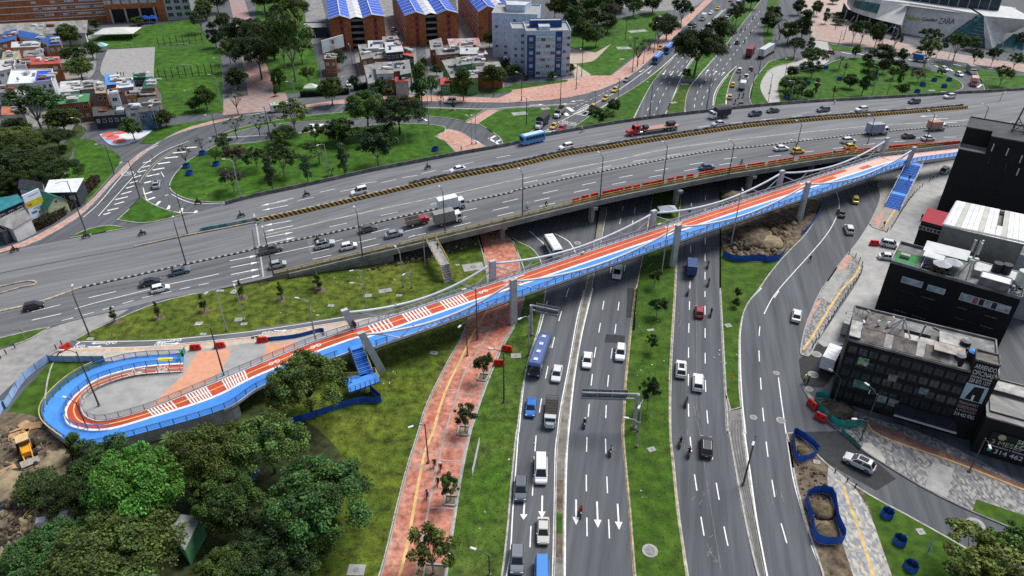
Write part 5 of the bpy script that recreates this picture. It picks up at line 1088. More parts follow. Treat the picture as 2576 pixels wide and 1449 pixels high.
(HATCH, 'hatchback', '22: 1880 262', (-2, -80), [(.30, .02, .02)], 'dark red hatchback heading up beside a motorcycle', 'car', 0),
(SUVS, 'suv', '22: 1697 840', (2, -80), [WH], 'white SUV with dark sunroof on the upward carriageway', 'car', 0),
(SUV, 'suv', '22: 1866 975', (2, -80), [WH], 'white SUV with roof rails behind the sunroof SUV', 'car', 0),
(VAN, 'van', '23: 290 410', (0, 80), [WH], 'large white passenger van on the left service lanes', 'van', 0),
(SUV, 'suv', '23: 88 600', (-3, 80), [(.10, .12, .15)], 'slate grey SUV beside the large white van', 'car', 0),
(SEDAN, 'sedan', '23: 312 1020', (0, 80), [BEI], 'beige sedan over a lane arrow', 'car', 0),
(SUV, 'suv', '23: 52 1310', (-3, 80), [(.16, .18, .21)], 'grey SUV cut by the frame beside the blue van', 'car', 0),
(VAN, 'van', '23: 300 1485', (0, 80), [(.05, .22, .60)], 'light blue van partly cut off by the frame', 'van', 0),
(SUV, 'suv', '23: 1950 175', (-2, -80), [BK], 'black SUV followed by motorcycles on upward carriageway', 'car', 0),
(TAXI, 'taxi', '31: 872 580', (-10, -80), [(.62, .52, .04)], 'yellow taxi under the footbridge on the right slip road', 'taxi', 0),
(HATCH, 'hatchback', '31: 732 715', (-15, -80), [(.10, .105, .11)], 'dark grey hatchback on the white line of right slip road', 'car', 0),
(SUV, 'suv', '31: 810 880', (-28, -80), [(.66, .68, .70)], 'silver SUV climbing the right slip road', 'car', 0),
(SUV, 'suv', '31: 1225 1032', (90, 18), [(.66, .67, .67)], 'white jeep parked on the pale lot beside red barrier', 'car', 0),
(SEDAN, 'sedan', '31: 1205 1158', (90, 10), [(.7, .71, .72)], 'white sedan parked at the foot of the black building', 'car', 0),
(MINIV, 'van', '31: 1770 285', (60, -60), [(.10, .32, .28)], 'teal and white van half hidden by the black tower', 'van', 0),
(SEDAN, 'sedan', '32: 282 300', (12, -80), [(.70, .71, .72)], 'white sedan passing the paved island on right slip road', 'car', 0),
(BOXT, 'box_truck', '32: 805 425', (24, -80), [(.5, .5, .5), (.28, .28, .28)], 'grey box truck with patched roof parked by the building', 'truck', 0),
(BOXT, 'box_truck', '32: 620 765', (44, -80), [WH, (.66, .67, .69)], 'white box truck with blue trim parked by the building corner', 'truck', 0),
(SUVS, 'suv', '33: 908 335', (-100, -48), [(.58, .59, .60)], 'large silver SUV with black sunroof on lower right road', 'car', 0),
(HATCH, 'hatchback', '10: 935 860', (0, 60), [WH], 'white car parked in the walled car park', 'car', 0),
(SEDAN, 'sedan', '10: 1385 305', (60, -40), [SV], 'silver car in the upper yard between brick blocks', 'car', 0),
(SEDAN, 'sedan', '10: 1420 350', (60, -40), [WH], 'white car in the lower yard between brick blocks', 'car', 0),
(HATCH, 'hatchback', '10: 2510 610', (10, 60), [WH], 'white car at the foot of the blue apartment block', 'car', 0),
(HATCH, 'hatchback', '00: 1510 1255', (90, -10), [DG_], 'dark car parked below the street mural', 'car', 0),
]
for pr, nm, s, (dx, dy), cols, lab, ct, dk in V:
 put(pr, nm, s, dx, dy, cols, lab, ct, bool(dk))
# ================================================================ trees
def leaf_mat(name, trans=.25):
 m = bpy.data.materials.new(name); m.use_nodes = True; n = m.node_tree.nodes; l = m.node_tree.links
 b = n['Principled BSDF']; b.inputs['Roughness'].default_value = .6; b.inputs['Specular IOR Level'].default_value = .25
 oi = n.new('ShaderNodeObjectInfo'); at_ = n.new('ShaderNodeAttribute'); at_.attribute_name = 'tone'
 x = n.new('ShaderNodeMix'); x.data_type = 'RGBA'; x.blend_type = 'MULTIPLY'; x.inputs[0].default_value = 1; l.new(oi.outputs['Color'], x.inputs[6]); l.new(at_.outputs['Color'], x.inputs[7])
 l.new(x.outputs[2], b.inputs['Base Color'])
 tr = n.new('ShaderNodeBsdfTranslucent'); l.new(x.outputs[2], tr.inputs[0]); mx = n.new('ShaderNodeMixShader'); mx.inputs[0].default_value = trans
 l.new(b.outputs[0], mx.inputs[1]); l.new(tr.outputs[0], mx.inputs[2]); l.new(mx.outputs[0], n['Material Output'].inputs[0]); return m
leafM = leaf_mat('leaves')
barkM = M('bark', (.085, .065, .05), .9, .3, 3.); barkL = M('pale_bark', (.22, .19, .16), .9, .25, 3.)
def rdir(r):
 z = r.uniform(-1, 1); a = r.uniform(0, 6.2832); q = math.sqrt(1 - z * z); return Vector((q * math.cos(a), q * math.sin(a), z))
def crown_mesh(seed, clumps, nleaf, leaf, shape):
 """clumps: (centre, radius) in unit crown space; leaf-sized faces on every clump, tone varies per clump and per leaf"""
 r = random.Random(seed); vs_, fs, tn = [], [], []
 tot = sum(c[1] ** 2 for c in clumps)
 for c, rad in clumps:
  base = r.uniform(.55, 1.45); n_ = max(6, int(nleaf * rad * rad / tot)); warm = r.uniform(-.10, .10)
  for _ in range(n_):
   d_ = rdir(r);
   if d_.z < -.25 and r.random() < .6: d_.z = -d_.z
   p = c + d_ * rad * r.uniform(.6, 1.22) if r.random() < .85 else c + d_ * rad * r.uniform(.2, .8)
   nn = (d_ + rdir(r) * 1.1 + Vector((0, 0, .3))).normalized(); a = nn.cross(rdir(r)).normalized(); b = nn.cross(a)
   L_ = leaf * r.uniform(.6, 1.35); W_ = L_ * r.uniform(.45, .8); o = len(vs_)
   vs_ += [p - a * L_, p - b * W_ + nn * L_ * .15, p + a * L_, p + b * W_ + nn * L_ * .15]; fs.append((o, o + 1, o + 2, o + 3))
   t = base * r.uniform(.45, 1.55); tn.append((t * (1 + warm), t, t * (1 - warm)))
 me = bpy.data.meshes.new('crown'); me.from_pydata([tuple(v) for v in vs_], [], fs); me.materials.append(leafM)
 ca = me.color_attributes.new('tone', 'FLOAT_COLOR', 'CORNER'); fl = []
 for t in tn: fl += [t[0], t[1], t[2], 1.] * 4
 ca.data.foreach_set('color', fl); return me
def trunk_mesh(seed, limbs, r0, split, mat, spread, top=1.):
 r = random.Random(seed); m_ = MB(); j = Vector((r.uniform(-.05, .05), r.uniform(-.05, .05), split))
 m_.tube([(0, 0, -.02), (j.x * .4, j.y * .4, split * .5), j], [r0, r0 * .78, r0 * .62], 7)
 for k in range(limbs):
  a = k * 2.4 + r.uniform(-.3, .3); z1 = split + (top - split) * r.uniform(.45, .95); s_ = spread * r.uniform(.4, .95)
  e = Vector((math.cos(a) * s_, math.sin(a) * s_, z1)); q = j.lerp(e, .45) + Vector((0, 0, .04)); m_.tube([j * .98, q, e], [r0 * .45, r0 * .28, r0 * .1], 5)
  for i in range(2): b = rdir(r) * .22 * spread; b.z = abs(b.z); m_.tube([q, q + b], [r0 * .18, r0 * .06], 4)
 return m_.mesh('trunk', mat)
# prototypes in unit space: crown radius 1 (x, y); height 1 for the whole tree
def clumps_for(kind, seed):
 r = random.Random(seed); out_ = []
 if kind == 'dome':
  for k in range(95):
   d_ = rdir(r); d_.z = abs(d_.z) * 1.0 - .15; f_ = r.uniform(.6, .98) if k < 80 else r.uniform(.2, .6)
   out_.append((Vector((d_.x * f_, d_.y * f_, .58 + d_.z * .40 * f_)), r.uniform(.07, .22)))
 elif kind == 'round':
  for k in range(34):
   d_ = rdir(r); f_ = r.uniform(.5, .85); out_.append((Vector((d_.x * f_, d_.y * f_, .58 + d_.z * .37 * f_)), r.uniform(.16, .30)))
 elif kind == 'tall':
  for k in range(40):
   z = r.uniform(.22, .97); w_ = (1 - abs(z - .5) * 1.5) * .8; a = r.uniform(0, 6.28); f_ = r.uniform(.3, 1) * w_; out_.append((Vector((math.cos(a) * f_, math.sin(a) * f_, z)), r.uniform(.16, .28)))
 elif kind == 'open':
  for k in range(30):
   d_ = rdir(r); d_.z = d_.z if d_.z > -.5 else -d_.z; f_ = r.uniform(.4, .95); out_.append((Vector((d_.x * f_, d_.y * f_, .62 + d_.z * .36 * f_)), r.uniform(.11, .23)))
 elif kind == 'bare':
  for k in range(20):
   d_ = rdir(r); d_.z = abs(d_.z) - .1; f_ = r.uniform(.55, 1.); out_.append((Vector((d_.x * f_, d_.y * f_, .66 + d_.z * .33 * f_)), r.uniform(.08, .16)))
 elif kind == 'cone':
  for k in range(26):
   z = r.uniform(.25, .98); w_ = (1.05 - z) * 1.1; a = r.uniform(0, 6.28); f_ = r.uniform(.2, 1) * w_ * .8; out_.append((Vector((math.cos(a) * f_, math.sin(a) * f_, z)), .12 + .2 * (1 - z)))
 return out_
TREE = {}
SPEC = {'dome': (26000, .028, 9, .030, .32, barkM, .75, 3), 'round': (5200, .062, 7, .030, .28, barkM, .7, 3), 'tall': (4200, .07, 6, .022, .30, barkM, .5, 2), 'open': (3400, .056, 8, .028, .26, barkL, .85, 3), 'bare': (320, .06, 12, .026, .28, barkM, .95, 2), 'cone': (1500, .08, 3, .03, .25, barkM, .4, 2)}
SQ = {'dome': .9, 'round': .8, 'tall': 2.2, 'open': 1., 'bare': 1., 'cone': 2.2}
for k_, (nl, lf, lm, r0, sp, bm, sd, nv) in SPEC.items():
 TREE[k_] = []
 for v_ in range(nv):
  cl = clumps_for(k_, 100 + v_ * 7 + len(k_)); kz = {'dome': 2.0, 'round': 2.4, 'tall': 3.4, 'open': 2.3, 'bare': 2.4, 'cone': 3.6}[k_]
  cl = [(Vector((c.x, c.y, c.z * kz)), rr) for c, rr in cl]
  me = crown_mesh(v_ * 31 + 5, cl, nl, lf, k_); tm = trunk_mesh(v_ + 3, lm, r0 * kz * .8, sp * kz, bm, sd, kz * .92); TREE[k_].append((tm, me, kz))
def palm_mesh(seed, n_=26, droop=1.0, up=.5):
 r = random.Random(seed); vs_, fs, tn = [], [], []
 for k in range(n_):
  a = k * 2.39996; el = up + r.uniform(-.5, .5); d_ = Vector((math.cos(a) * math.cos(el), math.sin(a) * math.cos(el), math.sin(el))); s_ = Vector((-math.sin(a), math.cos(a), 0)); pv = None
  t = r.uniform(.7, 1.25)
  for i in range(6):
   f_ = i / 5; p = d_ * f_ + Vector((0, 0, -droop * .45 * f_ * f_)); w_ = .11 * math.sin(math.pi * (f_ * .85 + .12)); o = len(vs_); vs_ += [p - s_ * w_ - Vector((0, 0, w_ * .4)), p, p + s_ * w_ - Vector((0, 0, w_ * .4))]
   if pv is not None: fs += [(pv, pv + 1, o + 1, o), (pv + 1, pv + 2, o + 2, o + 1)]; tn += [t, t]
   pv = o
 me = bpy.data.meshes.new('fronds'); me.from_pydata([tuple(v) for v in vs_], [], fs); me.materials.append(leafM)
 ca = me.color_attributes.new('tone', 'FLOAT_COLOR', 'CORNER'); fl = []
 for t in tn: fl += [t, t, t * .9, 1.] * 4
 ca.data.foreach_set('color', fl); return me
PALM = [palm_mesh(3), palm_mesh(8, 20, .6, .9)]; palmTrunk = MB().tube([(0, 0, 0), (.02, 0, .5), (0, 0, 1)], [.05, .035, .03], 6).mesh('trunk', barkM)
GRN = {'d': (.034, .064, .012), 'm': (.045, .085, .018), 'b': (.060, .135, .018), 'o': (.068, .098, .022), 'g': (.058, .088, .036), 'y': (.095, .115, .03), 'k': (.026, .046, .013), 'r': (.075, .058, .035)}
KWORD = {'dome': 'broad dense', 'round': 'round leafy', 'tall': 'tall narrow', 'open': 'open-crowned', 'bare': 'thin bare-branched', 'cone': 'young conical', 'palm': 'small palm-like', 'yucca': 'spiky upright'}
CWORD = {'d': 'dark green', 'm': 'green', 'b': 'bright green', 'o': 'olive', 'g': 'grey-green', 'y': 'yellowish', 'k': 'very dark', 'r': 'brownish'}
SOIL = MB().loft([[(math.cos(a * .6283) * q * (1 + .2 * math.sin(a * 2.3)), math.sin(a * .6283) * q, z) for a in range(10)] for q, z in ((1.1, 0), (.7, .06), (.1, .1))]).mesh('soil', dirt)
def tree(s, R_, H_, kind, col, label, z=.1, at_crown=False, group=None, zf=.6):
 (u, v), = px(s); p = P(u, v, H_ * zf if at_crown else z); p.z = 0
 r = random.Random(int(u * 7 + v * 13)); t = thing(kind_name(kind), label, 'tree' if kind not in ('palm', 'yucca') else 'plant', p, r.uniform(0, 6.28), group)
 k_ = 1.55 * r.uniform(.7, 1.35); hue = r.uniform(-.16, .16); c = tuple(x * k_ * q for x, q in zip(GRN[col], (1 + hue, 1, 1 - hue)))
 if kind in ('palm', 'yucca'):
  link('trunk', palmTrunk, t, scale=(R_ * 1.4, R_ * 1.4, max(.2, H_ - R_ * .6))); link('crown', PALM[kind == 'yucca'], t, (0, 0, max(.2, H_ - R_ * .6)), color=c, scale=(R_, R_, R_ * (1 if kind == 'palm' else 1.5))); return t
 tm, me, kz = r.choice(TREE[kind]); sc_ = (R_ * r.uniform(.88, 1.12), R_ * r.uniform(.85, 1.15), H_ / kz * r.uniform(.92, 1.08))
 if kind == 'cone': link('soil', SOIL, t, (0, 0, .14), color=None)
 link('trunk', tm, t, scale=sc_); link('crown', me, t, scale=sc_, color=c); return t
def kind_name(k): return {'dome': 'broad_tree', 'round': 'leafy_tree', 'tall': 'tall_tree', 'open': 'open_tree', 'bare': 'bare_tree', 'cone': 'young_tree', 'palm': 'palm', 'yucca': 'yucca'}[k]
# zone name, then "tile x y radius height kind colour [c = pixel of the crown's middle]"
ZONES = [
('in the grove by the loop ramp', '12 500 950 5.7 12 dome o c;03 1040 330 4.8 9 dome d c;03 1400 590 6.4 11.5 dome b c;03 1220 1240 6.7 11.5 dome o c;03 500 1240 5.4 8.5 dome m c;03 2250 1430 3.6 6.5 dome m c;03 2230 640 4.8 9 dome d c;03 2080 220 5.8 11 dome o c;13 590 660 7 11.5 dome m c;13 190 1290 4.6 7.5 dome k c;13 120 120 4.8 10 dome o c;03 790 600 3.8 7 dome k c;03 2560 1100 3.6 6 dome k c;03 750 110 1.7 5 tall d c;03 1720 120 1.8 5.5 palm g c;03 390 560 3.4 3.5 round k c;13 560 1130 3.8 6 dome d c;03 900 1490 6 9 dome d c;03 2440 860 3 7 open k c'),
('in pits of the red path', '12 2290 915 2.2 5.4 open k;12 2105 1440 2.0 5.6 open k;13 1958 690 1.7 5.2 open d;13 1790 1420 3.6 7.2 open o'),
('on the lawn below the overpass', '02 1165 345 1.1 4 cone d;02 1600 300 1.1 4 cone d;02 2060 235 1.2 4.2 cone d;02 2440 100 1.1 4.2 cone d;12 260 115 1.2 4.3 cone d;12 650 25 1.2 4 cone d;11 620 1440 1.3 4 cone d'),
('on the highway median', '22 1455 285 1.9 4.6 open k;22 1395 640 1.2 4 open k;22 1360 1225 2.0 6.6 open k;21 1430 1440 1.7 4.2 open k;22 2260 120 1.0 3 open k;22 2250 195 .9 2.4 round k'),
('at the lower right corner', '33 2080 1270 5.6 7.5 open o c;33 2470 1150 3.6 6.5 open d c;33 2300 1400 4.4 5.5 open o c'),
('in the woods by the cottages', '01 90 200 6.5 10 dome k c;01 330 180 5.5 9 dome d c;01 560 270 5 8 dome d c;01 30 60 6 10 dome d c;00 330 1060 6.5 14 open d c;00 610 1180 4.6 9 round d c;00 100 1400 6.5 9 dome o c;00 340 1400 6 8 dome o c;00 560 1380 4.5 7 dome k c;01 180 330 4 7 dome k c;00 150 1280 4.5 8 round d c;01 30 450 3 4 round d c;01 640 40 1.2 2.5 round d c'),
('near the painted play plaza', '00 1355 1405 3.9 7.2 round d;00 1680 1275 3.2 6 round d;00 2090 1105 3.6 8 round d;00 1975 1120 2.8 4.5 round d'),
('around the sports court', '00 720 470 4.5 8 round d;00 780 640 5 7.5 round k;00 830 800 5.4 8 round o;00 940 590 3.4 6 round d;00 880 400 3 5 round d;00 1400 255 3 3.5 round d;00 970 300 2.6 4 tall d'),
('lining the brick promenade', '00 2040 330 4.2 9 open k;00 2080 200 4 9 round d;00 2180 480 3 9 tall k;00 2200 130 4.5 10 round k;00 2270 330 3.5 8 round k;00 2330 500 4 9 round k;00 2380 720 4.6 10 open d;00 2400 900 3.8 6.5 round d;00 2400 1150 3.2 7.5 bare d;00 1970 80 4.5 9 round d;00 2110 50 4.5 9 round d;00 2260 20 4 9 round d;00 2320 640 3 7 open d'),
('in the park behind the promenade', '10 400 250 5.6 10 dome o;10 240 330 4.6 10 round k;10 70 640 6 13 dome k;10 60 800 6.5 13 dome k;10 400 820 6.4 19 open o;10 470 640 4 8 open y;10 540 870 2.4 6 open o;10 240 900 2.6 6 round d;10 90 120 5 10 round d;10 250 130 5 10 round d;10 370 110 5 10 round d;10 190 600 5 12 round d;10 300 700 5 12 open k;10 -60 500 5 12 round k;10 200 970 1 3 cone k'),
('by the bus street', '10 770 1055 4.2 9 round d;10 400 1335 5.4 9.5 open y;10 1130 1335 6.9 12.5 dome d;10 1450 1355 6.9 12.5 dome k;10 1275 1010 4 7 round k;10 1670 1105 4.2 15 tall d;10 1765 1020 2.4 8 open o;10 2090 1015 3.8 10 round d;10 2390 890 4.8 8.5 round d;10 1985 1105 1.2 3.4 cone d;10 1855 1110 1.3 5 bare r;10 820 700 4 7 round k;10 2500 740 2.4 5 round k;10 1690 690 1.5 4 round d;10 2350 480 2.5 6 round d;10 40 1365 3 6.5 bare k;00 2390 1395 3.4 7.5 bare k;10 200 1330 2 6 bare k;10 1820 760 2 4 round k;10 1000 900 2.4 5 round k'),
('on the lawn inside the left loop', '10 800 1430 3.4 6 open d;10 870 1449 5 7.5 round d;10 300 1449 3.4 5 round d;11 170 475 1.9 8.5 tall g;11 290 330 4.2 8 open k;11 530 410 1.8 7.5 tall g;11 900 330 2.2 9 tall g;11 1235 235 5.4 9.5 open k;11 640 200 2.2 4 palm d;11 765 320 1.8 2.8 palm d;01 2380 240 3.6 6 open r;01 2360 480 3.6 6 open r;01 2250 80 3 5 open d;01 1880 225 2.2 5.5 bare k;01 2040 95 2 5 bare k;01 2180 205 1.8 4.5 bare k;11 560 130 2 4 open o;11 230 60 3 5 open d;10 1260 1440 4.6 6 open d;10 600 1440 3 5 open d;11 20 260 3 6 open k'),
('on the slip road wedge', '20 870 1275 5.4 7 open d;20 1020 1145 3.0 5.5 round k'),
('along the upper avenue', '20 1260 670 4 10 bare k;20 1830 772 8.6 17 dome k;20 2060 475 6 12 round k;20 1700 262 5.4 11 open k;20 1465 472 4.2 11 open k;20 1550 405 4.8 10 round k;20 2250 250 4.8 10 open k;20 2400 90 4.5 10 round k;20 1750 825 1.6 4.5 open k;20 2570 330 4 9 round k;20 1410 135 5 10 round d;20 2210 270 3 8 open k'),
('behind the blue apartment tower', '20 710 490 4.5 11 round d;20 840 470 3 7 round g;20 620 330 4.5 10 round d;20 560 220 5 11 round d;20 860 240 6 12 dome d;20 1000 260 5 10 dome r;20 1090 120 4.5 10 round k;20 1220 170 4.5 9 round d;20 960 330 4 8 round d;20 780 330 4.5 10 round k;20 430 190 4 8 round d;20 750 200 4.5 9 round d;20 590 740 1.8 3.4 round d;20 405 800 1.6 2.4 round d;20 20 800 3 5 round k;20 150 800 1 1.5 round d'),
('by the shopping centre plaza', '30 110 400 5 12 bare g;30 330 420 5.6 14 tall k;30 480 160 3 7 round d;30 570 240 2.4 7 tall d;30 255 580 4.2 8 open k;30 415 530 2.2 6 tall d;30 190 440 4 10 round k;30 300 150 4 8 round k;30 650 40 3 4 round y;30 40 260 4 9 open k;30 700 250 3.4 3 round d;30 720 180 4 3 round m'),
('on the lawn inside the right loop', '30 430 680 5.4 8.5 dome d;30 430 790 4.8 6 open k;30 240 960 4.4 6.5 open k;30 710 700 2.8 6 palm d;30 760 770 2.4 4.5 yucca g;30 350 920 1.6 5 tall k;30 470 960 1.5 6 tall g;30 940 960 3.2 12 tall d;30 820 890 2.8 5 round d;30 1130 650 4.6 8 round k;30 1150 740 2.6 6 round k;30 1210 680 2.2 4 round k;30 1330 632 2.6 6 round k;30 1290 720 2.4 4.5 open d;30 1360 740 2 4 round k;30 1500 830 2.6 4.5 open r;30 1255 800 2.6 5 open d;30 1190 975 1.8 7 yucca g;30 1310 860 1.5 6 tall d;30 1345 965 2.2 5 round k;30 650 1000 2.2 4 yucca d;30 395 1010 1.8 4 round d;30 1570 820 1.5 3 palm d;30 1740 770 1.8 3 open d;30 1060 850 1.8 6 tall d;30 870 585 1.8 6 round d;30 980 640 2 4 round d;30 230 790 2.6 5 round k;30 150 910 2 4 round d;30 185 1020 2 5 open d;30 290 1010 3 4 open k'),
('before the shopping centre', '30 845 435 3.8 10 open k;30 930 435 4.4 10 open d;30 1070 475 4 11 round k;30 1270 480 3 7 open k;30 1570 670 5.4 12 open d;30 1860 615 5.8 11.5 open d;30 2060 670 3.2 7 open d;30 2240 665 3.4 8 open k;30 2460 705 3.2 7 open k;30 2330 865 3.8 8 open d;30 1600 470 5 8 open k;30 1130 250 3 9 palm k;30 2050 500 4 7 round d;30 2520 500 3 8 open k'),
]
ZT = []
for zone, L_ in ZONES:
 rows = []
 for e in L_.split(';'):
  a = e.split(); rows.append((float(a[1]) + int(a[0][0]) * 2576, a))
 rows.sort(key=lambda q: q[0]); seen = {}
 tot = {}
 for _, a in rows: tot[(a[5], a[6])] = tot.get((a[5], a[6]), 0) + 1
 for _, a in rows:
  k = (a[5], a[6]); seen[k] = seen.get(k, 0) + 1; w_ = 'plant' if a[5] in ('palm', 'yucca') else 'tree'
  lab = '%s %s %s %s' % (CWORD[a[6]], KWORD[a[5]], w_, zone)
  if tot[k] > 1: lab = '%s %s %s %s, %s from left' % (CWORD[a[6]], KWORD[a[5]], w_, zone, NTH[seen[k] - 1])
  fz = next((f_ for k2, f_ in (('grove', 1.08), ('behind the prom', 1.28), ('lining', 1.2), ('cottages', 1.15), ('bus street', 1.08), ('left loop', 1.12), ('avenue', 1.12), ('behind the blue', 1.2), ('before the', .92), ('court', 1.15)) if k2 in zone), 1.)
  tree('%s: %s %s' % (a[0], a[1], a[2]), float(a[3]) * fz, float(a[4]) * (fz if len(a) < 8 else 1), a[5], a[6], lab, at_crown=len(a) > 7, group=zone.replace('in the ', '').replace('on the ', '') + ' trees')
# hedges: long clipped rows of leaves
def hedge(s, w_, h_, col, label, n_=1400):
 pts = G(s); m_ = []; r = random.Random(4); vs_, fs, tn = [], [], []; L_ = plen(pts)
 for _ in range(n_):
  p, t = at(pts, r.uniform(0, L_)); n2 = Vector((-t.y, t.x, 0)); f_ = r.random()
  q = p + n2 * (r.uniform(-.5, .5) * w_ if f_ < .55 else r.choice((-.5, .5)) * w_) + Vector((0, 0, h_ if f_ < .55 else r.uniform(.05, 1) * h_)); d_ = rdir(r); a = d_.cross(rdir(r)).normalized(); b = d_.cross(a); l_ = r.uniform(.15, .32); o = len(vs_)
  vs_ += [q - a * l_, q - b * l_ * .6, q + a * l_, q + b * l_ * .6]; fs.append((o, o + 1, o + 2, o + 3)); tn.append(r.uniform(.5, 1.5))
 me = bpy.data.meshes.new('foliage'); me.from_pydata([tuple(v) for v in vs_], [], fs); me.materials.append(leafM); ca = me.color_attributes.new('tone', 'FLOAT_COLOR', 'CORNER'); fl = []
 for t in tn: fl += [t, t, t, 1.] * 4
 ca.data.foreach_set('color', fl); t = thing('hedge', label, 'hedge', (0, 0, 0)); link('foliage', me, t, color=GRN[col])
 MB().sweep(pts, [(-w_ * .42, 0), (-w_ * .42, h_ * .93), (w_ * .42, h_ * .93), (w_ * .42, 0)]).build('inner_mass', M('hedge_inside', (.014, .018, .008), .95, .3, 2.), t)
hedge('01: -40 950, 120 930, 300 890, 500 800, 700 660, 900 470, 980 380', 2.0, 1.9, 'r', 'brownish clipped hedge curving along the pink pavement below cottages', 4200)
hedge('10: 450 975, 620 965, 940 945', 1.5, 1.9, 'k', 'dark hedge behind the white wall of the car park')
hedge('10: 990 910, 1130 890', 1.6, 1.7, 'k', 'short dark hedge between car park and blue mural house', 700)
# tufts of taller grass on the rough lawns
def tufts(name, s, n_, col, size, seed):
 r = random.Random(seed); poly = G(s); xs = [p.x for p in poly]; ys = [p.y for p in poly]; vs_, fs, tn = [], [], []
 def inside(x, y):
  c = False; m_ = len(poly)
  for i in range(m_):
   a, b = poly[i], poly[i - 1]
   if (a.y > y) != (b.y > y) and x < (b.x - a.x) * (y - a.y) / (b.y - a.y) + a.x: c = not c
  return c
 while len(fs) < n_ * 3:
  x, y = r.uniform(min(xs), max(xs)), r.uniform(min(ys), max(ys))
  if not inside(x, y): continue
  t = r.uniform(.6, 1.5); wm = r.uniform(.9, 1.5); h_ = size * r.uniform(.5, 1.4)
  for k in range(3):
   a = r.uniform(0, 6.28); d_ = Vector((math.cos(a), math.sin(a), 0)) * h_ * .8; p = Vector((x, y, Z)); o = len(vs_)
   vs_ += [p - d_ * .5, p + d_ * .5, p + d_ * .75 + Vector((r.uniform(-.1, .1), r.uniform(-.1, .1), h_)), p - d_ * .3 + Vector((0, 0, h_ * .8))]; fs.append((o, o + 1, o + 2, o + 3)); tn.append((t * wm, t, t * .8))
 me = bpy.data.meshes.new(name); me.from_pydata([tuple(v) for v in vs_], [], fs); me.materials.append(leafM); ca = me.color_attributes.new('tone', 'FLOAT_COLOR', 'CORNER'); fl = []
 for t in tn: fl += [t[0], t[1], t[2], 1.] * 4
 ca.data.foreach_set('color', fl); o = link(name, me, None, color=col, kind='stuff'); o['label'] = 'rough grass tufts scattered over the lawn'; return o
tufts('grass', '12: 1200 560, 2060 300, 1780 1040, 1640 1449; 13: 1440 680, 1250 1420, 100 1420, 600 300; 12: 300 1400, 1000 1100', 2600, (.17, .19, .045), .10, 1)
tufts('grass', '02: 900 500, 1300 300, 2200 60; 11: 0 1430, 1700 1050, 2200 1000, 2300 1290; 12: 1600 150, 900 270; 02: 2400 420, 1500 510', 1800, (.17, .19, .045), .10, 2)
tufts('grass', '22: 1250 60, 1630 60, 1600 480, 1580 1449; 23: 1660 800, 1740 1400, 1240 1400, 1190 800, 1120 0; 22: 1145 950', 1200, (.08, .16, .02), .09, 3)
tufts('grass', '22: 60 1400, 120 880, 250 460, 60 320; 12: 2350 900, 2210 1300; 13: 2160 0, 2000 900, 1920 1400, 2480 1400; 23: 40 40', 1200, (.09, .17, .02), .09, 4)
# ================================================================ buildings
brick = M('brick_wall', (.30, .095, .04), .9, .22, .8, (.36, .135, .055), .15, fine=.22)
brickD = M('dark_brick', (.20, .075, .04), .9, .25, .8, fine=.2)
whiteW = M('white_render', (.62, .63, .64), .85, .12, .6, (.5, .5, .5), .3, fine=.08)
creamW = M('cream_render', (.55, .46, .30), .85, .12, .6, fine=.08)
greyW = M('grey_render', (.34, .35, .37), .85, .12, .6, fine=.08)
greyRoof = M('fibre_cement_roof', (.29, .285, .275), .9, .22, .6, (.17, .165, .16), .4, stretch=(30, 1, .3), fine=.18)
paleRoof = M('pale_metal_roof', (.55, .56, .56), .6, .15, .6, (.42, .42, .41), .3, fine=.1)
redRoof = M('red_roof', (.42, .07, .05), .75, .2, .6, fine=.12); greenRoof = M('green_roof', (.06, .22, .09), .75, .2, .6, fine=.12); tealRoof = M('teal_roof', (.015, .11, .08), .75, .12, .8, fine=.1)
blueRoof = M('blue_roof', (.025, .09, .30), .7, .15, .6, fine=.1); blueBright = M('cobalt_roof', (.015, .085, .50), .65, .1, .5, fine=.08)
blackW = M('black_cladding', (.0075, .008, .0085), .75, .2, .5, fine=.2); slateW = M('slate_render', (.035, .042, .055), .85, .15, .8)
winM = M('window_glass', (.025, .032, .04), .12, 0, spec=.6); winL = M('curtained_window', (.34, .40, .44), .35, .35, .9); winF = M('window_frame', (.55, .55, .55), .6, 0); winB = M('black_frame', (.012, .0125, .014), .5, 0)
winG = M('grey_window', (.035, .038, .042), .2, .3, 1.); tealGl = M('teal_glass', (.03, .12, .12), .2, .25, .5)
WC = {}
def win_mesh(w_, h_, gl, fr):
 k = (round(w_, 2), round(h_, 2), gl.name, fr.name)
 if k not in WC:
  m_ = MB(); t = min(.09, w_ * .12); x, z = w_ / 2, h_ / 2
  m_.box(-x, x, -.02, .03, -z, z, 0)
  for a in ((-x, -x + t, -z, z), (x - t, x, -z, z), (-x + t, x - t, -z, -z + t), (-x + t, x - t, z - t, z)): m_.box(a[0], a[1], -.06, .02, a[2], a[3], 1)
  if w_ > 1.1: m_.box(-t / 2.5, t / 2.5, -.055, .02, -z + t, z - t, 1)
  WC[k] = m_.mesh('window', [gl, fr])
 return WC[k]
def windows(par, A, B, z0, z1, cols, rows, w_, h_, gl=None, fr=None, m0=.0, m1=.0, mix=None, skip=0.):
 """rows of windows on the wall from A to B (seen from outside A is on the left)"""
 d_ = B - A; d_.z = 0; L_ = d_.length; d_.normalize(); rz = math.atan2(d_.y, d_.x)
 for r_ in range(rows):
  for c in range(cols):
   if rnd.random() < skip: continue
   f_ = m0 + (L_ - m0 - m1) * (c + .5) / cols; p = A + d_ * f_
   g = gl or winM
   if mix and rnd.random() < mix[1]: g = mix[0]
   link('window', win_mesh(w_, h_, g, fr or winF), par, (p.x, p.y, z0 + (z1 - z0) * (r_ + .5) / rows), rz)
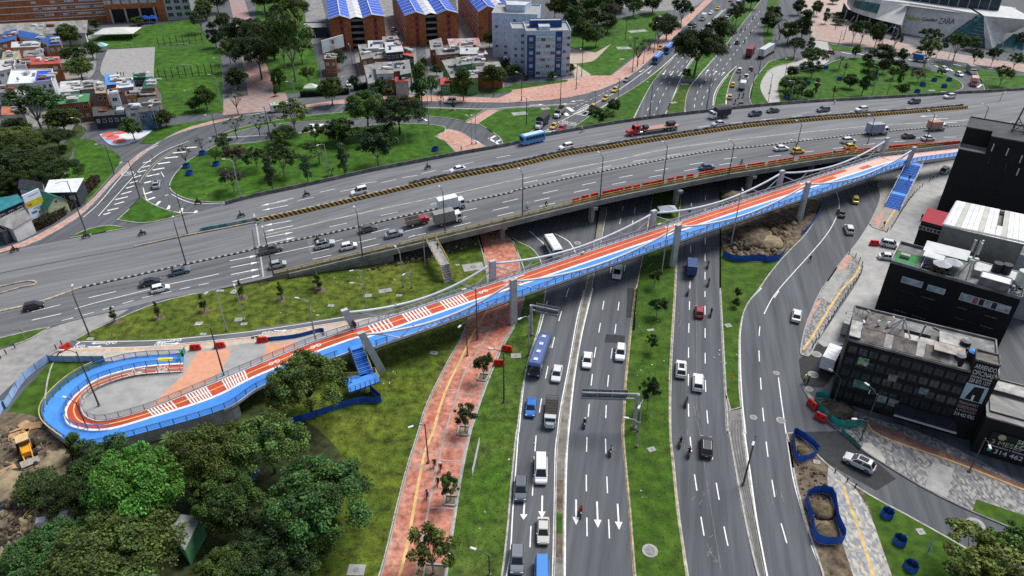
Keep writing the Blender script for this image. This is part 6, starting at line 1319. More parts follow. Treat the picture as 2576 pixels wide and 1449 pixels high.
def block(par, poly, z0, z1, wall, roof=None, par_h=0., name='wall', rname='roof', pt=.2):
 poly = [Vector((p[0], p[1], 0)) for p in poly]
 if area2(poly) < 0: poly = poly[::-1]
 n_ = len(poly); m_ = MB()
 for i in range(n_):
  a, b = poly[i], poly[(i + 1) % n_]; m_.add([(a.x, a.y, z0), (b.x, b.y, z0), (b.x, b.y, z1 + par_h), (a.x, a.y, z1 + par_h)], [(0, 1, 2, 3)])
 m_.build(name, wall, par)
 if roof: MB().sheet(poly, z1).build(rname, roof, par)
 if par_h:
  m_ = MB()
  for i in range(n_): a, b = poly[i], poly[(i + 1) % n_]; m_.obox(a + (b - a).normalized() * .0, b - a, (b - a).length, pt, z1, z1 + par_h + .02)
  m_.build('parapet', roof if wall.name == 'black_cladding' else wall, par)
def gable(par, q, z0, z1, rise, wall, roof, over=.3, ridge='x'):
 """q: front-left, front-right, back-right, back-left at the eaves"""
 q = [Vector((p[0], p[1], z1)) for p in q]; fl, fr, br, bl = q
 up = Vector((0, 0, rise))
 if ridge == 'x': r0, r1 = fl.lerp(bl, .5) + up, fr.lerp(br, .5) + up
 else: r0, r1 = fl.lerp(fr, .5) + up, bl.lerp(br, .5) + up
 m_ = MB(); lo = [Vector((p.x, p.y, z0)) for p in q]
 for i in range(4): m_.quad(lo[i], lo[(i + 1) % 4], q[(i + 1) % 4], q[i])
 if ridge == 'x': m_.add([fl, bl, r0], [(0, 1, 2)]); m_.add([br, fr, r1], [(0, 1, 2)])
 else: m_.add([fl, fr, r0], [(0, 1, 2)]); m_.add([br, bl, r1], [(0, 1, 2)])
 m_.build('wall', wall, par); th = Vector((0, 0, .12)); c = sum(q, Vector()) / 4
 def slope(a, b, c_, d_):
  o = (a + b) / 2 - (c_ + d_) / 2; o.z = 0; o.normalize(); e = (b - a).normalized() * over; a2, b2 = a + o * over - e, b + o * over + e; dr = Vector((0, 0, -over * rise / max(.1, ((a + b) / 2 - (c_ + d_) / 2).length))); c2, d2 = c_ + e, d_ - e
  a2, b2 = a2 + dr, b2 + dr; v = [a2, b2, c2, d2]
  MB().add([x + th for x in v] + v, [(0, 1, 2, 3), (7, 6, 5, 4), (0, 4, 5, 1), (1, 5, 6, 2), (2, 6, 7, 3), (3, 7, 4, 0)]).build('roof', roof, par)
 if ridge == 'x': slope(fl, fr, r1, r0); slope(br, bl, r0, r1)
 else: slope(bl, fl, r0, r1); slope(fr, br, r1, r0)
def shed(par, q, z0, z1, wall, roof, tilt=.5):
 q = [Vector((p[0], p[1], z1 + (tilt if i > 1 else 0))) for i, p in enumerate(q)]; lo = [Vector((p.x, p.y, z0)) for p in q]; m_ = MB()
 for i in range(4): m_.quad(lo[i], lo[(i + 1) % 4], q[(i + 1) % 4], q[i])
 m_.build('wall', wall, par); c = sum(q, Vector()) / 4; v = [c + (p - c) * 1.06 + Vector((0, 0, .05)) for p in q]
 MB().add([x + Vector((0, 0, .1)) for x in v] + v, [(0, 1, 2, 3), (7, 6, 5, 4), (0, 4, 5, 1), (1, 5, 6, 2), (2, 6, 7, 3), (3, 7, 4, 0)]).build('roof', roof, par)
def text(par, body, o, xd, up, size, mat, squeeze=1., name='lettering', width=None):
 cu = bpy.data.curves.new('t', 'FONT'); cu.body = body; cu.size = size; cu.extrude = .015; cu.align_x = 'LEFT'
 ob = bpy.data.objects.new('t', cu); COL.objects.link(ob); dg = bpy.context.evaluated_depsgraph_get(); me = bpy.data.meshes.new_from_object(ob.evaluated_get(dg)); bpy.data.objects.remove(ob)
 me.materials.clear(); me.materials.append(mat); squeeze = width / max(v.co.x for v in me.vertices) if width else squeeze; xd = xd.normalized(); up = up.normalized(); n_ = xd.cross(up)
 ob = link(name, me, par); ob.matrix_local = Matrix(((xd.x * squeeze, up.x, n_.x, o.x), (xd.y * squeeze, up.y, n_.y, o.y), (xd.z * squeeze, up.z, n_.z, o.z), (0, 0, 0, 1))); return ob
def qp(s, h): return G(s, h)
# ---- small houses: roof corners (front-left, front-right, back-right, back-left) at the eaves height
HS = [
('00: 560 1055, 885 1022, 905 965, 590 978', 6.2, brick, greenRoof, 's', 4, 2, 'two-storey brick house with green roof beside the parked street'),
('00: 605 930, 800 915, 810 832, 620 845', 6.2, whiteW, paleRoof, 's', 3, 1, 'low house with white ribbed roof behind the green-roofed brick house'),
('00: 810 905, 950 892, 940 822, 822 835', 6.5, greyW, greyRoof, 's', 2, 1, 'house with curved grey roof between white and olive roofs'),
('00: 962 940, 1068 938, 1050 842, 946 850', 8.5, brick, M('olive_roof', (.30, .27, .19), .9, .15, .8), 's', 2, 2, 'tall narrow house with flat olive roof'),
('00: 1066 858, 1166 848, 1150 762, 1060 772', 8.5, brickD, M('sky_blue_roof', (.08, .26, .62), .7, .1, .8), 's', 2, 2, 'tall house with bright blue roof'),
('00: 1172 890, 1342 872, 1340 800, 1172 812', 7.5, greyW, M('blue_white_sheet', (.5, .6, .7), .6, .2, .5), 's', 3, 2, 'house with pale blue and white translucent roof'),
('00: 1432 892, 1552 886, 1540 790, 1472 800', 8.2, brick, tealRoof, 's', 2, 2, 'brick house with sloping dark green roof at the row end'),
('00: 1338 782, 1462 776, 1460 748, 1342 752', 9.5, slateW, greenRoof, 's', 4, 1, 'rooftop room with green roof and dark windows'),
('00: 1090 955, 1190 945, 1182 905, 1090 912', 9.0, whiteW, greyRoof, 'f', 1, 2, 'slim white house with two large dark openings'),
('00: 1265 972, 1370 966, 1366 925, 1270 928', 7.0, M('ochre_brick', (.36, .17, .06), .9, .2, .8, fine=.2), greyRoof, 'f', 2, 2, 'ochre brick house in the middle of the row'),
('00: 1352 962, 1565 952, 1552 892, 1352 902', 6.6, brickD, greyRoof, 's', 3, 2, 'wide dark brick house below the green roofs'),
('00: 945 1172, 1252 1150, 1250 1082, 942 1098', 4.2, slateW, M('dark_tile_roof', (.07, .07, .07), .9, .3, .9), 's', 5, 1, 'long low shop row with dark tiled roof'),
('00: 1258 1112, 1392 1102, 1392 1062, 1262 1072', 5.2, whiteW, M('dark_tile_roof'), 's', 1, 1, 'small white house with one square window'),
('00: 1394 1132, 1582 1112, 1572 992, 1394 1012', 5.6, M('blue_mural_wall', (.04, .09, .16), .8, .3, .5, (.3, .35, .4), .2, .7, sharp=True), M('dark_tile_roof'), 's', 2, 1, 'corner house with patched grey roof and a wall mural'),
('00: 75 855, 535 832, 530 700, 120 708', 7.0, whiteW, M('white_roof', (.66, .68, .70), .8, .1, .5), 'f', 4, 2, 'large white house with pale flat roof terrace'),
('00: 345 830, 520 815, 525 715, 372 722', 9.2, whiteW, blueBright, 'f', 3, 1, 'white roof terrace room with a bright blue panel'),
('00: 150 668, 262 660, 255 598, 150 605', 7.0, whiteW, greyRoof, 'f', 1, 1, 'small white house with a single dark window'),
('00: 262 655, 602 640, 596 588, 262 600', 6.5, brick, redRoof, 's', 3, 1, 'brick house with dark red roof and skylights'),
('00: 190 372, 480 425, 502 385, 200 322', 6.0, whiteW, blueRoof, 's', 4, 1, 'school wing with long sloping blue roof'),
('00: 482 462, 612 452, 602 382, 505 385', 5.5, brick, blueRoof, 's', 2, 1, 'square pavilion with dark blue roof'),
('00: 0 432, 150 398, 172 312, 50 338', 6.0, brick, blueRoof, 's', 2, 1, 'brick wing with dark blue roof at the frame edge'),
('00: 120 480, 385 470, 420 428, 130 442', 5.0, M('orange_render', (.5, .25, .12), .85, .15, .8), paleRoof, 's', 3, 1, 'low house with rusty white roof and orange side wall'),
('00: 240 570, 440 560, 430 520, 250 530', 5.5, whiteW, greyRoof, 's', 2, 1, 'grey-roofed house above the dark red roof'),
('00: 20 610, 150 595, 200 530, 40 545', 6.0, creamW, M('olive_roof'), 's', 1, 1, 'cream house with olive roof'),
('00: -30 720, 110 690, 130 610, -30 640', 6.0, whiteW, paleRoof, 's', 2, 1, 'white house with grey-blue roof at the frame edge'),
('00: -30 935, 180 925, 165 872, -30 885', 5.5, greyW, greyRoof, 's', 2, 1, 'grey house partly hidden by the tall tree'),
('00: 60 1010, 240 1000, 220 950, 60 955', 5.0, whiteW, paleRoof, 's', 2, 1, 'white house behind the tall tree'),
('00: 20 1160, 250 1150, 230 1090, 30 1100', 4.5, whiteW, M('rusty_roof', (.42, .14, .08), .8, .3, .6), 's', 2, 1, 'house with orange-red roof among trees'),
('00: 60 1265, 190 1255, 170 1230, 50 1240', 3.4, whiteW, greyRoof, 'f', 1, 1, 'small white gatehouse among trees'),
('00: -20 345, 850 332, 862 222, -20 262', 5.0, whiteW, greyRoof, 's', 8, 1, 'long warehouse with stained grey roof and white walls'),
('10: 1065 597, 1178 576, 1135 465, 1030 472', 6.0, brick, greyRoof, 's', 2, 2, 'grey-roofed brick house at the left of the house cluster'),
('10: 1178 592, 1332 582, 1310 502, 1140 512', 5.2, brick, greyRoof, 's', 3, 1, 'low grey-roofed house with terrace walls'),
('10: 1312 532, 1480 516, 1452 440, 1300 450', 8.2, slateW, paleRoof, 's', 4, 2, 'slate-blue house with pale ribbed roof and bay windows'),
('10: 1130 492, 1232 486, 1272 425, 1130 430', 7.0, whiteW, paleRoof, 's', 2, 1, 'small house with white and grey roof behind the cluster'),
('10: 1482 552, 1585 572, 1540 492, 1470 490', 7.0, slateW, redRoof, 's', 2, 1, 'dark house with orange-red roof'),
('10: 1280 440, 1440 430, 1420 378, 1275 388', 6.0, brick, greyRoof, 's', 3, 1, 'grey house below the gap between brick blocks'),
('10: 1132 842, 1252 812, 1200 662, 1090 682', 5.2, M('blue_mural', (.02, .16, .48), .8, .25, .5, (.5, .55, .62), .22, .75, sharp=True), greyRoof, 's', 0, 1, 'corner house with grey roof and a blue painted mural'),
('10: 1252 812, 1422 802, 1392 742, 1230 752', 5.0, brick, greyRoof, 's', 2, 1, 'brick house between the mural and red awning'),
('10: 1215 745, 1382 738, 1372 642, 1202 652', 7.2, whiteW, greyRoof, 's', 2, 1, 'white-walled upper house with one dark window'),
('10: 1385 720, 1452 715, 1445 632, 1380 642', 7.4, brick, greyRoof, 's', 1, 2, 'narrow brick balcony house'),
('10: 1454 752, 1562 732, 1542 622, 1450 636', 7.2, M('green_render', (.02, .17, .11), .85, .15, .8), greyRoof, 's', 0, 1, 'house with plain dark green wall'),
('10: 1402 822, 1532 816, 1578 762, 1402 776', 5.2, greyW, redRoof, 's', 2, 1, 'grey house with bright red awning roof'),
('10: 1762 502, 1885 492, 1862 402, 1745 430', 6.0, brick, greyRoof, 's', 2, 1, 'grey-roofed house at the edge of the right cluster'),
('10: 1822 552, 2052 532, 1990 490, 1800 510', 6.0, brick, greyRoof, 'g', 3, 1, 'long brick house with pitched grey roof'),
('10: 2056 542, 2325 542, 2235 482, 2060 490', 6.0, brick, paleRoof, 'g', 3, 1, 'long brick house with pale pitched roof'),
('10: 1962 492, 2255 466, 2235 402, 1935 412', 7.0, brick, M('patchy_red_roof', (.45, .2, .17), .8, .3, .5, (.35, .35, .34), .12, .8, sharp=True), 's', 4, 1, 'house with patchy red and grey roof'),
('10: 1962 782, 2112 762, 2000 612, 1876 632', 5.5, M('lime_render', (.10, .26, .08), .85, .15, .8), greyRoof, 's', 1, 1, 'green house with large weathered grey roof'),
('10: 2022 662, 2162 642, 2152 582, 2012 602', 8.0, M('leaf_green_wall', (.07, .25, .10), .85, .15, .8), greyRoof, 's', 1, 1, 'upper green house with small roof'),
('10: 2122 792, 2232 782, 2222 722, 2102 742', 6.0, M('lime_render'), greyRoof, 's', 1, 1, 'green house next to the white gate'),
('10: 2232 722, 2482 722, 2442 642, 2200 652', 6.0, brick, greyRoof, 's', 3, 1, 'wide grey house with roof tanks'),
('10: 2170 640, 2300 632, 2290 575, 2165 585', 7.5, creamW, greyRoof, 's', 2, 1, 'cream house with grey roof beside the green house'),
('10: 1857 852, 1952 852, 1942 796, 1860 806', 3.6, M('leaf_green_wall'), redRoof, 's', 1, 1, 'green garage with red roof and white door'),
('10: 684 602, 802 602, 802 532, 690 532', 6.2, brick, conc, 'f', 2, 2, 'open-fronted brick building under the large billboard'),
('10: 480 290, 722 282, 702 232, 480 232', 4.0, slateW, M('grey_flat_roof', (.3, .31, .32), .9, .1, .6), 'f', 0, 0, 'flat-roofed dark shed beside the brick blocks'),
('01: 192 445, 432 470, 440 400, 250 352', 3.6, whiteW, M('slate_roof', (.045, .045, .055), .85, .2, .8), 'g', 3, 1, 'white cottage with dark slate roof'),
('01: 452 492, 762 484, 842 372, 512 392', 4.0, slateW, M('white_roof'), 's', 3, 1, 'cottage with wide white roof and dark red end wall'),
('01: -40 690, 222 575, 150 545, -40 545', 4.0, slateW, M('turquoise_roof', (.02, .17, .20), .75, .2, .6), 'g', 3, 1, 'cottage with turquoise pitched roof at the frame edge'),
('01: -60 790, 130 860, 318 772, 240 672', 3.2, whiteW, greyRoof, 's', 5, 1, 'low white bungalow with grey sheet roof'),
('01: -60 850, 20 900, 70 870, -20 820', 3.0, slateW, slateW, 'f', 0, 0, 'small dark lean-to at the frame edge'),
('03: 1725 990, 1860 1185, 2030 890, 1830 872', 3.2, M('leaf_green_wall'), M('corrugated_grey', (.36, .37, .38), .8, .25, .8, (.15, .15, .15), .3), 's', 0, 0, 'small shed with weathered corrugated roof among the trees'),
('03: 2000 600, 2080 690, 2200 660, 2195 570', 3.4, whiteW, M('white_roof'), 's', 0, 0, 'white-roofed hut half hidden under the grove'),
]
for s, h_, wl, rf, kd, nc, nr, lab in HS:
 q = qp(s, h_); t = thing('house', lab, 'house')
 if kd == 's': shed(t, q, 0, h_, wl, rf, .6)
 elif kd == 'g': gable(t, q, 0, h_, 1.3, wl, rf)
 else: block(t, q, 0, h_, wl, rf, .35)
 roof_ = next(c for c in t.children if c.name.startswith('roof'))
 A_, B_ = q[0], q[1]
 if nc: L_ = (B_ - A_).length; windows(t, A_, B_, max(.6, h_ - 2.8 * nr), h_ - .3, nc, nr, min(1.5, L_ / nc * .55), 1.2, mix=(winL, .35))
 if h_ > 4.5 and nc: windows(t, q[3], q[0], max(.6, h_ - 2.8 * nr), h_ - .3, 2, nr, .9, 1.1, mix=(winL, .3), skip=.3)
 if s[:2] in ('00', '10') and nc:
  c = sum(q, Vector()) / 4; d2 = (q[1] - q[0]).normalized()
  for k in range(4): f_, g = rnd.uniform(-.32, .32), rnd.uniform(-.3, .3); p_ = c + (q[1] - q[0]) * f_ + (q[3] - q[0]) * g; l_, w2 = rnd.uniform(1.2, 3.2), rnd.uniform(1., 2.4); z_ = h_ + (.36 if kd == 'f' else 1.5 if kd == 'g' else .42 + .6 * (g + .5)); MB().obox(p_, d2, l_, w2, z_ - .3, z_ + rnd.uniform(.0, .7)).build('roof_patch', rnd.choice([greyRoof, paleRoof, greyRoof, conc, brickD, greyW, whiteW]), roof_)
 if kd != 'f' and h_ > 4.5 and s[0] != '0' or kd == 'f' and h_ > 6:
  c = sum(q, Vector()) / 4
  for k in range(1):
   p = c + (q[k] - c) * rnd.uniform(.2, .6); MB().cyl(0, 0, 0, .9, .42, 10).build('water_tank', rnd.choice([darkP, blueRoof, greyW]), roof_, loc=(p.x, p.y, h_ + .35))
 elif kd == 's' and h_ > 5:
  c = sum(q, Vector()) / 4
  for k in range(2): p = c + (q[k + 1] - c) * rnd.uniform(.2, .5); MB().box(-.5, .5, -.8, .8, 0, .1).build('skylight', paleRoof, roof_, loc=(p.x, p.y, h_ + .62))
# green cottage with its pale gable end
t = thing('house', 'cottage with dark green roof and white-framed gable beside the yellow poster', 'house')
q = [P(*px('01: %s' % a)[0], 3.0) for a in ('480 660', '672 575', '620 470', '250 560')]
gable(t, [q[3], q[0], q[1], Vector((q[3].x + q[1].x - q[0].x, q[3].y + q[1].y - q[0].y, 0))], 0, 3.2, 2.2, M('sage_boards', (.36, .40, .24), .85, .2, 2.), tealRoof)
m0 = (q[0] + q[1]) / 2; windows(t, q[0], q[1], 3.4, 4.6, 1, 1, .8, .9)
# ---- brick apartment blocks with cobalt gabled roofs
def apartments(pts, ridges, back, label, hE=12.6, hR=14.6, wing2=True):
 t = thing('apartment_block', label, 'building'); E_ = [P(*px('10: %d %d' % p)[0], hE) for p in pts]; Rg = [P(*px('10: %d %d' % p)[0], hR) for p in ridges]
 bk = P(*px('10: %d %d' % back[1])[0], hR) - P(*px('10: %d %d' % back[0])[0], hR); bk.z = 0; bk = bk.normalized() * 62
 for k in range(len(Rg)):
  a, b = E_[2 * k], E_[2 * k + 1]; r_ = Rg[k]; c, d_ = b + bk, a + bk
  m_ = MB()
  for x, y in ((a, b), (b, c), (c, d_), (d_, a)): m_.quad(Vector((x.x, x.y, 0)), Vector((y.x, y.y, 0)), y, x)
  m_.add([a, b, r_], [(0, 1, 2)]); m_.build('wall', brick, t); th = Vector((0, 0, .15)); o = -bk.normalized() * .5
  n_ = 11
  for sd, e in ((0, a), (1, b)):
   for i in range(n_):
    f0, f1 = i / n_, (i + 1) / n_; ex = (e - r_) * 1.06; v = [r_ + o + bk * f0 + th, r_ + ex + o + bk * f0 + th, r_ + ex + o + bk * f1 + th, r_ + o + bk * f1 + th]
    MB().quad(*(v if sd else v[::-1])).build('roof_panel', blueBright, t)
    for g in (.42, .52):
     w0, w1 = lerp(f0, f1, g), lerp(f0, f1, g + .045); v = [r_ + o + bk * w0 + th * 1.5, r_ + ex + o + bk * w0 + th * 1.5, r_ + ex + o + bk * w1 + th * 1.5, r_ + o + bk * w1 + th * 1.5]; MB().quad(*(v if sd else v[::-1])).build('skylight_band', whiteW, t)
  MB().tube([r_ + o + th * 1.6, r_ + bk + th * 1.6], .25, 6).build('ridge_cap', whiteW, t)
  for e in (a, b): v = [r_ + o + th * 1.7, r_ + (e - r_) * 1.07 + o + th * 1.7]; MB().tube(v, .2, 4).build('verge_board', whiteW, t)
  # stair window column in the middle of the front
  m2 = a.lerp(b, .56); d2 = (b - a).normalized(); n2 = Vector((d2.y, -d2.x, 0))
  MB().obox(m2 - d2 * .7 + n2 * .02, d2, 1.4, .12, 0, hE + .4).build('red_column', M('red_brick_column', (.26, .05, .06), .9, .2, 1.), t)
  for i in range(5): link('window', win_mesh(.7, .9, winM, winB), t, (m2.x + n2.x * .12, m2.y + n2.y * .12, 1.4 + 2.5 * i), math.atan2(d2.y, d2.x))
  windows(t, d_, a, .8, hE - .4, 13, 5, 1.9, 1.3, mix=(winL, .5)); windows(t, b, c, .8, hE - .4, 13, 5, 1.9, 1.3, mix=(winL, .4))
 if len(Rg) > 1:
  a, b = E_[1], E_[2]; i_ = bk.normalized() * 3
  m_ = MB(); m_.quad(a + i_ - Vector((0, 0, hE)), b + i_ - Vector((0, 0, hE)), b + i_, a + i_); m_.build('stairwell', blackW, t)
  r_ = a.lerp(b, .5) + Vector((0, 0, .8)); n_ = 9
  for i in range(n_):
   for e in (a, b):
    v = [r_ + bk * (i / n_), e + bk * (i / n_) + Vector((0, 0, .1)), e + bk * ((i + .94) / n_) + Vector((0, 0, .1)), r_ + bk * ((i + .94) / n_)]; MB().quad(*(v if e is b else v[::-1])).build('white_roof_panel', whiteW, t)
  for i in range(5): z = 1.3 + 2.5 * i; p = a.lerp(b, .5) + i_ * .6; MB().obox(a + i_ * .3 - Vector((0, 0, hE - z)), b - a, (b - a).length, .12, z, z + .9).build('balcony', concD, t)
apartments([(735, 195), (945, 190), (1075, 185), (1288, 165)], [(845, 160), (1165, 148)], ((845, 160), (818, 0)), 'brick apartment block with blue roofs nearest the billboard')
apartments([(1500, 160), (1702, 152), (1820, 145), (2025, 130)], [(1610, 122), (1915, 102)], ((1610, 122), (1540, 0)), 'brick apartment block with blue roofs, middle of the three')
apartments([(2240, 118), (2440, 100), (2530, 90), (2740, 70)], [(2330, 62), (2640, 30)], ((2330, 62), (2240, -40)), 'brick apartment block with blue roofs partly behind the blue and white tower')
# ---- blue and white apartment tower
bl = thing('apartment_tower', 'blue and white apartment tower beside the pink plaza', 'building'); navy = M('navy_render', (.02, .065, .20), .85, .12, .8); ice = M('ice_blue_render', (.42, .50, .62), .85, .1, .6, fine=.06)
f0, f1 = Vector((5.2, 270, 0)), Vector((21.8, 271, 0)); bd_ = Vector((-.8, 14, 0)); dx = (f1 - f0).normalized(); dn = Vector((dx.y, -dx.x, 0))
block(bl, [f0, f1, f1 + bd_, f0 + bd_], 0, 16.2, ice, conc, .6)
block(bl, [f0 + Vector((-5, 5, 0)), f0 + Vector((0, 5, 0)), f0 + bd_, f0 + bd_ + Vector((-5, 0, 0))], 0, 16.0, ice, conc, .5)
for x0, x1, mt, pr, hh in ((.4, 3.4, navy, .25, 15.2), (3.6, 10.8, ice, .9, 14.8), (11.0, 13.4, navy, .25, 16.4)):
 MB().obox(f0 + dx * x0 + dn * (pr / 2 - .02), dx, x1 - x0, pr, 0, hh).build('bay', mt, bl)
 n_ = {3.4: 1, 10.8: 4, 13.4: 1}[x1]
 for k in range(6):
  z = 1.5 + 2.45 * k
  if n_ == 4:
   for i in range(4): p = f0 + dx * (x0 + (x1 - x0) * (i + .5) / 4) + dn * (pr + .03); link('window', win_mesh(1.65, 1.25, winL if (i + k) % 3 else winM, winF), bl, (p.x, p.y, z), math.atan2(dx.y, dx.x))
  else: p = f0 + dx * (x0 + x1) / 2 + dn * (pr + .03); link('window', win_mesh(1.4, 1.2, winL if k % 2 else winM, winF), bl, (p.x, p.y, z), math.atan2(dx.y, dx.x))
windows(bl, f0 + dx * 13.6, f1, .4, 15.2, 2, 6, 1.2, 1.2, mix=(winL, .5)); windows(bl, f0 + Vector((-5, 5, 0)), f0 + Vector((0, 5, 0)), .4, 15, 2, 6, 1.2, 1.2, mix=(winL, .4)); windows(bl, f0 + bd_ + Vector((-5, 0, 0)), f0 + Vector((-5, 5, 0)), .4, 15, 3, 6, .7, 1.1)
block(bl, [f0 + dx * 2 + bd_ * .5, f0 + dx * 14 + bd_ * .5, f0 + dx * 14 + bd_ * .75, f0 + dx * 2 + bd_ * .75], 16.2, 18.6, navy, conc, .2, 'penthouse', 'penthouse_roof')
block(bl, [f0 + dx * 5 + bd_ * .15, f0 + dx * 9 + bd_ * .15, f0 + dx * 9 + bd_ * .45, f0 + dx * 5 + bd_ * .45], 16.2, 17.6, ice, paleRoof, .1, 'penthouse', 'penthouse_roof')
b2_ = thing('apartment_tower', 'pale apartment tower standing behind the blue and white one', 'building')
g = [Vector(p) for p in ((-8, 297, 0), (10, 294, 0), (12, 312, 0), (-6, 316, 0))]; block(b2_, g, 0, 16.8, ice, conc, .6); windows(b2_, g[0], g[1], .6, 16, 5, 6, 1.3, 1.2, mix=(winL, .5)); windows(b2_, g[3], g[0], .6, 16, 4, 6, .9, 1.2)
block(b2_, [g[0].lerp(g[2], .3), g[1].lerp(g[3], .3), g[2].lerp(g[0], .2), g[3].lerp(g[1], .2)], 16.8, 19.2, ice, paleRoof, .3, 'penthouse', 'penthouse_roof')
# ---- long brick hospital at the top left
hp = thing('hospital', 'long brick hospital with white floor bands above the field', 'building'); band = whiteW
a, b = P(*px('00: -400 300')[0]), P(*px('00: 1085 212')[0]); c, d_ = P(*px('00: 1092 235')[0]), P(*px('00: 1692 205')[0]); e = P(*px('00: 1945 190')[0]); bk = Vector((2, 30, 0))
block(hp, [a, b, b + bk, a + bk], 0, 17, brick, conc); block(hp, [c, d_, d_ + bk, c + bk], 0, 17, brick, conc); block(hp, [d_, e, e + bk, d_ + bk], 0, 17, greyW, conc)
for k in range(5):
 z = 2.6 + 2.9 * k; MB().obox(a + Vector((0, -.1, 0)), b - a, (b - a).length, .5, z, z + .3).build('floor_band', band, hp)
 if k: windows(hp, a.lerp(b, .52), b, z - 1.9, z - .5, 15, 1, 2.0, 1.0, mix=(winL, .6), skip=.15)
windows(hp, d_, e, 1, 16, 3, 5, 2.6, 1.9, winM, winF)
dx = (d_ - c).normalized(); dn = Vector((dx.y, -dx.x, 0)); MB().obox(c + dx * 2 + dn * .04, dx, 21, .1, .2, 6.2).build('entrance_void', blackW, hp)
for k in range(4): p = c + dx * (2.5 + 6.5 * k) + dn * .6; MB().cyl(p.x, p.y, 0, 6.4, .5, 8).build('column', conc, hp)
windows(hp, c, c + dx * 24, 8.2, 10.6, 6, 1, 3.2, 1.7, winL, winF); windows(hp, c, c + dx * 24, 12.5, 14.5, 6, 1, 3.2, 1.5, winM, winF)
# ---- shopping centre with its curved stone wall
ml = thing('shopping_centre', 'shopping centre with curved pale stone wall and glass slopes', 'building'); stone = M('pale_stone', (.60, .59, .56), .8, .10, .5, (.52, .51, .49), .1, fine=.10)
lo = [P(*px('30: %s' % s)[0], h_) for s, h_ in (('795 40', 6.5), ('840 110', 5.2), ('950 152', 4.8), ('1080 190', 4.6), ('1340 252', 4.6), ('1342 330', 0), ('1550 372', 0), ('1745 412', 0), ('1930 275', 5.8), ('2112 142', 11.8))]
hi = [P(*px('30: %s' % s)[0], h_) for s, h_ in (('800 -60', 12), ('880 -30', 12), ('1000 -20', 12), ('1150 0', 12), ('1420 30', 12), ('1422 31', 12), ('1645 62', 12), ('1845 92', 12), ('1975 116', 12), ('2112 138', 12))]
m_ = MB(); m_.strip(lo, hi); m_.build('stone_wall', stone, ml)
bk = Vector((5, 26, 0)); MB().strip(hi, [p + bk for p in hi]).build('roof', paleRoof, ml)
MB().strip([p + Vector((0, 4, 0)) for p in [Vector((q.x, q.y, 0)) for q in lo]], [p + Vector((0, 4, 0)) for p in lo]).build('ground_floor', blackW, ml)
for k in range(9): p = lo[1].lerp(lo[4], k / 8) + Vector((0, 2.5, 0)); MB().tube([(p.x - 1.5, p.y, 0), (p.x + (1.6 if k % 2 else -1), p.y, p.z)], .3, 6).build('leaning_column', conc, ml)
def on_wall(i, f_, g):
 return lo[i].lerp(lo[i + 1], f_).lerp(hi[i].lerp(hi[i + 1], f_), g)
for i in range(1, 4):
 for k in range(4):
  v = [on_wall(i - 1 + 0, (k + .06) / 4, .28), on_wall(i - 1, (k + .94) / 4, .28), on_wall(i - 1, (k + .94) / 4, .78), on_wall(i - 1, (k + .06) / 4, .78)]; nn = Vector((-.3, -.9, .15)) * .25; v = [x + nn for x in v]; MB().quad(*v).build('window', tealGl, ml)
def wall_text(body, a, b, size, mat):
 o, e2 = on_wall(*a), on_wall(*b); x_ = e2 - o; u_ = on_wall(a[0], a[1], a[2] + .1) - o; nn = x_.cross(u_).normalized() * (1.3 if body == 'ZARA' else .3); return text(ml, body, o + nn, x_, u_, size, mat, width=x_.length)
blk = M('sign_black', (.012, .012, .013), .5, 0); wall_text('ZARA', (6, .6, .47), (6, 1.38, .52), 3.6, blk); wall_text('Casaideas', (6, -.25, .49), (6, .47, .52), 2.4, blk)
for k in range(8):
 f_ = .1 + .072 * k; a, b = on_wall(5, f_, .48), on_wall(5, f_ + .055, .48); u_ = on_wall(5, f_, .56 + .03 * (k % 3 == 0)) - a; nn = (b - a).cross(u_).normalized() * .2; MB().quad(a + nn, b + nn, b + u_ + nn, a + u_ + nn).build('lettering', M('sign_yellow_green', (.42, .42, .02), .5, .3, 2.), ml)
gl = [P(*px('30: %s' % s)[0], h_) for s, h_ in (('2112 145', 11.5), ('2172 160', 11.5), ('2178 485', 0), ('1760 415', 0))]
m_ = MB(); m_.quad(gl[3], gl[2], gl[1], gl[0]); m_.build('glass_slope', tealGl, ml)
for k in range(9): a, b = gl[0].lerp(gl[3], (k + .5) / 9), gl[1].lerp(gl[2], (k + .5) / 9); MB().tube([a + Vector((0, -.2, .1)), b + Vector((0, -.2, .1))], .12, 4).build('glazing_bar', greyW, ml)
fin = [P(*px('30: %s' % s)[0], h_) for s, h_ in (('2180 160', 12), ('2540 185', 12), ('2700 205', 12), ('2460 330', 5.5), ('2400 330', 5.5), ('2260 505', 0), ('2185 490', 0))]
MB().add([tuple(p) for p in fin], [tuple(range(7))[::-1]]).build('stone_fin', stone, ml); MB().strip([fin[0], fin[1], fin[2]], [p + bk for p in fin[:3]]).build('roof', paleRoof, ml)
gl = [P(*px('30: %s' % s)[0], h_) for s, h_ in (('2470 340', 5.5), ('2800 370', 5.5), ('2800 560', 0), ('2270 500', 0))]; MB().quad(gl[3], gl[2], gl[1], gl[0]).build('glass_slope', tealGl, ml)
up_ = [P(*px('30: %s' % s)[0], 11.5) + Vector((0, 0, 6)) for s in ('1100 -40', '1500 24', '1900 80', '2310 118')]
MB().strip([Vector((p.x, p.y, 11)) for p in up_], up_).build('upper_storey', M('upper_glass', (.02, .04, .05), .25, .3, .4), ml)
for k in range(14): p, _t = at(up_, plen(up_) * k / 13); MB().cyl(p.x, p.y - .2, 11, 17, .15, 5).build('mullion', greyW, ml)
pl = [P(*px('30: %s' % s)[0], 12) for s in ('1300 30', '2110 135', '2500 160', '2500 60', '1900 40')]; MB().sheet(pl, 11.4).build('terrace', conc, ml)
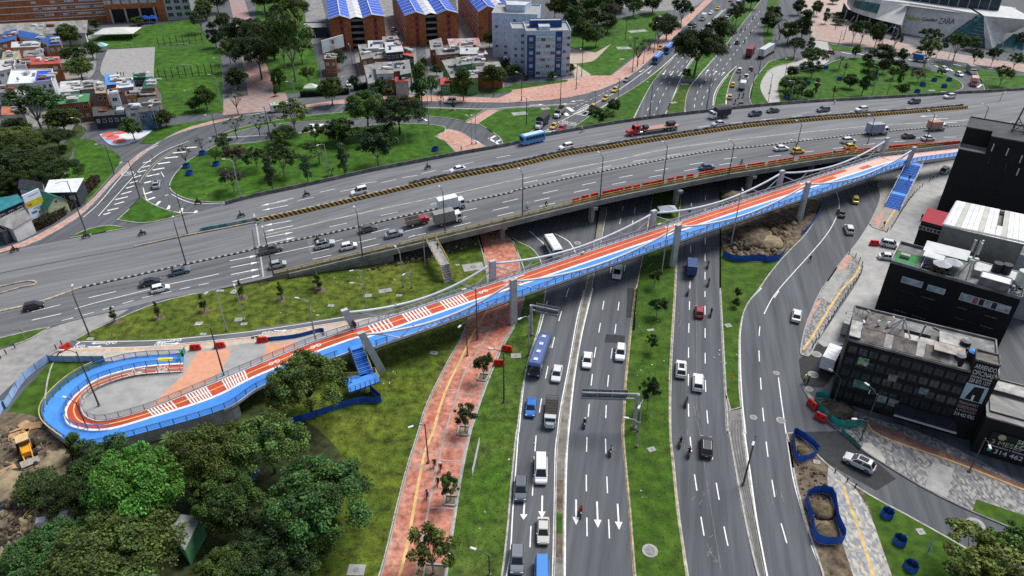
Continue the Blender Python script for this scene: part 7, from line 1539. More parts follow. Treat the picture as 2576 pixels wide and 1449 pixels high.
# ================================================================ the black office buildings on the right
ux = Vector((.887, -.461, 0)); uy = Vector((.461, .887, 0)); rust = M('rusty_sheet', (.20, .175, .155), .9, .35, .7, (.07, .065, .06), .6, fine=.25); flatR = M('stained_flat_roof', (.24, .24, .235), .9, .3, .5, (.08, .08, .08), .3, fine=.2)
o1 = thing('office_building', 'black office building with rental banner and cluttered rusty roof', 'building'); A1 = Vector((52.8, 88.9, 0)); H1 = 12.2; W1 = 20.5
pt = lambda x, y: A1 + ux * x + uy * y
block(o1, [pt(0, 0), pt(W1, 0), pt(W1, 10.5), pt(0, 10.5)], 0, H1, blackW, flatR, .35)
rz1 = math.atan2(ux.y, ux.x)
for r_ in range(5):
 z = 1.0 + 2.25 * r_
 MB().obox(pt(0, -.06), ux, W1 - 3.2, .16, z + 1.62, z + 1.84).build('floor_band', M('charcoal_band', (.016, .017, .02), .8, .2, 1.), o1)
 for c in range(11):
  p = pt(1.0 + 1.52 * c, -.04); g = winG if rnd.random() < .18 else winM
  link('window', win_mesh(1.36, 1.45, g, winB), o1, (p.x, p.y, z + .8), rz1)
for (x, z, w_, h_, mt) in ((2.2, 8.4, 1.5, 1.5, M('poster_green', (.14, .26, .12), .7, .6, 1.5, (.4, .45, .4), 1.)), (7.0, 7.0, 1.2, 1.3, M('poster_grey', (.2, .19, .17), .7, .4, 2.)), (2.6, 4.0, 2.4, 1.5, M('poster_teal', (.06, .16, .13), .7, .4, 1.)), (11.6, 6.2, 1.2, 1.2, M('poster_pale', (.16, .2, .2), .7, .4, 2.)), (6.6, 2.4, 1.3, 1.4, M('poster_pale')), (8.2, 2.3, 1.4, 1.4, M('poster_grey')), (10.0, 1.5, 1.2, 1.3, M('poster_red', (.22, .1, .1), .7, .5, 2.))):
 MB().obox(pt(x, -.16), ux, w_, .05, z, z + h_).build('poster', mt, o1)
text(o1, '1', pt(4.9, -.2) + Vector((0, 0, 3.4)), ux, Vector((0, 0, 1)), 1.3, paintW)
# rental banner on its stair tower
block(o1, [pt(16.9, -.12), pt(19.9, -.12), pt(19.9, 2.6), pt(16.9, 2.6)], 0, 14.6, blackW, rust, .25, 'stair_tower', 'tower_roof')
bw = M('banner_white', (.62, .63, .62), .6, .06, 1.)
def bt(body, z, size, w_, mat=bw):
 text(o1, body, pt(17.05, -.26) + Vector((0, 0, z)), ux, Vector((0, 0, 1)), size, mat, width=w_)
bt('ARRIENDO', 13.35, 1.15, 2.7); bt('OFICINAS', 12.25, 1.2, 2.7); bt('DESDE $ 600.000', 11.7, .5, 2.7); bt('320 872 1377', 10.8, 1.0, 2.7)
MB().obox(pt(16.95, -.2), ux, 2.9, .05, 7.4, 10.5).build('banner_picture', M('banner_sky', (.32, .44, .50), .6, .12, .6), o1)
m_ = MB(); m_.add([tuple(pt(x, -.24) + Vector((0, 0, z))) for x, z in ((17.5, 7.6), (19.4, 7.5), (19.4, 10.2), (18.1, 10.1))], [(0, 1, 2, 3)]); m_.build('pictured_tower', blackW, o1); MB().obox(pt(18.3, -.27), ux, .3, .02, 7.6, 8.6).build('pictured_door', bw, o1)
bt('FINANCIAMOS Y', 6.55, .7, 2.6, M('banner_pink', (.42, .33, .33), .6, 0)); bt('CONSTRUIMOS', 5.75, .8, 2.6, M('banner_pink')); bt('AL 0% DE INTERES', 5.15, .55, 2.6, M('banner_pink')); bt('314 462 9765', 4.2, .95, 2.7)
# roof clutter: sloping rusty sheets, pale panels, tanks, truss
for k in range(12): MB().loft([[pt(1.6 + k * 1.12, .1) + Vector((0, 0, H1 + .4)), pt(2.7 + k * 1.12, .1) + Vector((0, 0, H1 + .4)), pt(2.7 + k * 1.12, .1) + Vector((0, 0, H1 + .46)), pt(1.6 + k * 1.12, .1) + Vector((0, 0, H1 + .46))], [pt(1.6 + k * 1.12, 2.6) + Vector((0, 0, H1 + 1.3)), pt(2.7 + k * 1.12, 2.6) + Vector((0, 0, H1 + 1.3)), pt(2.7 + k * 1.12, 2.6) + Vector((0, 0, H1 + 1.36)), pt(1.6 + k * 1.12, 2.6) + Vector((0, 0, H1 + 1.36))]]).build('roof_sheet', [rust, M('pale_sheet', (.36, .35, .33), .85, .3, .8, fine=.2)][k % 4 == 3], o1)
for x, y, w_, d__, z, mt in ((-.1, .2, 1.6, 4.6, .9, M('pale_sheet')), (1.8, 3.0, 5.6, 2.2, 1.2, rust), (7.6, 2.9, 4.5, 1.8, 1.0, M('pale_sheet')), (11.6, 1.2, 4.2, 2.4, 1.6, M('beige_sheet', (.33, .29, .25), .85, .3, .8, fine=.2)), (2.0, 6, 4, 3, .6, rust), (12.5, 5, 4, 3.2, .8, M('pale_sheet')), (7.5, 6.6, 4, 2.6, .5, flatR)):
 p = pt(x, y + d__ / 2); MB().obox(p, ux, w_, d__, H1 + z - .1, H1 + z).build('roof_sheet', mt, o1)
 for e in (0, 1): q = pt(x + .1 + e * (w_ - .2), y + .1); MB().cyl(q.x, q.y, H1, H1 + z, .06, 5).build('roof_post', steelD, o1)
for x, y, bl_ in ((15.2, 1.6, 0), (17.0, 3.5, 1), (16.0, 6.0, 0)):
 p = pt(x, y); MB().cyl(0, 0, 0, 1.5, .75, 14).build('water_tank', darkP, o1, loc=(p.x, p.y, H1)); MB().tube([(0, 0, 1.5), (0, 0, 1.75)], .75, 14, 0, .35).build('tank_lid', [M('tank_grey', (.2, .2, .21), .6, .1), M('blue_tarp', (.04, .22, .6), .6, .2, 1.)][bl_], o1, loc=(p.x, p.y, H1 + .02))
pk = pt(6.8, 4.2) + Vector((0, 0, H1 + 3.8))
for x, y in ((4.6, 2.8), (9.0, 3.2), (7.4, 6.2), (5.0, 6.0)): MB().tube([pt(x, y) + Vector((0, 0, H1)), pk], .11, 5).build('mast_strut', greyW, o1)
for x, y in ((3.6, 4.6), (5.0, 4.9)): p = pt(x, y); MB().tube([(0, 0, 0), (.15, -.3, .1)], .5, 12, 0, .45).build('dish_antenna', M('dish_white', (.5, .5, .5), .6, .1), o1, loc=(p.x, p.y, H1 + 1.7)); MB().cyl(p.x, p.y, H1, H1 + 1.7, .05, 5).build('roof_post', steelD, o1)
MB().tube([pt(9.6, 4.6) + Vector((0, 0, H1)), pt(9.9, 4.6) + Vector((0, 0, H1 + 3.4))], .13, 5).build('mast_strut', rust, o1)
for k in range(5): MB().tube([pt(-.2 + .75 * k, 8.6) + Vector((0, 0, H1)), pt(-.2 + .75 * k, 8.6) + Vector((0, 0, H1 + 1.2))], .04, 4).build('roof_post', steelD, o1)
MB().tube([pt(-.2, 8.6) + Vector((0, 0, H1 + 1.2)), pt(3.0, 8.6) + Vector((0, 0, H1 + 1.2))], .05, 4).build('roof_rail', steelD, o1)
for k in range(30):
 p = pt(rnd.uniform(1.5, 15), rnd.uniform(3, 10)); MB().box(-rnd.uniform(.1, .7), rnd.uniform(.1, .7), -.15, .15, 0, rnd.uniform(.1, .4)).build('scrap', rnd.choice([rust, concD, whiteW, steelD, M('pale_sheet')]), o1, loc=(p.x, p.y, H1), rz=rnd.uniform(0, 3))
# dark glass canopy and shopfront towards the frame edge
MB().obox(pt(9.2, -1.6), ux, 8.6, 3.0, 2.9, 3.1).build('canopy', M('canopy_dark', (.03, .033, .04), .35, .2, .6), o1); MB().obox(pt(9.2, -3.15), ux, 8.6, .12, 2.85, 3.15).build('canopy_edge', greyW, o1)
o4 = thing('shop_building', 'low dark shop building with hanging rent sign at the frame edge', 'building')
block(o4, [pt(20.6, -2.5), pt(36, -2.5), pt(36, 8), pt(20.6, 8)], 0, 7.0, blackW, greyRoof, .2)
for x, y, w_, d__, z, mt in ((21, -1, 6, 4, 7.2, greyRoof), (21.5, 4, 6, 2.5, 7.6, M('pale_sheet')), (28, 0, 6, 5, 7.3, greyRoof)): MB().obox(pt(x, y + d__ / 2), ux, w_, d__, z, z + .12).build('roof_sheet', mt, o4)
sgn = lambda body, x, z, size, mat: text(o4, body, pt(x, -2.85) + Vector((0, 0, z)), ux, Vector((0, 0, 1)), size, mat)
MB().obox(pt(22.0, -2.72), ux, 9.0, .12, .9, 5.0).build('sign_board', blackM, o4)
gold = M('sign_gold', (.42, .40, .25), .5, .1)
sgn('SE ARRIENDA', 25.3, 4.1, 1.05, bw); sgn('LOCAL', 25.3, 3.2, 1.05, bw); sgn('3 MESES', 22.3, 2.9, 1.15, gold); sgn('Financiamos y Construimos', 22.3, 2.35, .5, bw); sgn('314 462 9765', 23.2, 1.2, 1.15, bw)
MB().tube([pt(23.4, -2.8) + Vector((0, 0, 4.4)), pt(23.4, -2.88) + Vector((0, 0, 4.4))], .55, 6).build('sign_crest', gold, o4); MB().tube([pt(22.6, -2.8) + Vector((0, 0, 1.6)), pt(22.6, -2.88) + Vector((0, 0, 1.6))], .3, 12).build('sign_badge', M('badge_green', (.08, .35, .28), .5, 0), o4)
# middle building with roof terrace
vx = Vector((.81, -.585, 0)).normalized(); vy = Vector((-vx.y, vx.x, 0)); A2 = Vector((70.6, 113.6, 0)); p2 = lambda x, y: A2 + vx * x + vy * y; H2 = 11.6; W2 = 21; rz2 = math.atan2(vx.y, vx.x)
o2 = thing('office_building', 'black office building with roof terrace, parasols and long strip windows', 'building')
block(o2, [p2(0, 0), p2(W2, 0), p2(W2, 9), p2(0, 9)], 0, H2, blackW, flatR, .5)
MB().sheet([p2(.3, .3), p2(4.2, .3), p2(4.2, 5.2), p2(.3, 5.2)], H2 + .03).build('turf_mat', M('green_mat', (.03, .20, .05), .9, .15, 1.), o2)
for a, b in ((p2(0, 0), p2(5, 0)), (p2(0, 0), p2(0, 6)), (p2(0, 6), p2(5, 6)), (p2(5, 0), p2(5, 6))):
 for z in (.7, 1.0): MB().tube([a + Vector((0, 0, H2 + z)), b + Vector((0, 0, H2 + z))], .06, 4).build('terrace_rail', whiteW, o2)
MB().obox(p2(1, 3.6), vx, 1.6, .9, H2 + .1, H2 + .7).build('bench', M('beige_sheet'), o2)
MB().add([tuple(p2(x, y) + Vector((0, 0, H2 + z))) for x, y, z in ((4.2, 4.6, 2.0), (11.5, 4.2, 2.4), (11.5, 7.6, 2.8), (4.2, 8.2, 2.4))], [(0, 1, 2, 3)]).build('white_awning', whiteW, o2)
MB().obox(p2(4.6, 3.4), vx, 3.4, 2.4, H2 + 2.0, H2 + 2.1).build('white_awning', whiteW, o2)
for x, y in ((4.8, 2.3), (7.9, 2.3), (4.8, 4.5), (7.9, 4.5)): q = p2(x, y); MB().cyl(q.x, q.y, H2, H2 + 2, .05, 5).build('awning_post', steelD, o2)
for x, y in ((9.6, 3.2), (8.0, 1.4)):
 q = p2(x, y); MB().tube([(0, 0, 1.9), (0, 0, 2.6)], 1.6, 8, 0, .05).build('parasol', M('parasol_grey', (.42, .43, .45), .8, .1), o2, loc=(q.x, q.y, H2)); MB().cyl(q.x, q.y, H2, H2 + 2.0, .05, 5).build('parasol_pole', steelD, o2)
for k in range(16): q = p2(rnd.uniform(5.3, 10.4), rnd.uniform(.6, 2.2)); MB().box(-.3, .3, -.3, .3, 0, .7).build('terrace_chair', rnd.choice([steelD, M('plant_pot', (.05, .12, .06), .9, .3), brickD]), o2, loc=(q.x, q.y, H2), rz=rnd.uniform(0, 3))
for x, y in ((16.2, 5.4), (17.6, 5.8)): q = p2(x, y); MB().cyl(q.x, q.y, H2 + 1.2, H2 + 3.0, .8, 14).build('water_tank', darkP, o2)
block(o2, [p2(13, 3.8), p2(19.5, 3.8), p2(19.5, 7.6), p2(13, 7.6)], H2, H2 + 1.2, greyW, paleRoof, .1, 'roof_room', 'room_roof')
block(o2, [p2(14.2, .2), p2(18.8, .2), p2(18.8, 2.6), p2(14.2, 2.6)], H2, H2 + 2.0, concD, M('white_roof'), .05, 'roof_room', 'room_roof')
q = p2(12.2, 2.4);
for k in range(3): a_ = k * 2.1; MB().tube([(q.x + math.cos(a_) * 1.3, q.y + math.sin(a_) * 1.3, H2), (q.x, q.y, H2 + 4.2)], .1, 5).build('antenna_leg', steelG, o2)
MB().cyl(q.x, q.y, H2 + 2, H2 + 7.5, .1, 6).build('antenna_mast', steelG, o2)
for k in range(3): a_ = k * 2.1 + .4; MB().box(-.2, .2, -.12, .12, 0, 2.3).build('antenna_panel', M('antenna_grey', (.5, .52, .48), .6, .05), o2, loc=(q.x + math.cos(a_) * .7, q.y + math.sin(a_) * .7, H2 + 5.2), rz=a_)
for k in range(3): MB().box(-.35, .35, -.3, .3, 0, .6).build('antenna_radio', M('antenna_grey'), o2, loc=(q.x + math.cos(k * 2.) * .6, q.y + math.sin(k * 2.) * .6, H2 + 3.4), rz=k)
q = p2(20, 2.4); MB().cyl(q.x, q.y, H2 + 1.6, H2 + 4.2, .85, 14).build('radome', M('radome_cream', (.5, .5, .44), .6, .08), o2); MB().cyl(q.x, q.y, H2, H2 + 1.6, .12, 6).build('antenna_mast', steelG, o2)
for k in range(22): q = p2(rnd.uniform(18.9, 20.6), rnd.uniform(.5, 6)); MB().box(-.35, .35, -.2, .2, 0, rnd.uniform(.2, .8)).build('roof_unit', rnd.choice([whiteW, steelD, greyW]), o2, loc=(q.x, q.y, H2), rz=rnd.uniform(0, 3))
for x, w_, z, h_, gl in ((3.8, 2.2, 9.0, 1.3, winL), (5.6, 1.3, 9.0, 1.3, winL), (7.6, 1.0, 8.9, 1.2, winL), (9.1, 1.9, 8.9, 1.2, winL)): q = p2(x, -.04); link('window', win_mesh(w_, h_, gl, winF), o2, (q.x, q.y, z), rz2)
for k in range(8): q = p2(12.9 + .98 * k, -.04); link('window', win_mesh(.95, 1.5, [winL, M('red_curtain', (.3, .12, .12), .5, .3), winG][(0, 0, 1, 2, 0, 2, 0, 0)[k]], winF), o2, (q.x, q.y, 9.0), rz2)
slit = M('slit_light', (.16, .165, .17), .5, .5, 1.2)
for r_ in range(3):
 for x, w_ in ((4.4, 2.6), (7.6, 2.6), (13.4, 1.8), (15.6, 2.0), (18.2, 2.2)): q = p2(x + rnd.uniform(-.2, .2), -.05); link('slit_window', win_mesh(w_, .34, slit if rnd.random() < .75 else winG, winB), o2, (q.x, q.y, 6.7 - 2.2 * r_), rz2)
# building with the white ribbed roof, red-roofed hut
o5 = thing('white_roofed_building', 'grey building with white ribbed roof below the black tower', 'building')
W = [Vector((x, y, 0)) for x, y in ((83.3, 121.5), (94.6, 114.2), (101, 125), (90.9, 131.2))]; block(o5, W, 0, 14.8, M('taupe_wall', (.20, .19, .165), .85, .12, .6, fine=.08), flatR, .3); block(o5, [W[1], W[1] + vx * 6, W[2] + vx * 6, W[2]], 0, 12.8, greyW, flatR, .3)
n_ = 14
for k in range(n_):
 a, b = W[0].lerp(W[1], k / n_), W[0].lerp(W[1], (k + .96) / n_); c, d_ = W[3].lerp(W[2], (k + .96) / n_), W[3].lerp(W[2], k / n_); mt = M('white_sheet', (.66, .67, .66), .7, .1, .6) if k % 4 != 2 else M('cream_sheet', (.46, .46, .40), .7, .1, .6)
 if k == 9: c, d_ = b.lerp(c, .35), a.lerp(d_, .35)
 MB().add([tuple(p + Vector((0, 0, z))) for p, z in ((a, 15.2), (b, 15.2), (c, 15.8), (d_, 15.8))] + [tuple(p + Vector((0, 0, z))) for p, z in ((a, 15.1), (b, 15.1), (c, 15.7), (d_, 15.7))], [(0, 1, 2, 3), (0, 4, 5, 1), (1, 5, 6, 2), (3, 2, 6, 7), (0, 3, 7, 4)]).build('roof_sheet', mt, o5)
for a, b in ((W[0], W[1]), (W[0], W[3]), (W[3], W[2])): MB().tube([a + Vector((0, 0, 15.4)), b + Vector((0, 0, 15.6))], .2, 4).build('gutter', whiteW, o5)
windows(o5, W[0], W[1], 9, 10, 2, 1, 2.4, .4, slit, winB)
o6 = thing('red_roofed_annex', 'small black annex with dark red roof beside the white-roofed building', 'building')
q = qp('31: 1545 772, 1758 830, 1802 722, 1604 672', 9.2); block(o6, q, 0, 8.6, blackW, flatR); shed(o6, q, 8.5, 9.2, slateW, M('crimson_roof', (.32, .02, .035), .75, .1, .8, fine=.08), .5); windows(o6, q[0], q[1], 7.0, 8.4, 3, 1, 1.6, .9, winG, winF)
# the tower
o3 = thing('office_tower', 'tall windowless black tower with slit windows and steel frame on its roof', 'building'); A3 = Vector((104.4, 156.8, 0)); tx = Vector((.83, -.56, 0)).normalized(); ty = Vector((-tx.y, tx.x, 0)); p3 = lambda x, y: A3 + tx * x + ty * y; H3 = 20.7
block(o3, [p3(0, 3.6), p3(5.4, 3.6), p3(5.4, 0), p3(34, 0), p3(34, 12), p3(0, 12)], 0, H3, blackW, M('dark_grey_roof', (.07, .073, .078), .9, .15, .5, fine=.15), .25); block(o3, [p3(0, 0), p3(5.4, 0), p3(5.4, 3.58), p3(0, 3.58)], 0, 16.6, blackW, M('light_tower_roof', (.22, .225, .24), .9, .1, .5), .2)
rz3 = math.atan2(tx.y, tx.x)
for x, z in ((6.4, 18.4), (6.6, 15.4), (9.4, 18.0), (10.2, 14.6), (12.4, 17.0), (12.8, 14.0), (14.6, 18.2), (15.2, 15), (17.2, 16.6), (17.6, 13.4), (20, 17.4), (20.6, 14.4), (23, 16)): q = p3(x, -.05); link('slit_window', win_mesh(.34, 1.9, M('bright_slit', (.5, .52, .54), .4, .2) if int(x * 10) % 3 else winG, winB), o3, (q.x, q.y, z), rz3)
fr_ = [p3(9, 6), p3(11.5, 6), p3(11.5, 8.5), p3(9, 8.5)]
for k in range(4): a, b = fr_[k], fr_[(k + 1) % 4]; MB().tube([a + Vector((0, 0, H3)), a.lerp(p3(10.2, 7.2), .5) + Vector((0, 0, H3 + 6))], .12, 5).build('roof_frame', steelD, o3); MB().tube([a + Vector((0, 0, H3 + .4)), b + Vector((0, 0, H3 + .4))], .12, 5).build('roof_frame', steelD, o3); MB().tube([a + Vector((0, 0, H3)), b.lerp(p3(10.2, 7.2), .25) + Vector((0, 0, H3 + 3))], .09, 5).build('roof_frame', steelD, o3)
MB().obox(p3(12.4, 4), tx, 3, 1.4, H3, H3 + .5).build('roof_unit', M('blue_tarp'), o3)
# ================================================================ lamp posts
poleD = M('dark_pole', (.07, .072, .075), .6, .15, 1.); poleG = M('grey_pole', (.34, .35, .35), .6, .15, 1.); headM = M('lamp_head', (.55, .56, .57), .5, .05)
def hbase(p, u, v):
 b = (CV - v) / F; return CAMH + (-sT + b * cT) * p.y / (cT + b * sT)
LAMPS = [('along the near railing of the overpass', 'D', 1, '02 905 488 765 50;01 1875 1215 1735 790;11 180 1335 100 895;11 1075 1145 1005 690;11 1905 915 1865 480;21 105 740 105 300;21 885 560 925 130;21 1515 415 1560 20;21 2182 308 2238 0;31 245 190 292 0;30 1580 1449 1652 1150;30 1000 1449 1075 1190;30 295 1449 335 1250;30 2115 1365 2205 1080'),
('on the islands of the left slip roads', 'D', 0, '01 865 885 695 370;01 1410 545 1305 170;01 1890 915 1815 500;01 1150 295 1055 10;00 2190 1400 2150 1150;10 135 1340 95 1080'),
('with pale pole around the left loop', 'G', 0, '01 1745 715 1625 290;11 740 365 680 0;01 2425 545 2355 165;10 1510 1449 1525 1285;10 1740 1250 1735 960;10 2215 1449 2185 1150;10 2172 1449 2165 1190;10 400 1010 370 820;10 358 890 328 710;10 945 965 920 775'),
('on the lawn below the overpass', 'G', 0, '11 1090 1449 1072 1270;11 1705 1240 1688 920;11 1482 1440 1432 1090;11 1568 1449 1562 1290;12 600 530 535 130;02 2282 432 2195 10;02 2455 330 2385 40;12 1112 210 1095 -40'),
('around the footbridge loop', 'D', 0, '02 1000 1190 800 640;02 2255 885 2170 400;03 905 20 800 -300'),
('beside the red path', 'D', 0, '12 2128 680 2095 340;12 2228 520 2210 10;13 1735 310 1735 -80;12 2495 1150 2480 650;21 750 1300 768 1060;13 2350 1440 2375 1290'),
('between the highway carriageways', 'G', 0, '21 1505 1300 1560 805;21 2200 1030 2290 440;22 1272 1440 1290 1130;22 165 680 130 280;23 1255 150 1270 -100'),
('by the lower right roads', 'D', 0, '23 2325 530 2445 35;32 665 1140 732 910;32 965 1440 1090 1068;33 2022 400 2195 65;33 932 80 965 -40'),
('along the upper avenue', 'D', 0, '20 1380 1195 1412 850;20 1955 1118 1998 780;20 1065 1010 1085 790;20 835 1060 840 920;20 485 1070 485 780;20 645 895 650 640;20 700 770 716 490;20 1210 725 1240 380;20 1425 530 1450 225;20 1320 640 1332 465;20 95 1015 98 745;20 145 1250 146 985;20 2480 745 2515 500;20 2400 985 2425 735;20 1140 400 1146 180;20 590 340 625 275'),
('around the right loop', 'G', 0, '30 1140 470 1190 255;30 1255 500 1305 295;30 1690 580 1728 385;30 2315 1060 2365 920;30 2180 935 2280 665;30 1040 980 1112 680;30 220 1040 262 815;30 505 1020 542 845;30 420 530 438 410;30 710 450 742 300;30 760 400 800 205;30 2310 610 2365 440;30 160 800 198 590;30 10 940 40 740;30 1815 590 1860 400;20 2570 1060 2590 850'),
('beside the park and playing fields', 'G', 0, '00 2270 872 2215 580;00 2240 1105 2185 765;00 1940 1025 1912 905;00 872 1405 825 1195;00 1590 1300 1548 1095;00 930 700 878 485;00 2235 330 2190 60;10 665 830 655 150;10 970 650 948 465;10 95 220 82 100;10 1755 700 1745 560')]
for zone, kd, dk, L_ in LAMPS:
 rows = []
 for e in L_.split(';'):
  a = e.split(); rows.append((px('%s: %s %s' % tuple(a[:3]))[0], px('%s: %s %s' % (a[0], a[3], a[4]))[0]))
 rows.sort()
 for i, ((u, v), (u2, v2)) in enumerate(rows):
  if dk: p = D(u, v); p.z = hdeck(p) + .02
  else: p = P(u, v, .1)
  H_ = max(4., min(17, hbase(p, u2, v2) - p.z)); m_ = poleD if kd == 'D' else poleG
  t = thing('street_lamp', '%s lamp post %s, %s from left' % ('dark' if kd == 'D' else 'pale', zone, NTH[i]), 'street lamp', p, 0, 'lamp posts ' + zone)
  MB().tube([(0, 0, 0), (0, 0, H_)], .16 if H_ > 8 else .11, 7, 0, .09).build('pole', m_, t); MB().cyl(0, 0, 0, .35, .24, 8).build('base', concD, t)
  a_ = 2. if dk else rnd.uniform(2, 4.5); e = Vector((math.cos(a_), math.sin(a_), 0))
  arm = MB().tube([(0, 0, H_ - .3), e * .8 + Vector((0, 0, H_ + .25)), e * 1.9 + Vector((0, 0, H_ + .35))], .06, 5).build('arm', m_, t); MB().box(-.4, .4, -.16, .16, -.06, .08).build('lamp_head', headM, arm, loc=e * 2.1 + Vector((0, 0, H_ + .35)), rz=a_)
# ================================================================ red plastic barriers, bollards
redPl = M('red_plastic', (.58, .03, .018), .5, .18, 1.5)
def barrier_mesh():
 m_ = MB(); m_.loft([[(x, -w_, z) for x, w_, z in ((-1, .26, 0), (1, .26, 0), (1, .17, .35), (.8, .12, .95), (-.8, .12, .95), (-1, .17, .35))], [(x, w_, z) for x, w_, z in ((-1, .26, 0), (1, .26, 0), (1, .17, .35), (.8, .12, .95), (-.8, .12, .95), (-1, .17, .35))]]); return m_.mesh('shell', redPl)
BM = barrier_mesh(); slot = MB().box(-.12, .12, -.2, .2, 0, .3).mesh('slot', M('barrier_slot', (.16, .01, .01), .7, 0)); foot = MB().box(-.9, .9, -.3, .3, 0, .08).mesh('foot', M('barrier_slot'))
def barrier(p, rz, label, group=None):
 t = thing('plastic_barrier', label, 'barrier', p, rz, group); link('shell', BM, t, scale=(1, 1.2, 1.25)); link('foot', foot, t)
 for x in (-.45, .45): link('slot', slot, t, (x, 0, .5), scale=(1, 1.2, 1.2))
for k, (a, lab) in enumerate((('21: 640 590, 735 562, 830 540, 945 515, 1020 500, 1085 486, 1165 470, 1250 455, 1345 432, 1420 420, 1490 405', 'red plastic barrier in the first row along the overpass railing'), ('21: 1595 385, 1685 365, 1790 347', 'red plastic barrier in the spaced-out trio along the overpass railing'), ('21: 1910 330, 1975 315, 2045 302, 2115 290, 2190 278, 2250 268, 2310 258, 2400 243, 2450 235, 2505 226; 31: 30 212, 90 202, 150 192, 220 180', 'red plastic barrier in the long middle row on the overpass'), ('31: 340 162, 410 154, 480 144, 545 134, 610 124, 690 112, 750 105, 840 97, 920 87, 990 80, 1060 72', 'red plastic barrier in the row beside the two yellow taxis'), ('31: 1240 55, 1300 50, 1360 45, 1420 40, 1480 35, 1540 31, 1600 27, 1660 24, 1720 20, 1780 16, 1840 12, 1890 8', 'red plastic barrier in the last row behind the footbridge end'))):
 pts = DG(a)
 for i, p in enumerate(pts):
  n_ = pts[min(i + 1, len(pts) - 1)] - pts[max(i - 1, 0)]; p.z = hdeck(p) + .03; barrier(p, math.atan2(n_.y, n_.x) + rnd.uniform(-.08, .08), lab + ', %s from left' % NTH[i], 'barrier row %s on the overpass' % NTH[k])
for s, rz, lab in (('02: 665 620', 1.0, 'red barrier standing askew at the start of the cycle path'), ('02: 1970 622', .15, 'red barrier on the plaza nearest the loop'), ('02: 2215 600', .15, 'red barrier in the middle of the plaza fence'), ('12: 65 545', .15, 'red barrier at the salmon paving edge'), ('31: 1065 1015', -.2, 'red barrier beside the parked white jeep'), ('32: 440 1190', -1.2, 'red barrier upright beside the green mesh fence'), ('32: 525 1320', -.75, 'red barrier below the green mesh fence'), ('12: 2525 632', -.3, 'red barrier at the far side of the red path works'), ('12: 2445 775', -.05, 'red barrier at the near side of the red path works')): barrier(P(*px(s)[0], .14), rz, lab)
bol = MB().cyl(0, 0, 0, .95, .09, 8).mesh('bollard', blackM); bolc = MB().cyl(0, 0, .95, 1.02, .11, 8).mesh('cap', steelD)
for lab, s in (('black bollard in the row beside the long blue stair', '31: 1625 375, 1660 352, 1698 335, 1550 430, 1520 455, 1492 480, 1465 510, 1445 535, 1425 560, 1405 585, 1390 612, 1370 640, 1350 665, 1335 692, 1318 718, 1300 750, 1280 785, 1258 818, 1238 850, 1200 880'), ('black bollard in the row along the paved island', '31: 815 1105, 878 1140, 920 1180, 942 1225, 945 1260, 935 1300, 908 1345, 882 1385, 856 1420; 32: 828 10, 800 55, 775 95, 745 140, 718 180, 690 225, 660 270, 632 318, 600 365, 572 410, 510 505, 478 550, 445 605'), ('black bollard at the kerb by the mosaic path', '33: 672 410, 792 502, 876 560'), ('black bollard beside the service road', '02: 10 708, 65 665, 152 600, 625 575, 568 615')):
 for i, p in enumerate(G(s, .12)): t = thing('bollard', lab + ', %s from its upper end' % NTH[i], 'bollard', p, 0, lab.replace('black bollard ', 'bollards ')); link('post', bol, t); link('cap', bolc, t)
# ================================================================ people, motorcycles, bicycles
skin = M('skin', (.36, .2, .13), .6, 0); cloth = M('clothing', (.1, .1, .1), .85, 0, objcol=True); trous = M('trousers', (.03, .032, .045), .85, 0); hair = M('hair', (.012, .01, .009), .7, 0)
def person_mesh(J):
 """one continuous figure grown around a skeleton of joints: name -> (position, radius)"""
 E_ = [('hip', 'chest'), ('chest', 'neck'), ('neck', 'head')] + [e for s_ in 'lr' for e in (('hip', s_ + 'hipj'), (s_ + 'hipj', s_ + 'knee'), (s_ + 'knee', s_ + 'ank'), (s_ + 'ank', s_ + 'toe'), ('chest', s_ + 'sh'), (s_ + 'sh', s_ + 'elb'), (s_ + 'elb', s_ + 'hand'))]
 nm = list(J); me = bpy.data.meshes.new('p'); me.from_pydata([J[k][0] for k in nm], [(nm.index(a), nm.index(b)) for a, b in E_], []); ob = bpy.data.objects.new('p', me); COL.objects.link(ob); md = ob.modifiers.new('s', 'SKIN'); sk_ = me.skin_vertices[0].data
 for i, k in enumerate(nm): sk_[i].radius = (J[k][1],) * 2; sk_[i].use_root = k == 'hip'
 ob.modifiers.new('u', 'SUBSURF').levels = 1; dg = bpy.context.evaluated_depsgraph_get(); m2 = bpy.data.meshes.new_from_object(ob.evaluated_get(dg)); bpy.data.objects.remove(ob)
 m2.materials.clear()
 for m_ in (cloth, trous, skin, hair): m2.materials.append(m_)
 hz, nz = J['hip'][0][2], J['neck'][0][2]; hd = Vector(J['head'][0])
 for p in m2.polygons:
  c = p.center; d_ = (c - hd).length
  p.material_index = (3 if c.z > hd.z + .03 or c.x < hd.x - .06 else 2) if d_ < .19 and c.z > nz else 1 if c.z < hz + .03 and not (abs(c.y) > .24 and c.z > hz - .25) else 2 if min((c - Vector(J[k][0])).length for k in ('lhand', 'rhand')) < .08 else 0
  p.use_smooth = True
 return m2
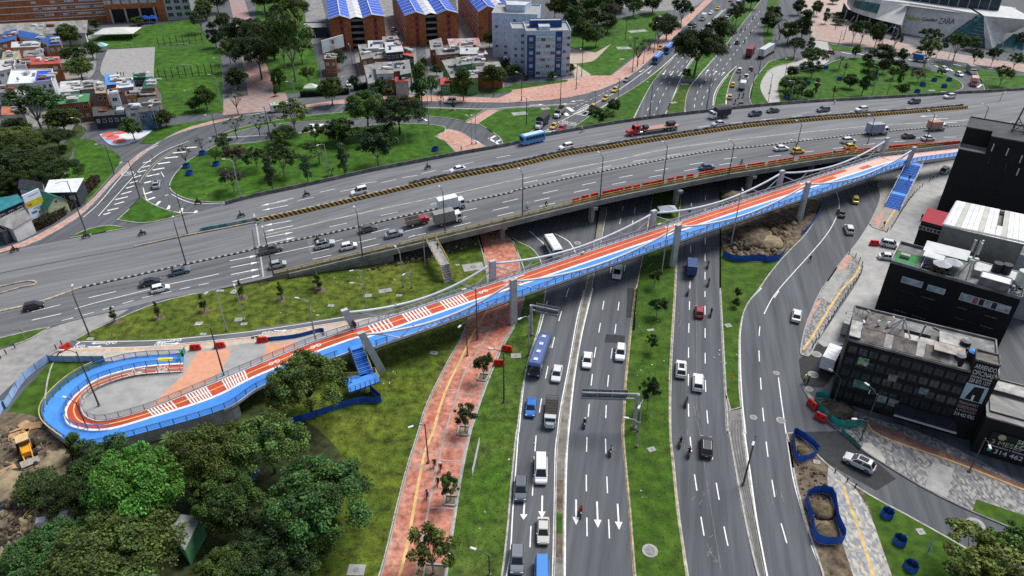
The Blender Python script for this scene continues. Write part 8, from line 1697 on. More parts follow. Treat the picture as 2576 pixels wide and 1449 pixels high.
def pose(hip, lean, knees, ank, hands, elb):
 hx, hz = hip; J = {'hip': ((hx, 0, hz), .15), 'chest': ((hx + lean, 0, hz + .42), .17), 'neck': ((hx + lean * 1.25, 0, hz + .60), .065), 'head': ((hx + lean * 1.35 + .03, 0, hz + .76), .115)}
 for s_, y, i in (('l', 1, 0), ('r', -1, 1)):
  J[s_ + 'hipj'] = ((hx, .1 * y, hz - .05), .11); J[s_ + 'knee'] = ((knees[i][0], (.12) * y, knees[i][1]), .075); J[s_ + 'ank'] = ((ank[i][0], .12 * y, ank[i][1]), .05); J[s_ + 'toe'] = ((ank[i][0] + .17, .13 * y, max(.04, ank[i][1] - .05)), .045)
  J[s_ + 'sh'] = ((hx + lean * 1.1, .2 * y, hz + .5), .075); J[s_ + 'elb'] = ((elb[i][0], .27 * y, elb[i][1]), .05); J[s_ + 'hand'] = ((hands[i][0], .25 * y, hands[i][1]), .045)
 return person_mesh(J)
STAND = pose((0, .92), .03, ((.03, .5), (.02, .5)), ((0, .08), (-.02, .08)), ((.12, .82), (.1, .82)), ((.02, 1.08), (0, 1.08))); WALK = pose((0, .92), .06, ((.18, .52), (-.02, .5)), ((.28, .08), (-.3, .12)), ((-.1, .85), (.3, .9)), ((-.1, 1.1), (.08, 1.08)))
RIDE = pose((-.15, .85), .14, ((.25, .72), (.25, .72)), ((.1, .3), (.1, .3)), ((.45, 1.02), (.45, 1.02)), ((.2, 1.08), (.2, 1.08))); CYC = pose((-.2, .98), .28, ((.12, .82), (.08, .62)), ((.06, .42), (-.02, .2)), ((.45, 1.0), (.45, 1.0)), ((.25, 1.12), (.25, 1.12)))
helm = MB(); helm.loft([[(math.cos(a * .785) * r_, math.sin(a * .785) * r_, z) for a in range(8)] for r_, z in ((.13, -.1), (.155, 0), (.14, .08), (.08, .14))]); helmM = helm.mesh('helmet', flat)
MOTO = Proto(); MOTO.add('wheel', WM['moto'], (.65, 0, .31)).add('wheel', WM['moto'], (-.62, 0, .31)); MOTO.add('body', MB().loft([[(-.75, -.1, .68), (-.75, .1, .68), (-.75, .08, .8), (-.75, -.08, .8)], [(-.1, -.15, .5), (-.1, .15, .5), (-.1, .13, .8), (-.1, -.13, .8)], [(.2, -.17, .5), (.2, .17, .5), (.2, .14, .95), (.2, -.14, .95)], [(.5, -.1, .62), (.5, .1, .62), (.5, .1, .9), (.5, -.1, .9)]]).mesh('body', paint), col=0)
MOTO.add('seat', MB().box(-.7, .02, -.13, .13, .78, .86).mesh('seat', darkP)).add('handlebar', MB().tube([(.4, -.36, 1.02), (.5, 0, .95), (.4, .36, 1.02)], .025, 5).mesh('handlebar', steelD)).add('fork', MB().tube([(.65, 0, .31), (.48, 0, .95)], .05, 5).mesh('fork', steelD)).add('engine', MB().box(-.2, .25, -.16, .16, .25, .55).mesh('engine', steelD)).add('headlight', MB().box(-.04, .04, -.09, .09, -.08, .08).mesh('headlight', lampW), (.6, 0, .88)).add('tail_light', MB().box(-.03, .03, -.08, .08, -.05, .05).mesh('tail_light', lampR), (-.8, 0, .78))
def hoop():
 m_ = MB(); m_.tube([(math.cos(a * .3927) * .34, 0, math.sin(a * .3927) * .34) for a in range(17)], .03, 5, caps=False); return m_.mesh('wheel', tyre)
HP_ = hoop(); BIKE = Proto(); BIKE.add('wheel', HP_, (.52, 0, .36)).add('wheel', HP_, (-.52, 0, .36)).add('frame', MB().tube([(-.52, 0, .36), (0, 0, .36), (.38, 0, .85), (-.15, 0, .85), (0, 0, .36)], .03, 5).mesh('frame', flat), col=0).add('fork', MB().tube([(.52, 0, .36), (.36, 0, .98)], .025, 5).mesh('fork', steelD)).add('handlebar', MB().tube([(.42, -.28, 1.0), (.36, 0, .98), (.42, .28, 1.0)], .02, 5).mesh('handlebar', steelD)).add('saddle', MB().box(-.3, -.05, -.08, .08, .9, .96).mesh('saddle', darkP))
def rider(mesh, t, col, label, hel=None, dx=0.):
 p = thing('person', label, 'person', t.location, t.rotation_euler[2]); p.rotation_euler = t.rotation_euler; link('figure', mesh, p, color=col)
 if hel: link('helmet', helmM, p, (dx, 0, mesh['hz']), color=hel)
for m_, z, in ((RIDE, 1.64), (CYC, 1.77), (STAND, 1.7), (WALK, 1.7)): m_['hz'] = z
MT = [('01: 150 1085', (-100, 24), 1, DG_, BK, BK, 'at the left edge of the overpass'), ('01: 870 945', (-100, 24), 1, BK, DG_, BK, 'beside the small kerbed grass island'), ('01: 1435 918', (-100, 24), 1, BK, BK, (.3, .3, .3), 'above the start of the kerb'), ('01: 1995 600', (-100, 0), 0, BK, BK, BK, 'leaving the left loop'), ('01: 2430 735', (-100, 24), 1, BK, DG_, BK, 'just before the striped barrier'), ('11: 625 985', (100, -24), 1, BK, BK, BK, 'between the silver SUV and kerb divider'), ('11: 1730 250', (-100, 24), 1, BK, BK, BK, 'on the far overpass lane below the loop lawn'), ('11: 510 525', (-100, 24), 1, BK, BK, BK, 'on the overpass near the first striped section'),
('21: 1970 1240', (0, -80), 0, BK, (.1, .11, .12), (.1, .1, .1), 'under the footbridge behind the blue box truck'), ('21: 1975 1420', (0, -80), 0, BK, (.12, .12, .13), BK, 'following below the footbridge'), ('21: 1795 665', (0, -80), 0, (.3, .3, .3), WH, WH, 'in white under the overpass'), ('22: 1770 62', (0, -80), 0, BK, (.4, .42, .45), WH, 'with pale jacket above the dark red hatchback'), ('22: 2000 275', (0, -80), 0, BK, BK, BK, 'beside the dark red hatchback'), ('22: 1750 1175', (0, -80), 0, BK, (.1, .12, .16), BK, 'below the two white SUVs'), ('22: 730 1385', (0, 80), 0, BK, (.04, .05, .09), WH, 'with white helmet below the sign gantry'), ('23: 990 215', (0, 80), 0, BK, (.5, .5, .48), BK, 'with light vest on the middle lane'), ('23: 692 825', (0, 80), 0, BK, (.62, .06, .03), BK, 'in bright red jacket over a lane arrow'), ('23: 1690 130', (0, -80), 0, (.3, .32, .34), BK, BK, 'with silver machine beside the black SUV'), ('23: 1780 232', (0, -80), 0, BK, BK, BK, 'behind the silver motorcycle'),
('20: 2180 478', (55, -60), 0, BK, BK, BK, 'left of the dark hatchback up the avenue'), ('20: 2335 438', (55, -60), 0, BK, BK, BK, 'right of the dark hatchback up the avenue'), ('20: 2395 355', (55, -60), 0, BK, BK, BK, 'ahead of the dark hatchback up the avenue'), ('20: 2302 322', (55, -60), 0, BK, BK, BK, 'second of the pair far up the avenue'), ('20: 2345 302', (55, -60), 0, BK, BK, BK, 'first of the pair far up the avenue'), ('20: 2420 198', (55, -60), 0, BK, BK, BK, 'farthest up the avenue'), ('20: 1940 830', (40, -70), 0, (.3, .3, .3), WH, WH, 'in white below the three arrows'), ('20: 2290 800', (20, -60), 0, BK, BK, BK, 'in the queue beside the white pickup'), ('20: 2280 990', (10, -60), 0, BK, BK, BK, 'in the queue behind the white box truck, left of two'), ('20: 2325 982', (10, -60), 0, BK, BK, BK, 'in the queue behind the white box truck, right of two'), ('20: 2242 1048', (10, -60), 0, BK, BK, BK, 'at the tail of the queue')]
for s, (dx, dy), dk, c, sh, hl, wh in MT:
 t = put(MOTO, 'motorcycle', s, dx, dy, [c], 'motorcycle ' + wh, 'motorcycle', bool(dk)); rider(RIDE, t, sh, 'motorcycle rider ' + wh, hl, -.15 + .2)
for s, (dx, dy), dk, c, sh, hl, wh in (('21: 150 665', (100, -24), 1, BK, (.3, .5, .65), WH, 'in pale blue on the overpass'), ('21: 342 640', (100, -24), 1, BK, BK, None, 'in black on the overpass'), ('21: 2300 222', (100, -14), 1, BK, (.05, .06, .08), BK, 'beside the red barriers'), ('13: 1798 345', (-16, 80), 0, BK, (.02, .02, .025), None, 'in black leading the red path riders'), ('13: 1860 385', (-16, 80), 0, BK, (.45, .05, .08), WH, 'in red with white helmet on the red path'), ('13: 1832 530', (-12, 80), 0, BK, (.02, .02, .02), (.3, .3, .3), 'in black with grey helmet beside the tree pit'), ('13: 1726 660', (-14, 80), 0, BK, (.5, .3, .38), BK, 'in pink and white on the red path'), ('20: 705 1330', (-100, 20), 1, BK, (.5, .5, .5), WH, 'riding past the far parapet')):
 t = put(BIKE, 'bicycle', s, dx, dy, [c], 'bicycle of the cyclist ' + wh, 'bicycle', bool(dk), z=0 if dk else .13); rider(CYC, t, sh, 'cyclist ' + wh, hl, .2)
for i, (s, z, c, ang, msh, lab) in enumerate((('12: 985 400', 5.6, (.06, .07, .08), 1., STAND, 'person in dark uniform standing at the footbridge pylon, left of two'), ('12: 1002 408', 5.6, (.05, .06, .09), 4., STAND, 'person in dark uniform standing at the footbridge pylon, right of two'), ('32: 360 955', 0, (.42, .5, .12), 1., STAND, 'worker in yellow-green vest and white helmet, left of two'), ('32: 400 955', 0, (.16, .17, .10), 2., STAND, 'worker in dark vest and white helmet, right of two'), ('31: 1160 838', .13, BK, 0, WALK, 'person in black walking on the paved island below the blue stair'), ('31: 418 1185', 0, BK, 5., WALK, 'person in black crossing the right slip road'), ('31: 1540 765', 0, BK, 2., STAND, 'person in black by the red-roofed annex'), ('31: 1415 372', 3.8, BK, 4., WALK, 'person climbing the long blue stair'), ('11: 1828 1060', 4.2, BK, 1., WALK, 'person walking down the overpass stair'), ('11: 2065 68', .13, (.5, .04, .03), 0, WALK, 'person in red on the pink plaza by the loop'), ('03: 468 640', .16, (.6, .3, .06), 2., WALK, 'worker in orange vest on the earthworks'), ('00: 1190 765', .13, BK, 0, STAND, 'person at the court edge, first of three'), ('00: 1220 765', .13, (.1, .1, .12), 0, STAND, 'person at the court edge, second of three'), ('00: 1248 765', .13, (.2, .05, .05), 0, STAND, 'person at the court edge, third of three'), ('10: 1955 972', .13, BK, 0, WALK, 'person in dark clothes on the pink pavement by the green garage'), ('10: 2280 972', .13, BK, 0, WALK, 'person on the pink pavement by the white gate'), ('10: 2390 982', .13, BK, 0, WALK, 'person on the pink pavement near the crossing'), ('31: 75 208', 'd', WH, 0, WALK, 'person in white walking behind the red barriers'), ('31: 655 122', 'd', BK, 0, WALK, 'person in black walking behind the red barriers'), ('30: 665 1050', 'd', WH, 0, WALK, 'person in white walking on the overpass below the loop lawn'), ('30: 675 300', .15, BK, 0, WALK, 'person in dark clothes on the shopping centre plaza'))):
 u, v = px(s)[0]
 if z == 'd': p = D(u, v); p.z = hdeck(p) + .02
 else: p = P(u, v, z)
 t = thing('person', lab, 'person', p, ang); link('figure', msh, t, color=c)
 if 'helmet' in lab or i == 10: link('helmet', helmM, t, (.05, 0, 1.7), color=WH)
# ================================================================ sign gantries, billboards, fences, works
def gantry(b_px, H_, e_px, lab, n_):
 b = P(*px(b_px)[0], .1); e = P(*px(e_px)[0], H_); d_ = e - b; d_.z = 0; L_ = d_.length; d_.normalize(); t = thing('sign_gantry', lab, 'road sign'); MB().cyl(b.x, b.y, 0, H_ + .6, .3, 10).build('post', poleG, t); MB().cyl(b.x, b.y, 0, .5, .5, 10).build('base', concD, t)
 for z in (-.5, .5): MB().tube([b + Vector((0, 0, H_ + z)), b + d_ * L_ + Vector((0, 0, H_ + z))], .16, 8).build('arm', poleG, t)
 nn = Vector((-d_.y, d_.x, 0)); nn = nn if nn.y > 0 else -nn
 for k in range(n_): MB().obox(b + d_ * (L_ * (.18 + .82 * k / n_)) + nn * .3, d_, L_ * .82 / n_ - .1, .06, H_ - 1.0, H_ + 1.1).build('sign_panel', M('sign_back', (.16, .17, .18), .6, .15, 1.), t)
 for k in range(n_ * 2 + 1): p = b + d_ * (L_ * (.18 + .82 * k / (n_ * 2))) + nn * .22; MB().cyl(p.x, p.y, H_ - 1.05, H_ + 1.15, .05, 5).build('sign_rib', steelG, t)
gantry('23: 1225 -40', 6.6, '22: 700 1080', 'cantilever road sign seen from behind over the downward lanes', 3); gantry('22: 190 470', 6.2, '22: 465 255', 'smaller cantilever road sign over the left service lanes', 2)
def board(pts, lab, bands, legs, face):
 t = thing('billboard', lab, 'billboard'); a, b, c, d_ = pts; n_ = (b - a).cross(d_ - a).normalized(); n_ = n_ if n_.y < 0 else -n_
 MB().add([tuple(p) for p in pts] + [tuple(p - n_ * .35) for p in pts], [(0, 1, 2, 3), (7, 6, 5, 4), (0, 4, 5, 1), (1, 5, 6, 2), (2, 6, 7, 3), (3, 7, 4, 0)]).build('panel', face, t)
 for (x0, x1, y0, y1, mt) in bands: q = [a.lerp(b, x).lerp(d_.lerp(c, x), y) + n_ * .03 for x, y in ((x0, y0), (x1, y0), (x1, y1), (x0, y1))]; MB().quad(*q).build('printed_band', mt, t)
 for f_ in legs: p = a.lerp(b, f_) - n_ * .2; MB().cyl(p.x, p.y, 0, p.z + .3, .28, 8).build('leg', poleG, t)
a, b = P(*px('01: 325 765')[0], 1.0), P(*px('01: 485 690')[0], 1.0); up7 = Vector((0, 0, 6.4)); gY = M('poster_yellow', (.52, .46, .02), .7, .15, .8); pB = M('poster_blue', (.04, .2, .42), .7, .1)
board([a, b, b + up7, a + up7], 'tilted white and yellow poster board in front of the green cottage', [(0, 1, .45, .70, gY), (.05, .3, .52, .62, M('poster_orange', (.7, .28, .02), .7, .1)), (.12, .45, .2, .29, pB), (.5, .62, .14, .22, M('poster_grey')), (.7, .78, .14, .22, M('poster_grey')), (.3, .85, .36, .39, pB), (.5, .95, .30, .33, pB), (.25, .9, .86, .9, M('poster_lilac', (.35, .4, .6), .7, .1))], (.1, .9), M('poster_white', (.66, .70, .76), .7, .05))
a, b = P(*px('10: 675 535')[0], 7.0), P(*px('10: 890 470')[0], 7.4); up7 = Vector((0, 0, 4.6))
board([a, b, b + up7, a + up7], 'large pale billboard on a white post above the brick building', [(.36, .62, .05, .92, M('poster_skin', (.42, .34, .32), .7, .3, .4, (.55, .56, .58), .6)), (.44, .54, .5, .8, hair), (.05, .3, .25, .5, M('poster_ice', (.45, .6, .72), .7, .1)), (.68, .8, .7, .8, M('poster_ice'))], (.12,), M('poster_cream', (.6, .62, .62), .7, .05))
def fence(s, h_, mat, lab, name='mesh_fence', z=.13, closed=False, step=2.6):
 pts = cat(G(s, z), 4, closed) if not closed else cat(G(s, z), 3, True); pts = pts + pts[:1] if closed else pts; t = thing(name, lab, 'fence'); n_ = len(pts); w = [math.sin(i * 1.7) * .12 for i in range(n_)]
 m_ = MB(); A_ = [p + Vector((0, 0, .02)) for p in pts]; B_ = [p + Vector((.08 * w[i], .12 * w[i], h_ * (1 + .12 * w[i]))) for i, p in enumerate(pts)]; m_.strip(A_, B_); m_.build('fabric', mat, t); L_ = plen(pts); d_ = 0
 while d_ <= L_: p, _ = at(pts, d_); MB().cyl(0, 0, 0, h_ * 1.1, .04, 5).build('stake', poleD, t, loc=p); d_ += step
blueN = M('blue_mesh', (.018, .10, .46), .75, .2, .9, fine=.12); greenN = M('green_mesh', (.03, .33, .30), .75, .25, .8, (.02, .2, .12), .5); paleN = M('pale_blue_mesh', (.28, .42, .68), .75, .2, .6)
fence('33: 275 20, 505 205, 300 300, 250 100', 1.3, blueN, 'blue mesh fence around a small triangular planting bed', closed=True); fence('33: 385 660, 625 630, 690 900, 755 1110, 490 1110, 430 900', 1.6, blueN, 'blue mesh fence around a long rectangular excavation', closed=True)
fence('32: 605 1115, 480 1110, 470 1180, 560 1290, 690 1390, 820 1410, 930 1380, 968 1310', 1.5, greenN, 'turquoise mesh fence curving around roadworks below the black building'); fence('33: 740 0, 830 70, 930 170', .6, greenN, 'low turquoise mesh along the kerb by the dark pavement')
fence('02: 500 740, 260 920, 80 1190, 50 1190, -20 1330', 1.5, paleN, 'pale blue mesh fence along the service road'); fence('02: 500 738, 800 742, 1060 740', 1.3, paleN, 'pale blue mesh fence at the head of the triangular lawn'); fence('12: 280 1385, 500 1330, 800 1230, 1050 1160, 1265 1150, 1150 1040', 1.4, blueN, 'long blue mesh fence on the lawn behind the leafy tree')
fence('21: 2120 1130, 2250 1180, 2500 1170; 31: 0 1190, 120 1160, 180 1060', 1.5, blueN, 'blue mesh fence below the excavated earth by the highway'); fence('12: 120 535, 420 500, 660 440, 690 480', .9, blueN, 'low blue mesh between red barriers on the plaza'); fence('31: 330 930, 420 840, 520 690', 1.2, blueN, 'dark blue mesh beside the right slip road'); fence('22: 1265 0, 1240 250, 1235 420', 1.4, blueN, 'narrow blue mesh along the median kerb'); fence('13: -60 500, 20 430, 30 350', 1.3, blueN, 'blue mesh end in the grove'); fence('03: 2380 1380, 2460 1100', 1.5, blueN, 'blue mesh strip in the shade of the grove')
fence('02: 1850 690, 1870 640, 1800 745', 1.2, greenN, 'turquoise mesh at the end of the blue lane'); fence('03: -60 560, 20 800', 1.8, blueN, 'blue mesh at the frame edge by the earth heap')
for lab, s, r_, hh in (('blue mesh guard around a young tree on the right loop lawn', '30: 580 690, 720 805, 400 850, 1480 720, 1670 815, 1820 812, 1555 865, 1500 930, 1770 880, 1030 640, 185 985, 370 1030', 1., 1.), ('blue mesh guard around a young tree on the left loop lawn', '01: 2040 105, 1880 235, 2180 215, 1910 308; 11: 1805 65', 1., 1.), ('bright blue mesh guard around a planted hole on the lower right lawn', '33: 1195 840, 1320 1110, 1430 1370', .85, 1.)):
 for i, p in enumerate(sorted(G(s, .13), key=lambda q: q.x / q.y)):
  t = thing('tree_guard', lab + ', %s from left' % NTH[i], 'tree guard', p, rnd.uniform(0, 1), 'guards: ' + lab[-24:]); m_ = MB(); k = 8; A_ = [Vector((math.cos(a * .7854) * r_, math.sin(a * .7854) * r_, 0)) for a in range(9)]; m_.strip(A_, [q * .92 + Vector((0, 0, hh)) for q in A_]); m_.build('mesh', blueN, t)
  for a in range(0, 8, 2): MB().cyl(A_[a].x, A_[a].y, 0, hh + .2, .04, 4).build('stake', poleD, t)
  MB().tube([(0, 0, 0), (.1, 0, 1.6)], .06, 5).build('sapling', barkM, t)
# backhoe loader on the earthworks
bh_ = thing('backhoe_loader', 'yellow backhoe loader with front bucket on the earthworks', 'loader', P(*px('03: 285 200')[0], .17), 0); pA = P(*px('03: 250 60')[0]); pB_ = P(*px('03: 310 330')[0]); d_ = pB_ - pA; bh_.rotation_euler = (0, 0, math.atan2(d_.y, d_.x)); yel = M('machine_yellow', (.75, .33, .02), .5, .12, 1.)
MB().box(.3, 2.0, -.5, .5, .8, 1.6).build('bonnet', yel, bh_); MB().box(-1.3, .3, -.75, .75, .8, 1.4).build('body', yel, bh_); MB().box(-1.2, .3, -.72, .72, 1.4, 2.5).build('cab_glass', winM, bh_); MB().box(-1.4, .45, -.85, .85, 2.5, 2.65).build('cab_roof', M('cab_cream', (.6, .42, .2), .6, .1), bh_)
for x, r_ in ((-.9, .7), (1.5, .5)):
 for y in (-.95, .95): MB().tube([(x, y - .2, r_), (x, y + .2, r_)], r_, 14).build('wheel', tyre, bh_)
for y in (-.6, .6): MB().tube([(.2, y, 1.7), (1.8, y, 1.3), (2.8, y * .9, .5)], .1, 5).build('loader_arm', yel, bh_)
MB().loft([[(2.6, y, .15), (3.4, y, .1), (3.5, y, .25), (2.8, y, .9)] for y in (-1.2, 1.2)]).build('bucket', M('bucket_grey', (.4, .38, .34), .7, .15), bh_); MB().tube([(-1.4, 0, .9), (-2.0, 0, 2.6), (-3.0, .2, 1.4), (-3.2, .2, .5)], .14, 5).build('digger_arm', yel, bh_)
# boards, heaps, rubble on the earthworks
heapM = M('sand_heap', (.30, .24, .15), .95, .25, .8, (.2, .16, .1), .5, fine=.2)
def heap(s, r_, h_, lab, mat=heapM, z=.1):
 p = P(*px(s)[0], z); rr = []; r0 = random.Random(int(p.x * 10))
 for k, (f_, g) in enumerate(((1, 0), (.85, .35), (.6, .72), (.3, .95), (.05, 1))): rr.append([(math.cos(a * .4488) * r_ * f_ * r0.uniform(.8, 1.2), math.sin(a * .4488) * r_ * f_ * r0.uniform(.8, 1.2), h_ * g) for a in range(14)])
 o = MB().loft(rr).build('earth_heap', mat, None, True, loc=p); tag(o, lab, 'earth heap')
def rubble(s, n_, lab, big=.5):
 q = G(s, .12); m_ = MB(); r = random.Random(n_); x0, x1, y0, y1 = min(p.x for p in q), max(p.x for p in q), min(p.y for p in q), max(p.y for p in q)
 for i in range(n_):
  a, b = r.random(), r.random(); p = q[0].lerp(q[1], a).lerp(q[3].lerp(q[2], a), b); k = r.uniform(.08, big) * r.random() + .06; g = [[(p.x + math.cos(t * 1.257 + i) * k * f_ * r.uniform(.6, 1.3), p.y + math.sin(t * 1.257 + i) * k * f_ * r.uniform(.6, 1.3), .08 + z * k) for t in range(5)] for f_, z in ((1, 0), (.9, .6), (.35, 1.1))]; m_.loft(g, i % 3)
 o = m_.build('rubble', [dirt, heapM, M('dark_clod', (.05, .042, .032), .95, .3, 1.)], kind='stuff'); o['label'] = lab
rubble('21: 2150 900, 2250 1150; 31: 60 1150, 400 700', 420, 'stones and clods in the excavation under the footbridge', 1.1); rubble('03: 0 -60, 0 1400, 300 1300, 650 150', 520, 'stones and clods on the earthworks by the grove', .7); rubble('21: 2120 560, 2150 740, 2540 720, 2500 520', 160, 'stones beside the overpass pier', .9); rubble('33: 290 300, 420 1000, 600 700, 580 420', 160, 'small stones on the bare verge', .35); rubble('11: 1000 1310, 1800 1160, 2230 1000, 1900 990', 240, 'broken stone at the foot of overpass wall', .6)
soilM = M('dark_soil', (.075, .058, .038), .95, .4, 1.2, (.14, .11, .06), .5, fine=.3)
heap('03: 60 560', 3.4, 1.6, 'pale sandy heap at the frame edge'); heap('03: 560 280', 2.4, .8, 'low sandy mound beside the backhoe loader'); heap('31: 20 1000', 3.5, 1.5, 'sandy heap in the excavation by the right slip road'); heap('21: 2450 950', 5, 1.8, 'brown earth heap in the excavation under the footbridge', dirt); heap('33: 530 790', 1.9, .9, 'soil mound in the upper part of blue-fenced excavation', soilM); heap('33: 590 1010', 1.5, .5, 'soil mound in the lower part of blue-fenced excavation', soilM); heap('33: 370 200', 1.3, .4, 'soil in the triangular blue-fenced bed', soilM); heap('32: 700 1230', 2.6, .6, 'dug earth inside the turquoise mesh fence', dirt); heap('21: 2250 560', 4, 2, 'rubble heap beside the overpass pier', dirt); heap('03: 120 1250', 2.6, .7, 'pale earth heap at the lower frame edge')
for s, a, lab in (('03: 190 30', .5, 'wooden board near the backhoe cab'), ('02: 330 1390', .3, 'large plywood sheet by the loop wall'), ('02: 200 1420', .6, 'narrow plank stack by the plywood sheet'), ('03: 60 400', .8, 'tan board leaning near the sandy heap'), ('03: 270 -60', -.5, 'tan board behind the loader arm')):
 p = P(*px(s)[0], .2 + .07 * abs(a)); tag(MB().box(-1.4, 1.4, -.8 if 'narrow' not in lab else -.25, .8 if 'narrow' not in lab else .25, 0, .12).build('board', M('plywood', (.40, .25, .13), .85, .2, 1.), None, loc=p, rz=a), lab, 'board')
for i, s in enumerate(('03: 660 880', '03: 440 940', '03: 690 930')):
 p = P(*px(s)[0], .2); t = thing('crate', ['white plastic tank cage by the grove', 'pale drum pile at the grove edge', 'second white tank cage by the grove'][i], 'container', p, .3); MB().box(-.6, .6, -.5, .5, .15, 1.2).build('tank', whiteW, t); MB().box(-.65, .65, -.55, .55, 0, .14).build('pallet', rust, t)
# tape barriers on the earthworks
for s, lab in (('03: 445 610, 240 845, 200 1020', 'yellow tape line from the worker down the slope'), ('03: 520 740, 480 850', 'short yellow tape by the grove'), ('03: 490 700, 250 850', 'second yellow tape across the slope')):
 q = G(s, .9); t = thing('tape_barrier', lab, 'tape'); MB().strip(q, [p + Vector((0, 0, .12)) for p in q]).build('tape', M('tape_yellow', (.6, .45, .08), .7, 0), t); [MB().cyl(p.x, p.y, 0, 1., .04, 5).build('stake', poleD, t) for p in q]
# concrete slabs on the lawns
slabs = '12: 1300 30 2.6 1.4, 12: 1125 80 1.6 1.1, 12: 1440 78 1.2 .8, 12: 755 180 1.2 .9, 12: 620 278 .6 .5, 02: 2000 362 1.4 1.2, 02: 2410 320 1.8 1.2, 02: 2455 365 1.2 .8, 02: 2045 468 1.2 .8, 02: 910 515 1.2 .8, 02: 2215 30 1.6 .8, 02: 2355 40 1.2 1.4, 12: 1790 655 1.4 .9, 12: 815 1090 1.4 1., 13: 1010 1390 2.2 1.6, 11: 2185 1240 4.5 3, 11: 2028 1220 .9 .7, 22: 1395 425 1.4 .6, 22: 40 685 1.8 1.3, 23: 1405 178 1.2 .9, 33: 1535 1005 1. 1., 33: 490 305 1. .8, 20: 1265 315 9 4, 20: 1125 485 6 4, 20: 1105 597 2 1.5, 20: 75 1145 5 3, 20: 335 1095 3 2, 20: 1625 1035 2.5 1.5, 30: 1645 912 2.5 1.4, 30: 1770 927 2 1.2, 11: 1470 205 2.6 1.2, 20: 1735 850 3 2, 20: 1515 168 4 2, 22: 2175 380 1.2 1.1'
for i, e in enumerate(slabs.split(',')):
 tl, rest = e.split(':'); x, y, w_, d__ = rest.split(); p = P(*px('%s: %s %s' % (tl.strip(), x, y))[0], .12); w_, d__ = float(w_), float(d__); m_ = MB().box(-w_ / 2, w_ / 2, -d__ / 2, d__ / 2, 0, .1); m_.cyl(0, 0, .09, .115, min(w_, d__) * .22, 12, 1)
 o = m_.build('concrete_slab', [conc, cover]); o.location = p; o.rotation_euler = (0, 0, rnd.uniform(-.3, .5)); o['kind'] = 'structure'
# tents, goals, field fence posts, small signs
def tent(s, r_, h_, mat, lab):
 p = P(*px(s)[0], .1); t = thing('tent', lab, 'tent', p, .1); MB().loft([[(-r_, -r_ * .7, h_), (r_, -r_ * .7, h_), (r_, r_ * .7, h_), (-r_, r_ * .7, h_)], [(-r_ * .15, -.1, h_ * 1.55), (r_ * .15, -.1, h_ * 1.55), (r_ * .15, .1, h_ * 1.55), (-r_ * .15, .1, h_ * 1.55)]]).build('canopy', mat, t)
 for x in (-1, 1):
  for y in (-.7, .7): MB().cyl(x * r_ * .95, y * r_ * .95, 0, h_, .08, 5).build('leg', poleG, t)
tent('00: 1205 375', 8.5, 2.8, M('white_canvas', (.55, .55, .52), .85, .08, .6), 'large white marquee on the field before the hospital'); tent('00: 1475 235', 2.2, 2.4, blueBright, 'blue canopy by the hospital entrance, left of two'); tent('00: 1545 232', 2.2, 2.4, blueBright, 'blue canopy by the hospital entrance, right of two'); tent('00: 1035 510', 2.4, 2.2, M('white_blue_canvas', (.35, .55, .68), .8, .1), 'pale blue canopy at the corner of the court'); tent('10: 560 935', 2.4, 2.2, whiteW, 'white gabled kiosk behind the dark hedge'); tent('21: 1560 710', 2.2, 1.6, M('grey_canvas', (.35, .38, .44), .85, .15, 1.), 'makeshift grey tent on the median under the overpass')
for lab, x0, y0, x1, y1, n_ in (('black fence post in the upper row of the playing field', 1600, 410, 2100, 360, 9), ('black fence post in the lower row of the playing field', 1610, 745, 2140, 690, 9)):
 t = thing('field_fence', lab.replace('fence post in', 'post fence along'), 'fence'); P0 = [P(*px('00: %d %d' % (lerp(x0, x1, k / (n_ - 1)), lerp(y0 + 60, y1 + 60, k / (n_ - 1))))[0], .1) for k in range(n_)]
 for p in P0: MB().cyl(p.x, p.y, 0, 4.2, .14, 5).build('post', blackM, t)
 MB().tube([p + Vector((0, 0, 1.2)) for p in P0], .08, 4).build('rail', blackM, t)
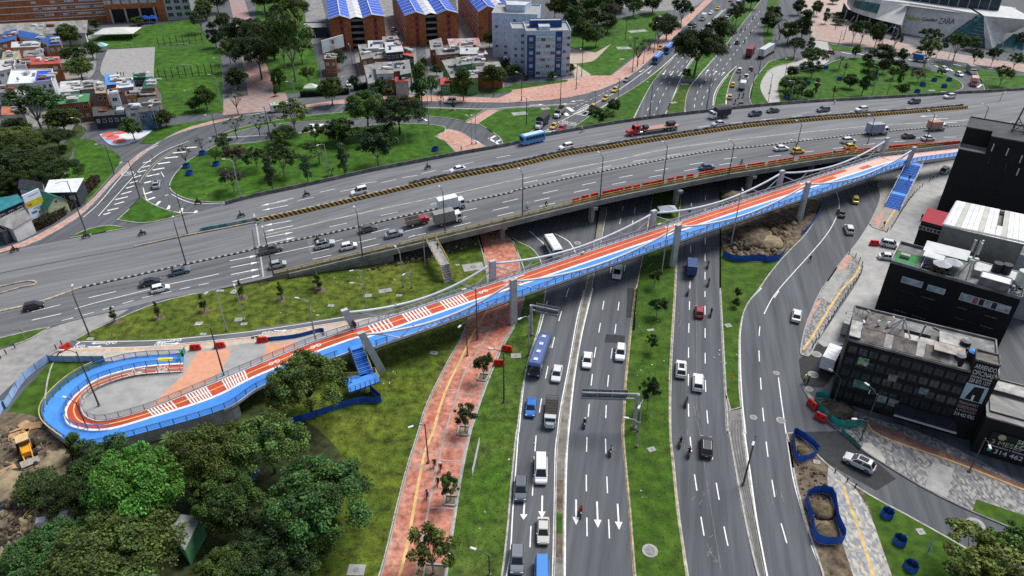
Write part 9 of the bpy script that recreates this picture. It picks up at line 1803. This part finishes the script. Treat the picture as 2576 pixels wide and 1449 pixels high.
for s, lab in (('00: 1285 485', 'white goal frame at the far end of the court'), ('00: 1845 490', 'white goal frame on the far grass pitch'), ('00: 1885 710', 'white goal frame on the near grass pitch')):
 p = P(*px(s)[0], .1); t = thing('goal', lab, 'goal', p, .1); MB().tube([(-2.2, 0, 0), (-2.2, 0, 2.2), (2.2, 0, 2.2), (2.2, 0, 0)], .08, 5).build('frame', whiteW, t)
for s, h_, c, lab in (('01: 2095 580', 2.2, gY, 'yellow warning sign at the tip of the left loop lawn'), ('01: 1470 590', 2., gY, 'yellow sign on the triangular grass island'), ('02: 258 525', 2.4, M('sign_lime', (.4, .5, .03), .6, .1), 'lime warning sign by the service road'), ('22: 2185 1020', 2.6, M('sign_orange', (.7, .3, .02), .6, .05), 'orange diamond road sign on the grass strip'), ('01: 1545 170', 1.5, gY, 'yellow sign on the slip road divider, upper'), ('01: 1395 340', 1.5, gY, 'yellow sign on the slip road divider, lower'), ('33: 1590 1230', 1.6, blueN, 'blue board standing on the lower right lawn'), ('13: 2215 400', 3.2, whiteW, 'thin white roadside panel seen edge-on beside the left lanes')):
 p = P(*px(s)[0], .1); t = thing('road_sign', lab, 'road sign', p, .9 if 'blue' in lab else 0 if 'edge' not in lab else 1.45); w_ = 3.2 if 'edge' in lab else 1. if 'blue' in lab else .4
 MB().cyl(0, 0, 0, h_, .05, 5).build('post', poleG, t); MB().loft([[(-w_, y, h_), (0, y, h_ - .42), (w_, y, h_), (0, y, h_ + .42)] if w_ < .5 else [(-w_, y, h_ - .6), (w_, y, h_ - .6), (w_, y, h_ + .6), (-w_, y, h_ + .6)] for y in (-.04, -.09)]).build('panel', c, t)
# litter on the verges
m_ = MB()
for i in range(80):
 s = rnd.choice(('11: 1500 1350', '11: 900 1330', '12: 1400 900', '22: 1400 300', '22: 1420 800', '23: 1450 600', '21: 1450 1180', '23: 60 200', '12: 400 250', '11: 600 100', '22: 2200 700', '13: 2300 900')); u, v = px(s)[0]; p = P(u + rnd.uniform(-45, 45), v + rnd.uniform(-22, 22), .15); k = rnd.uniform(.06, .2); m_.obox(p, (rnd.uniform(-1, 1), 1), k * 1.6, k, .14, .2, i % 2)
o = m_.build('litter', [whiteW, greyW], kind='stuff'); o['label'] = 'scraps of pale litter on the grass verges'
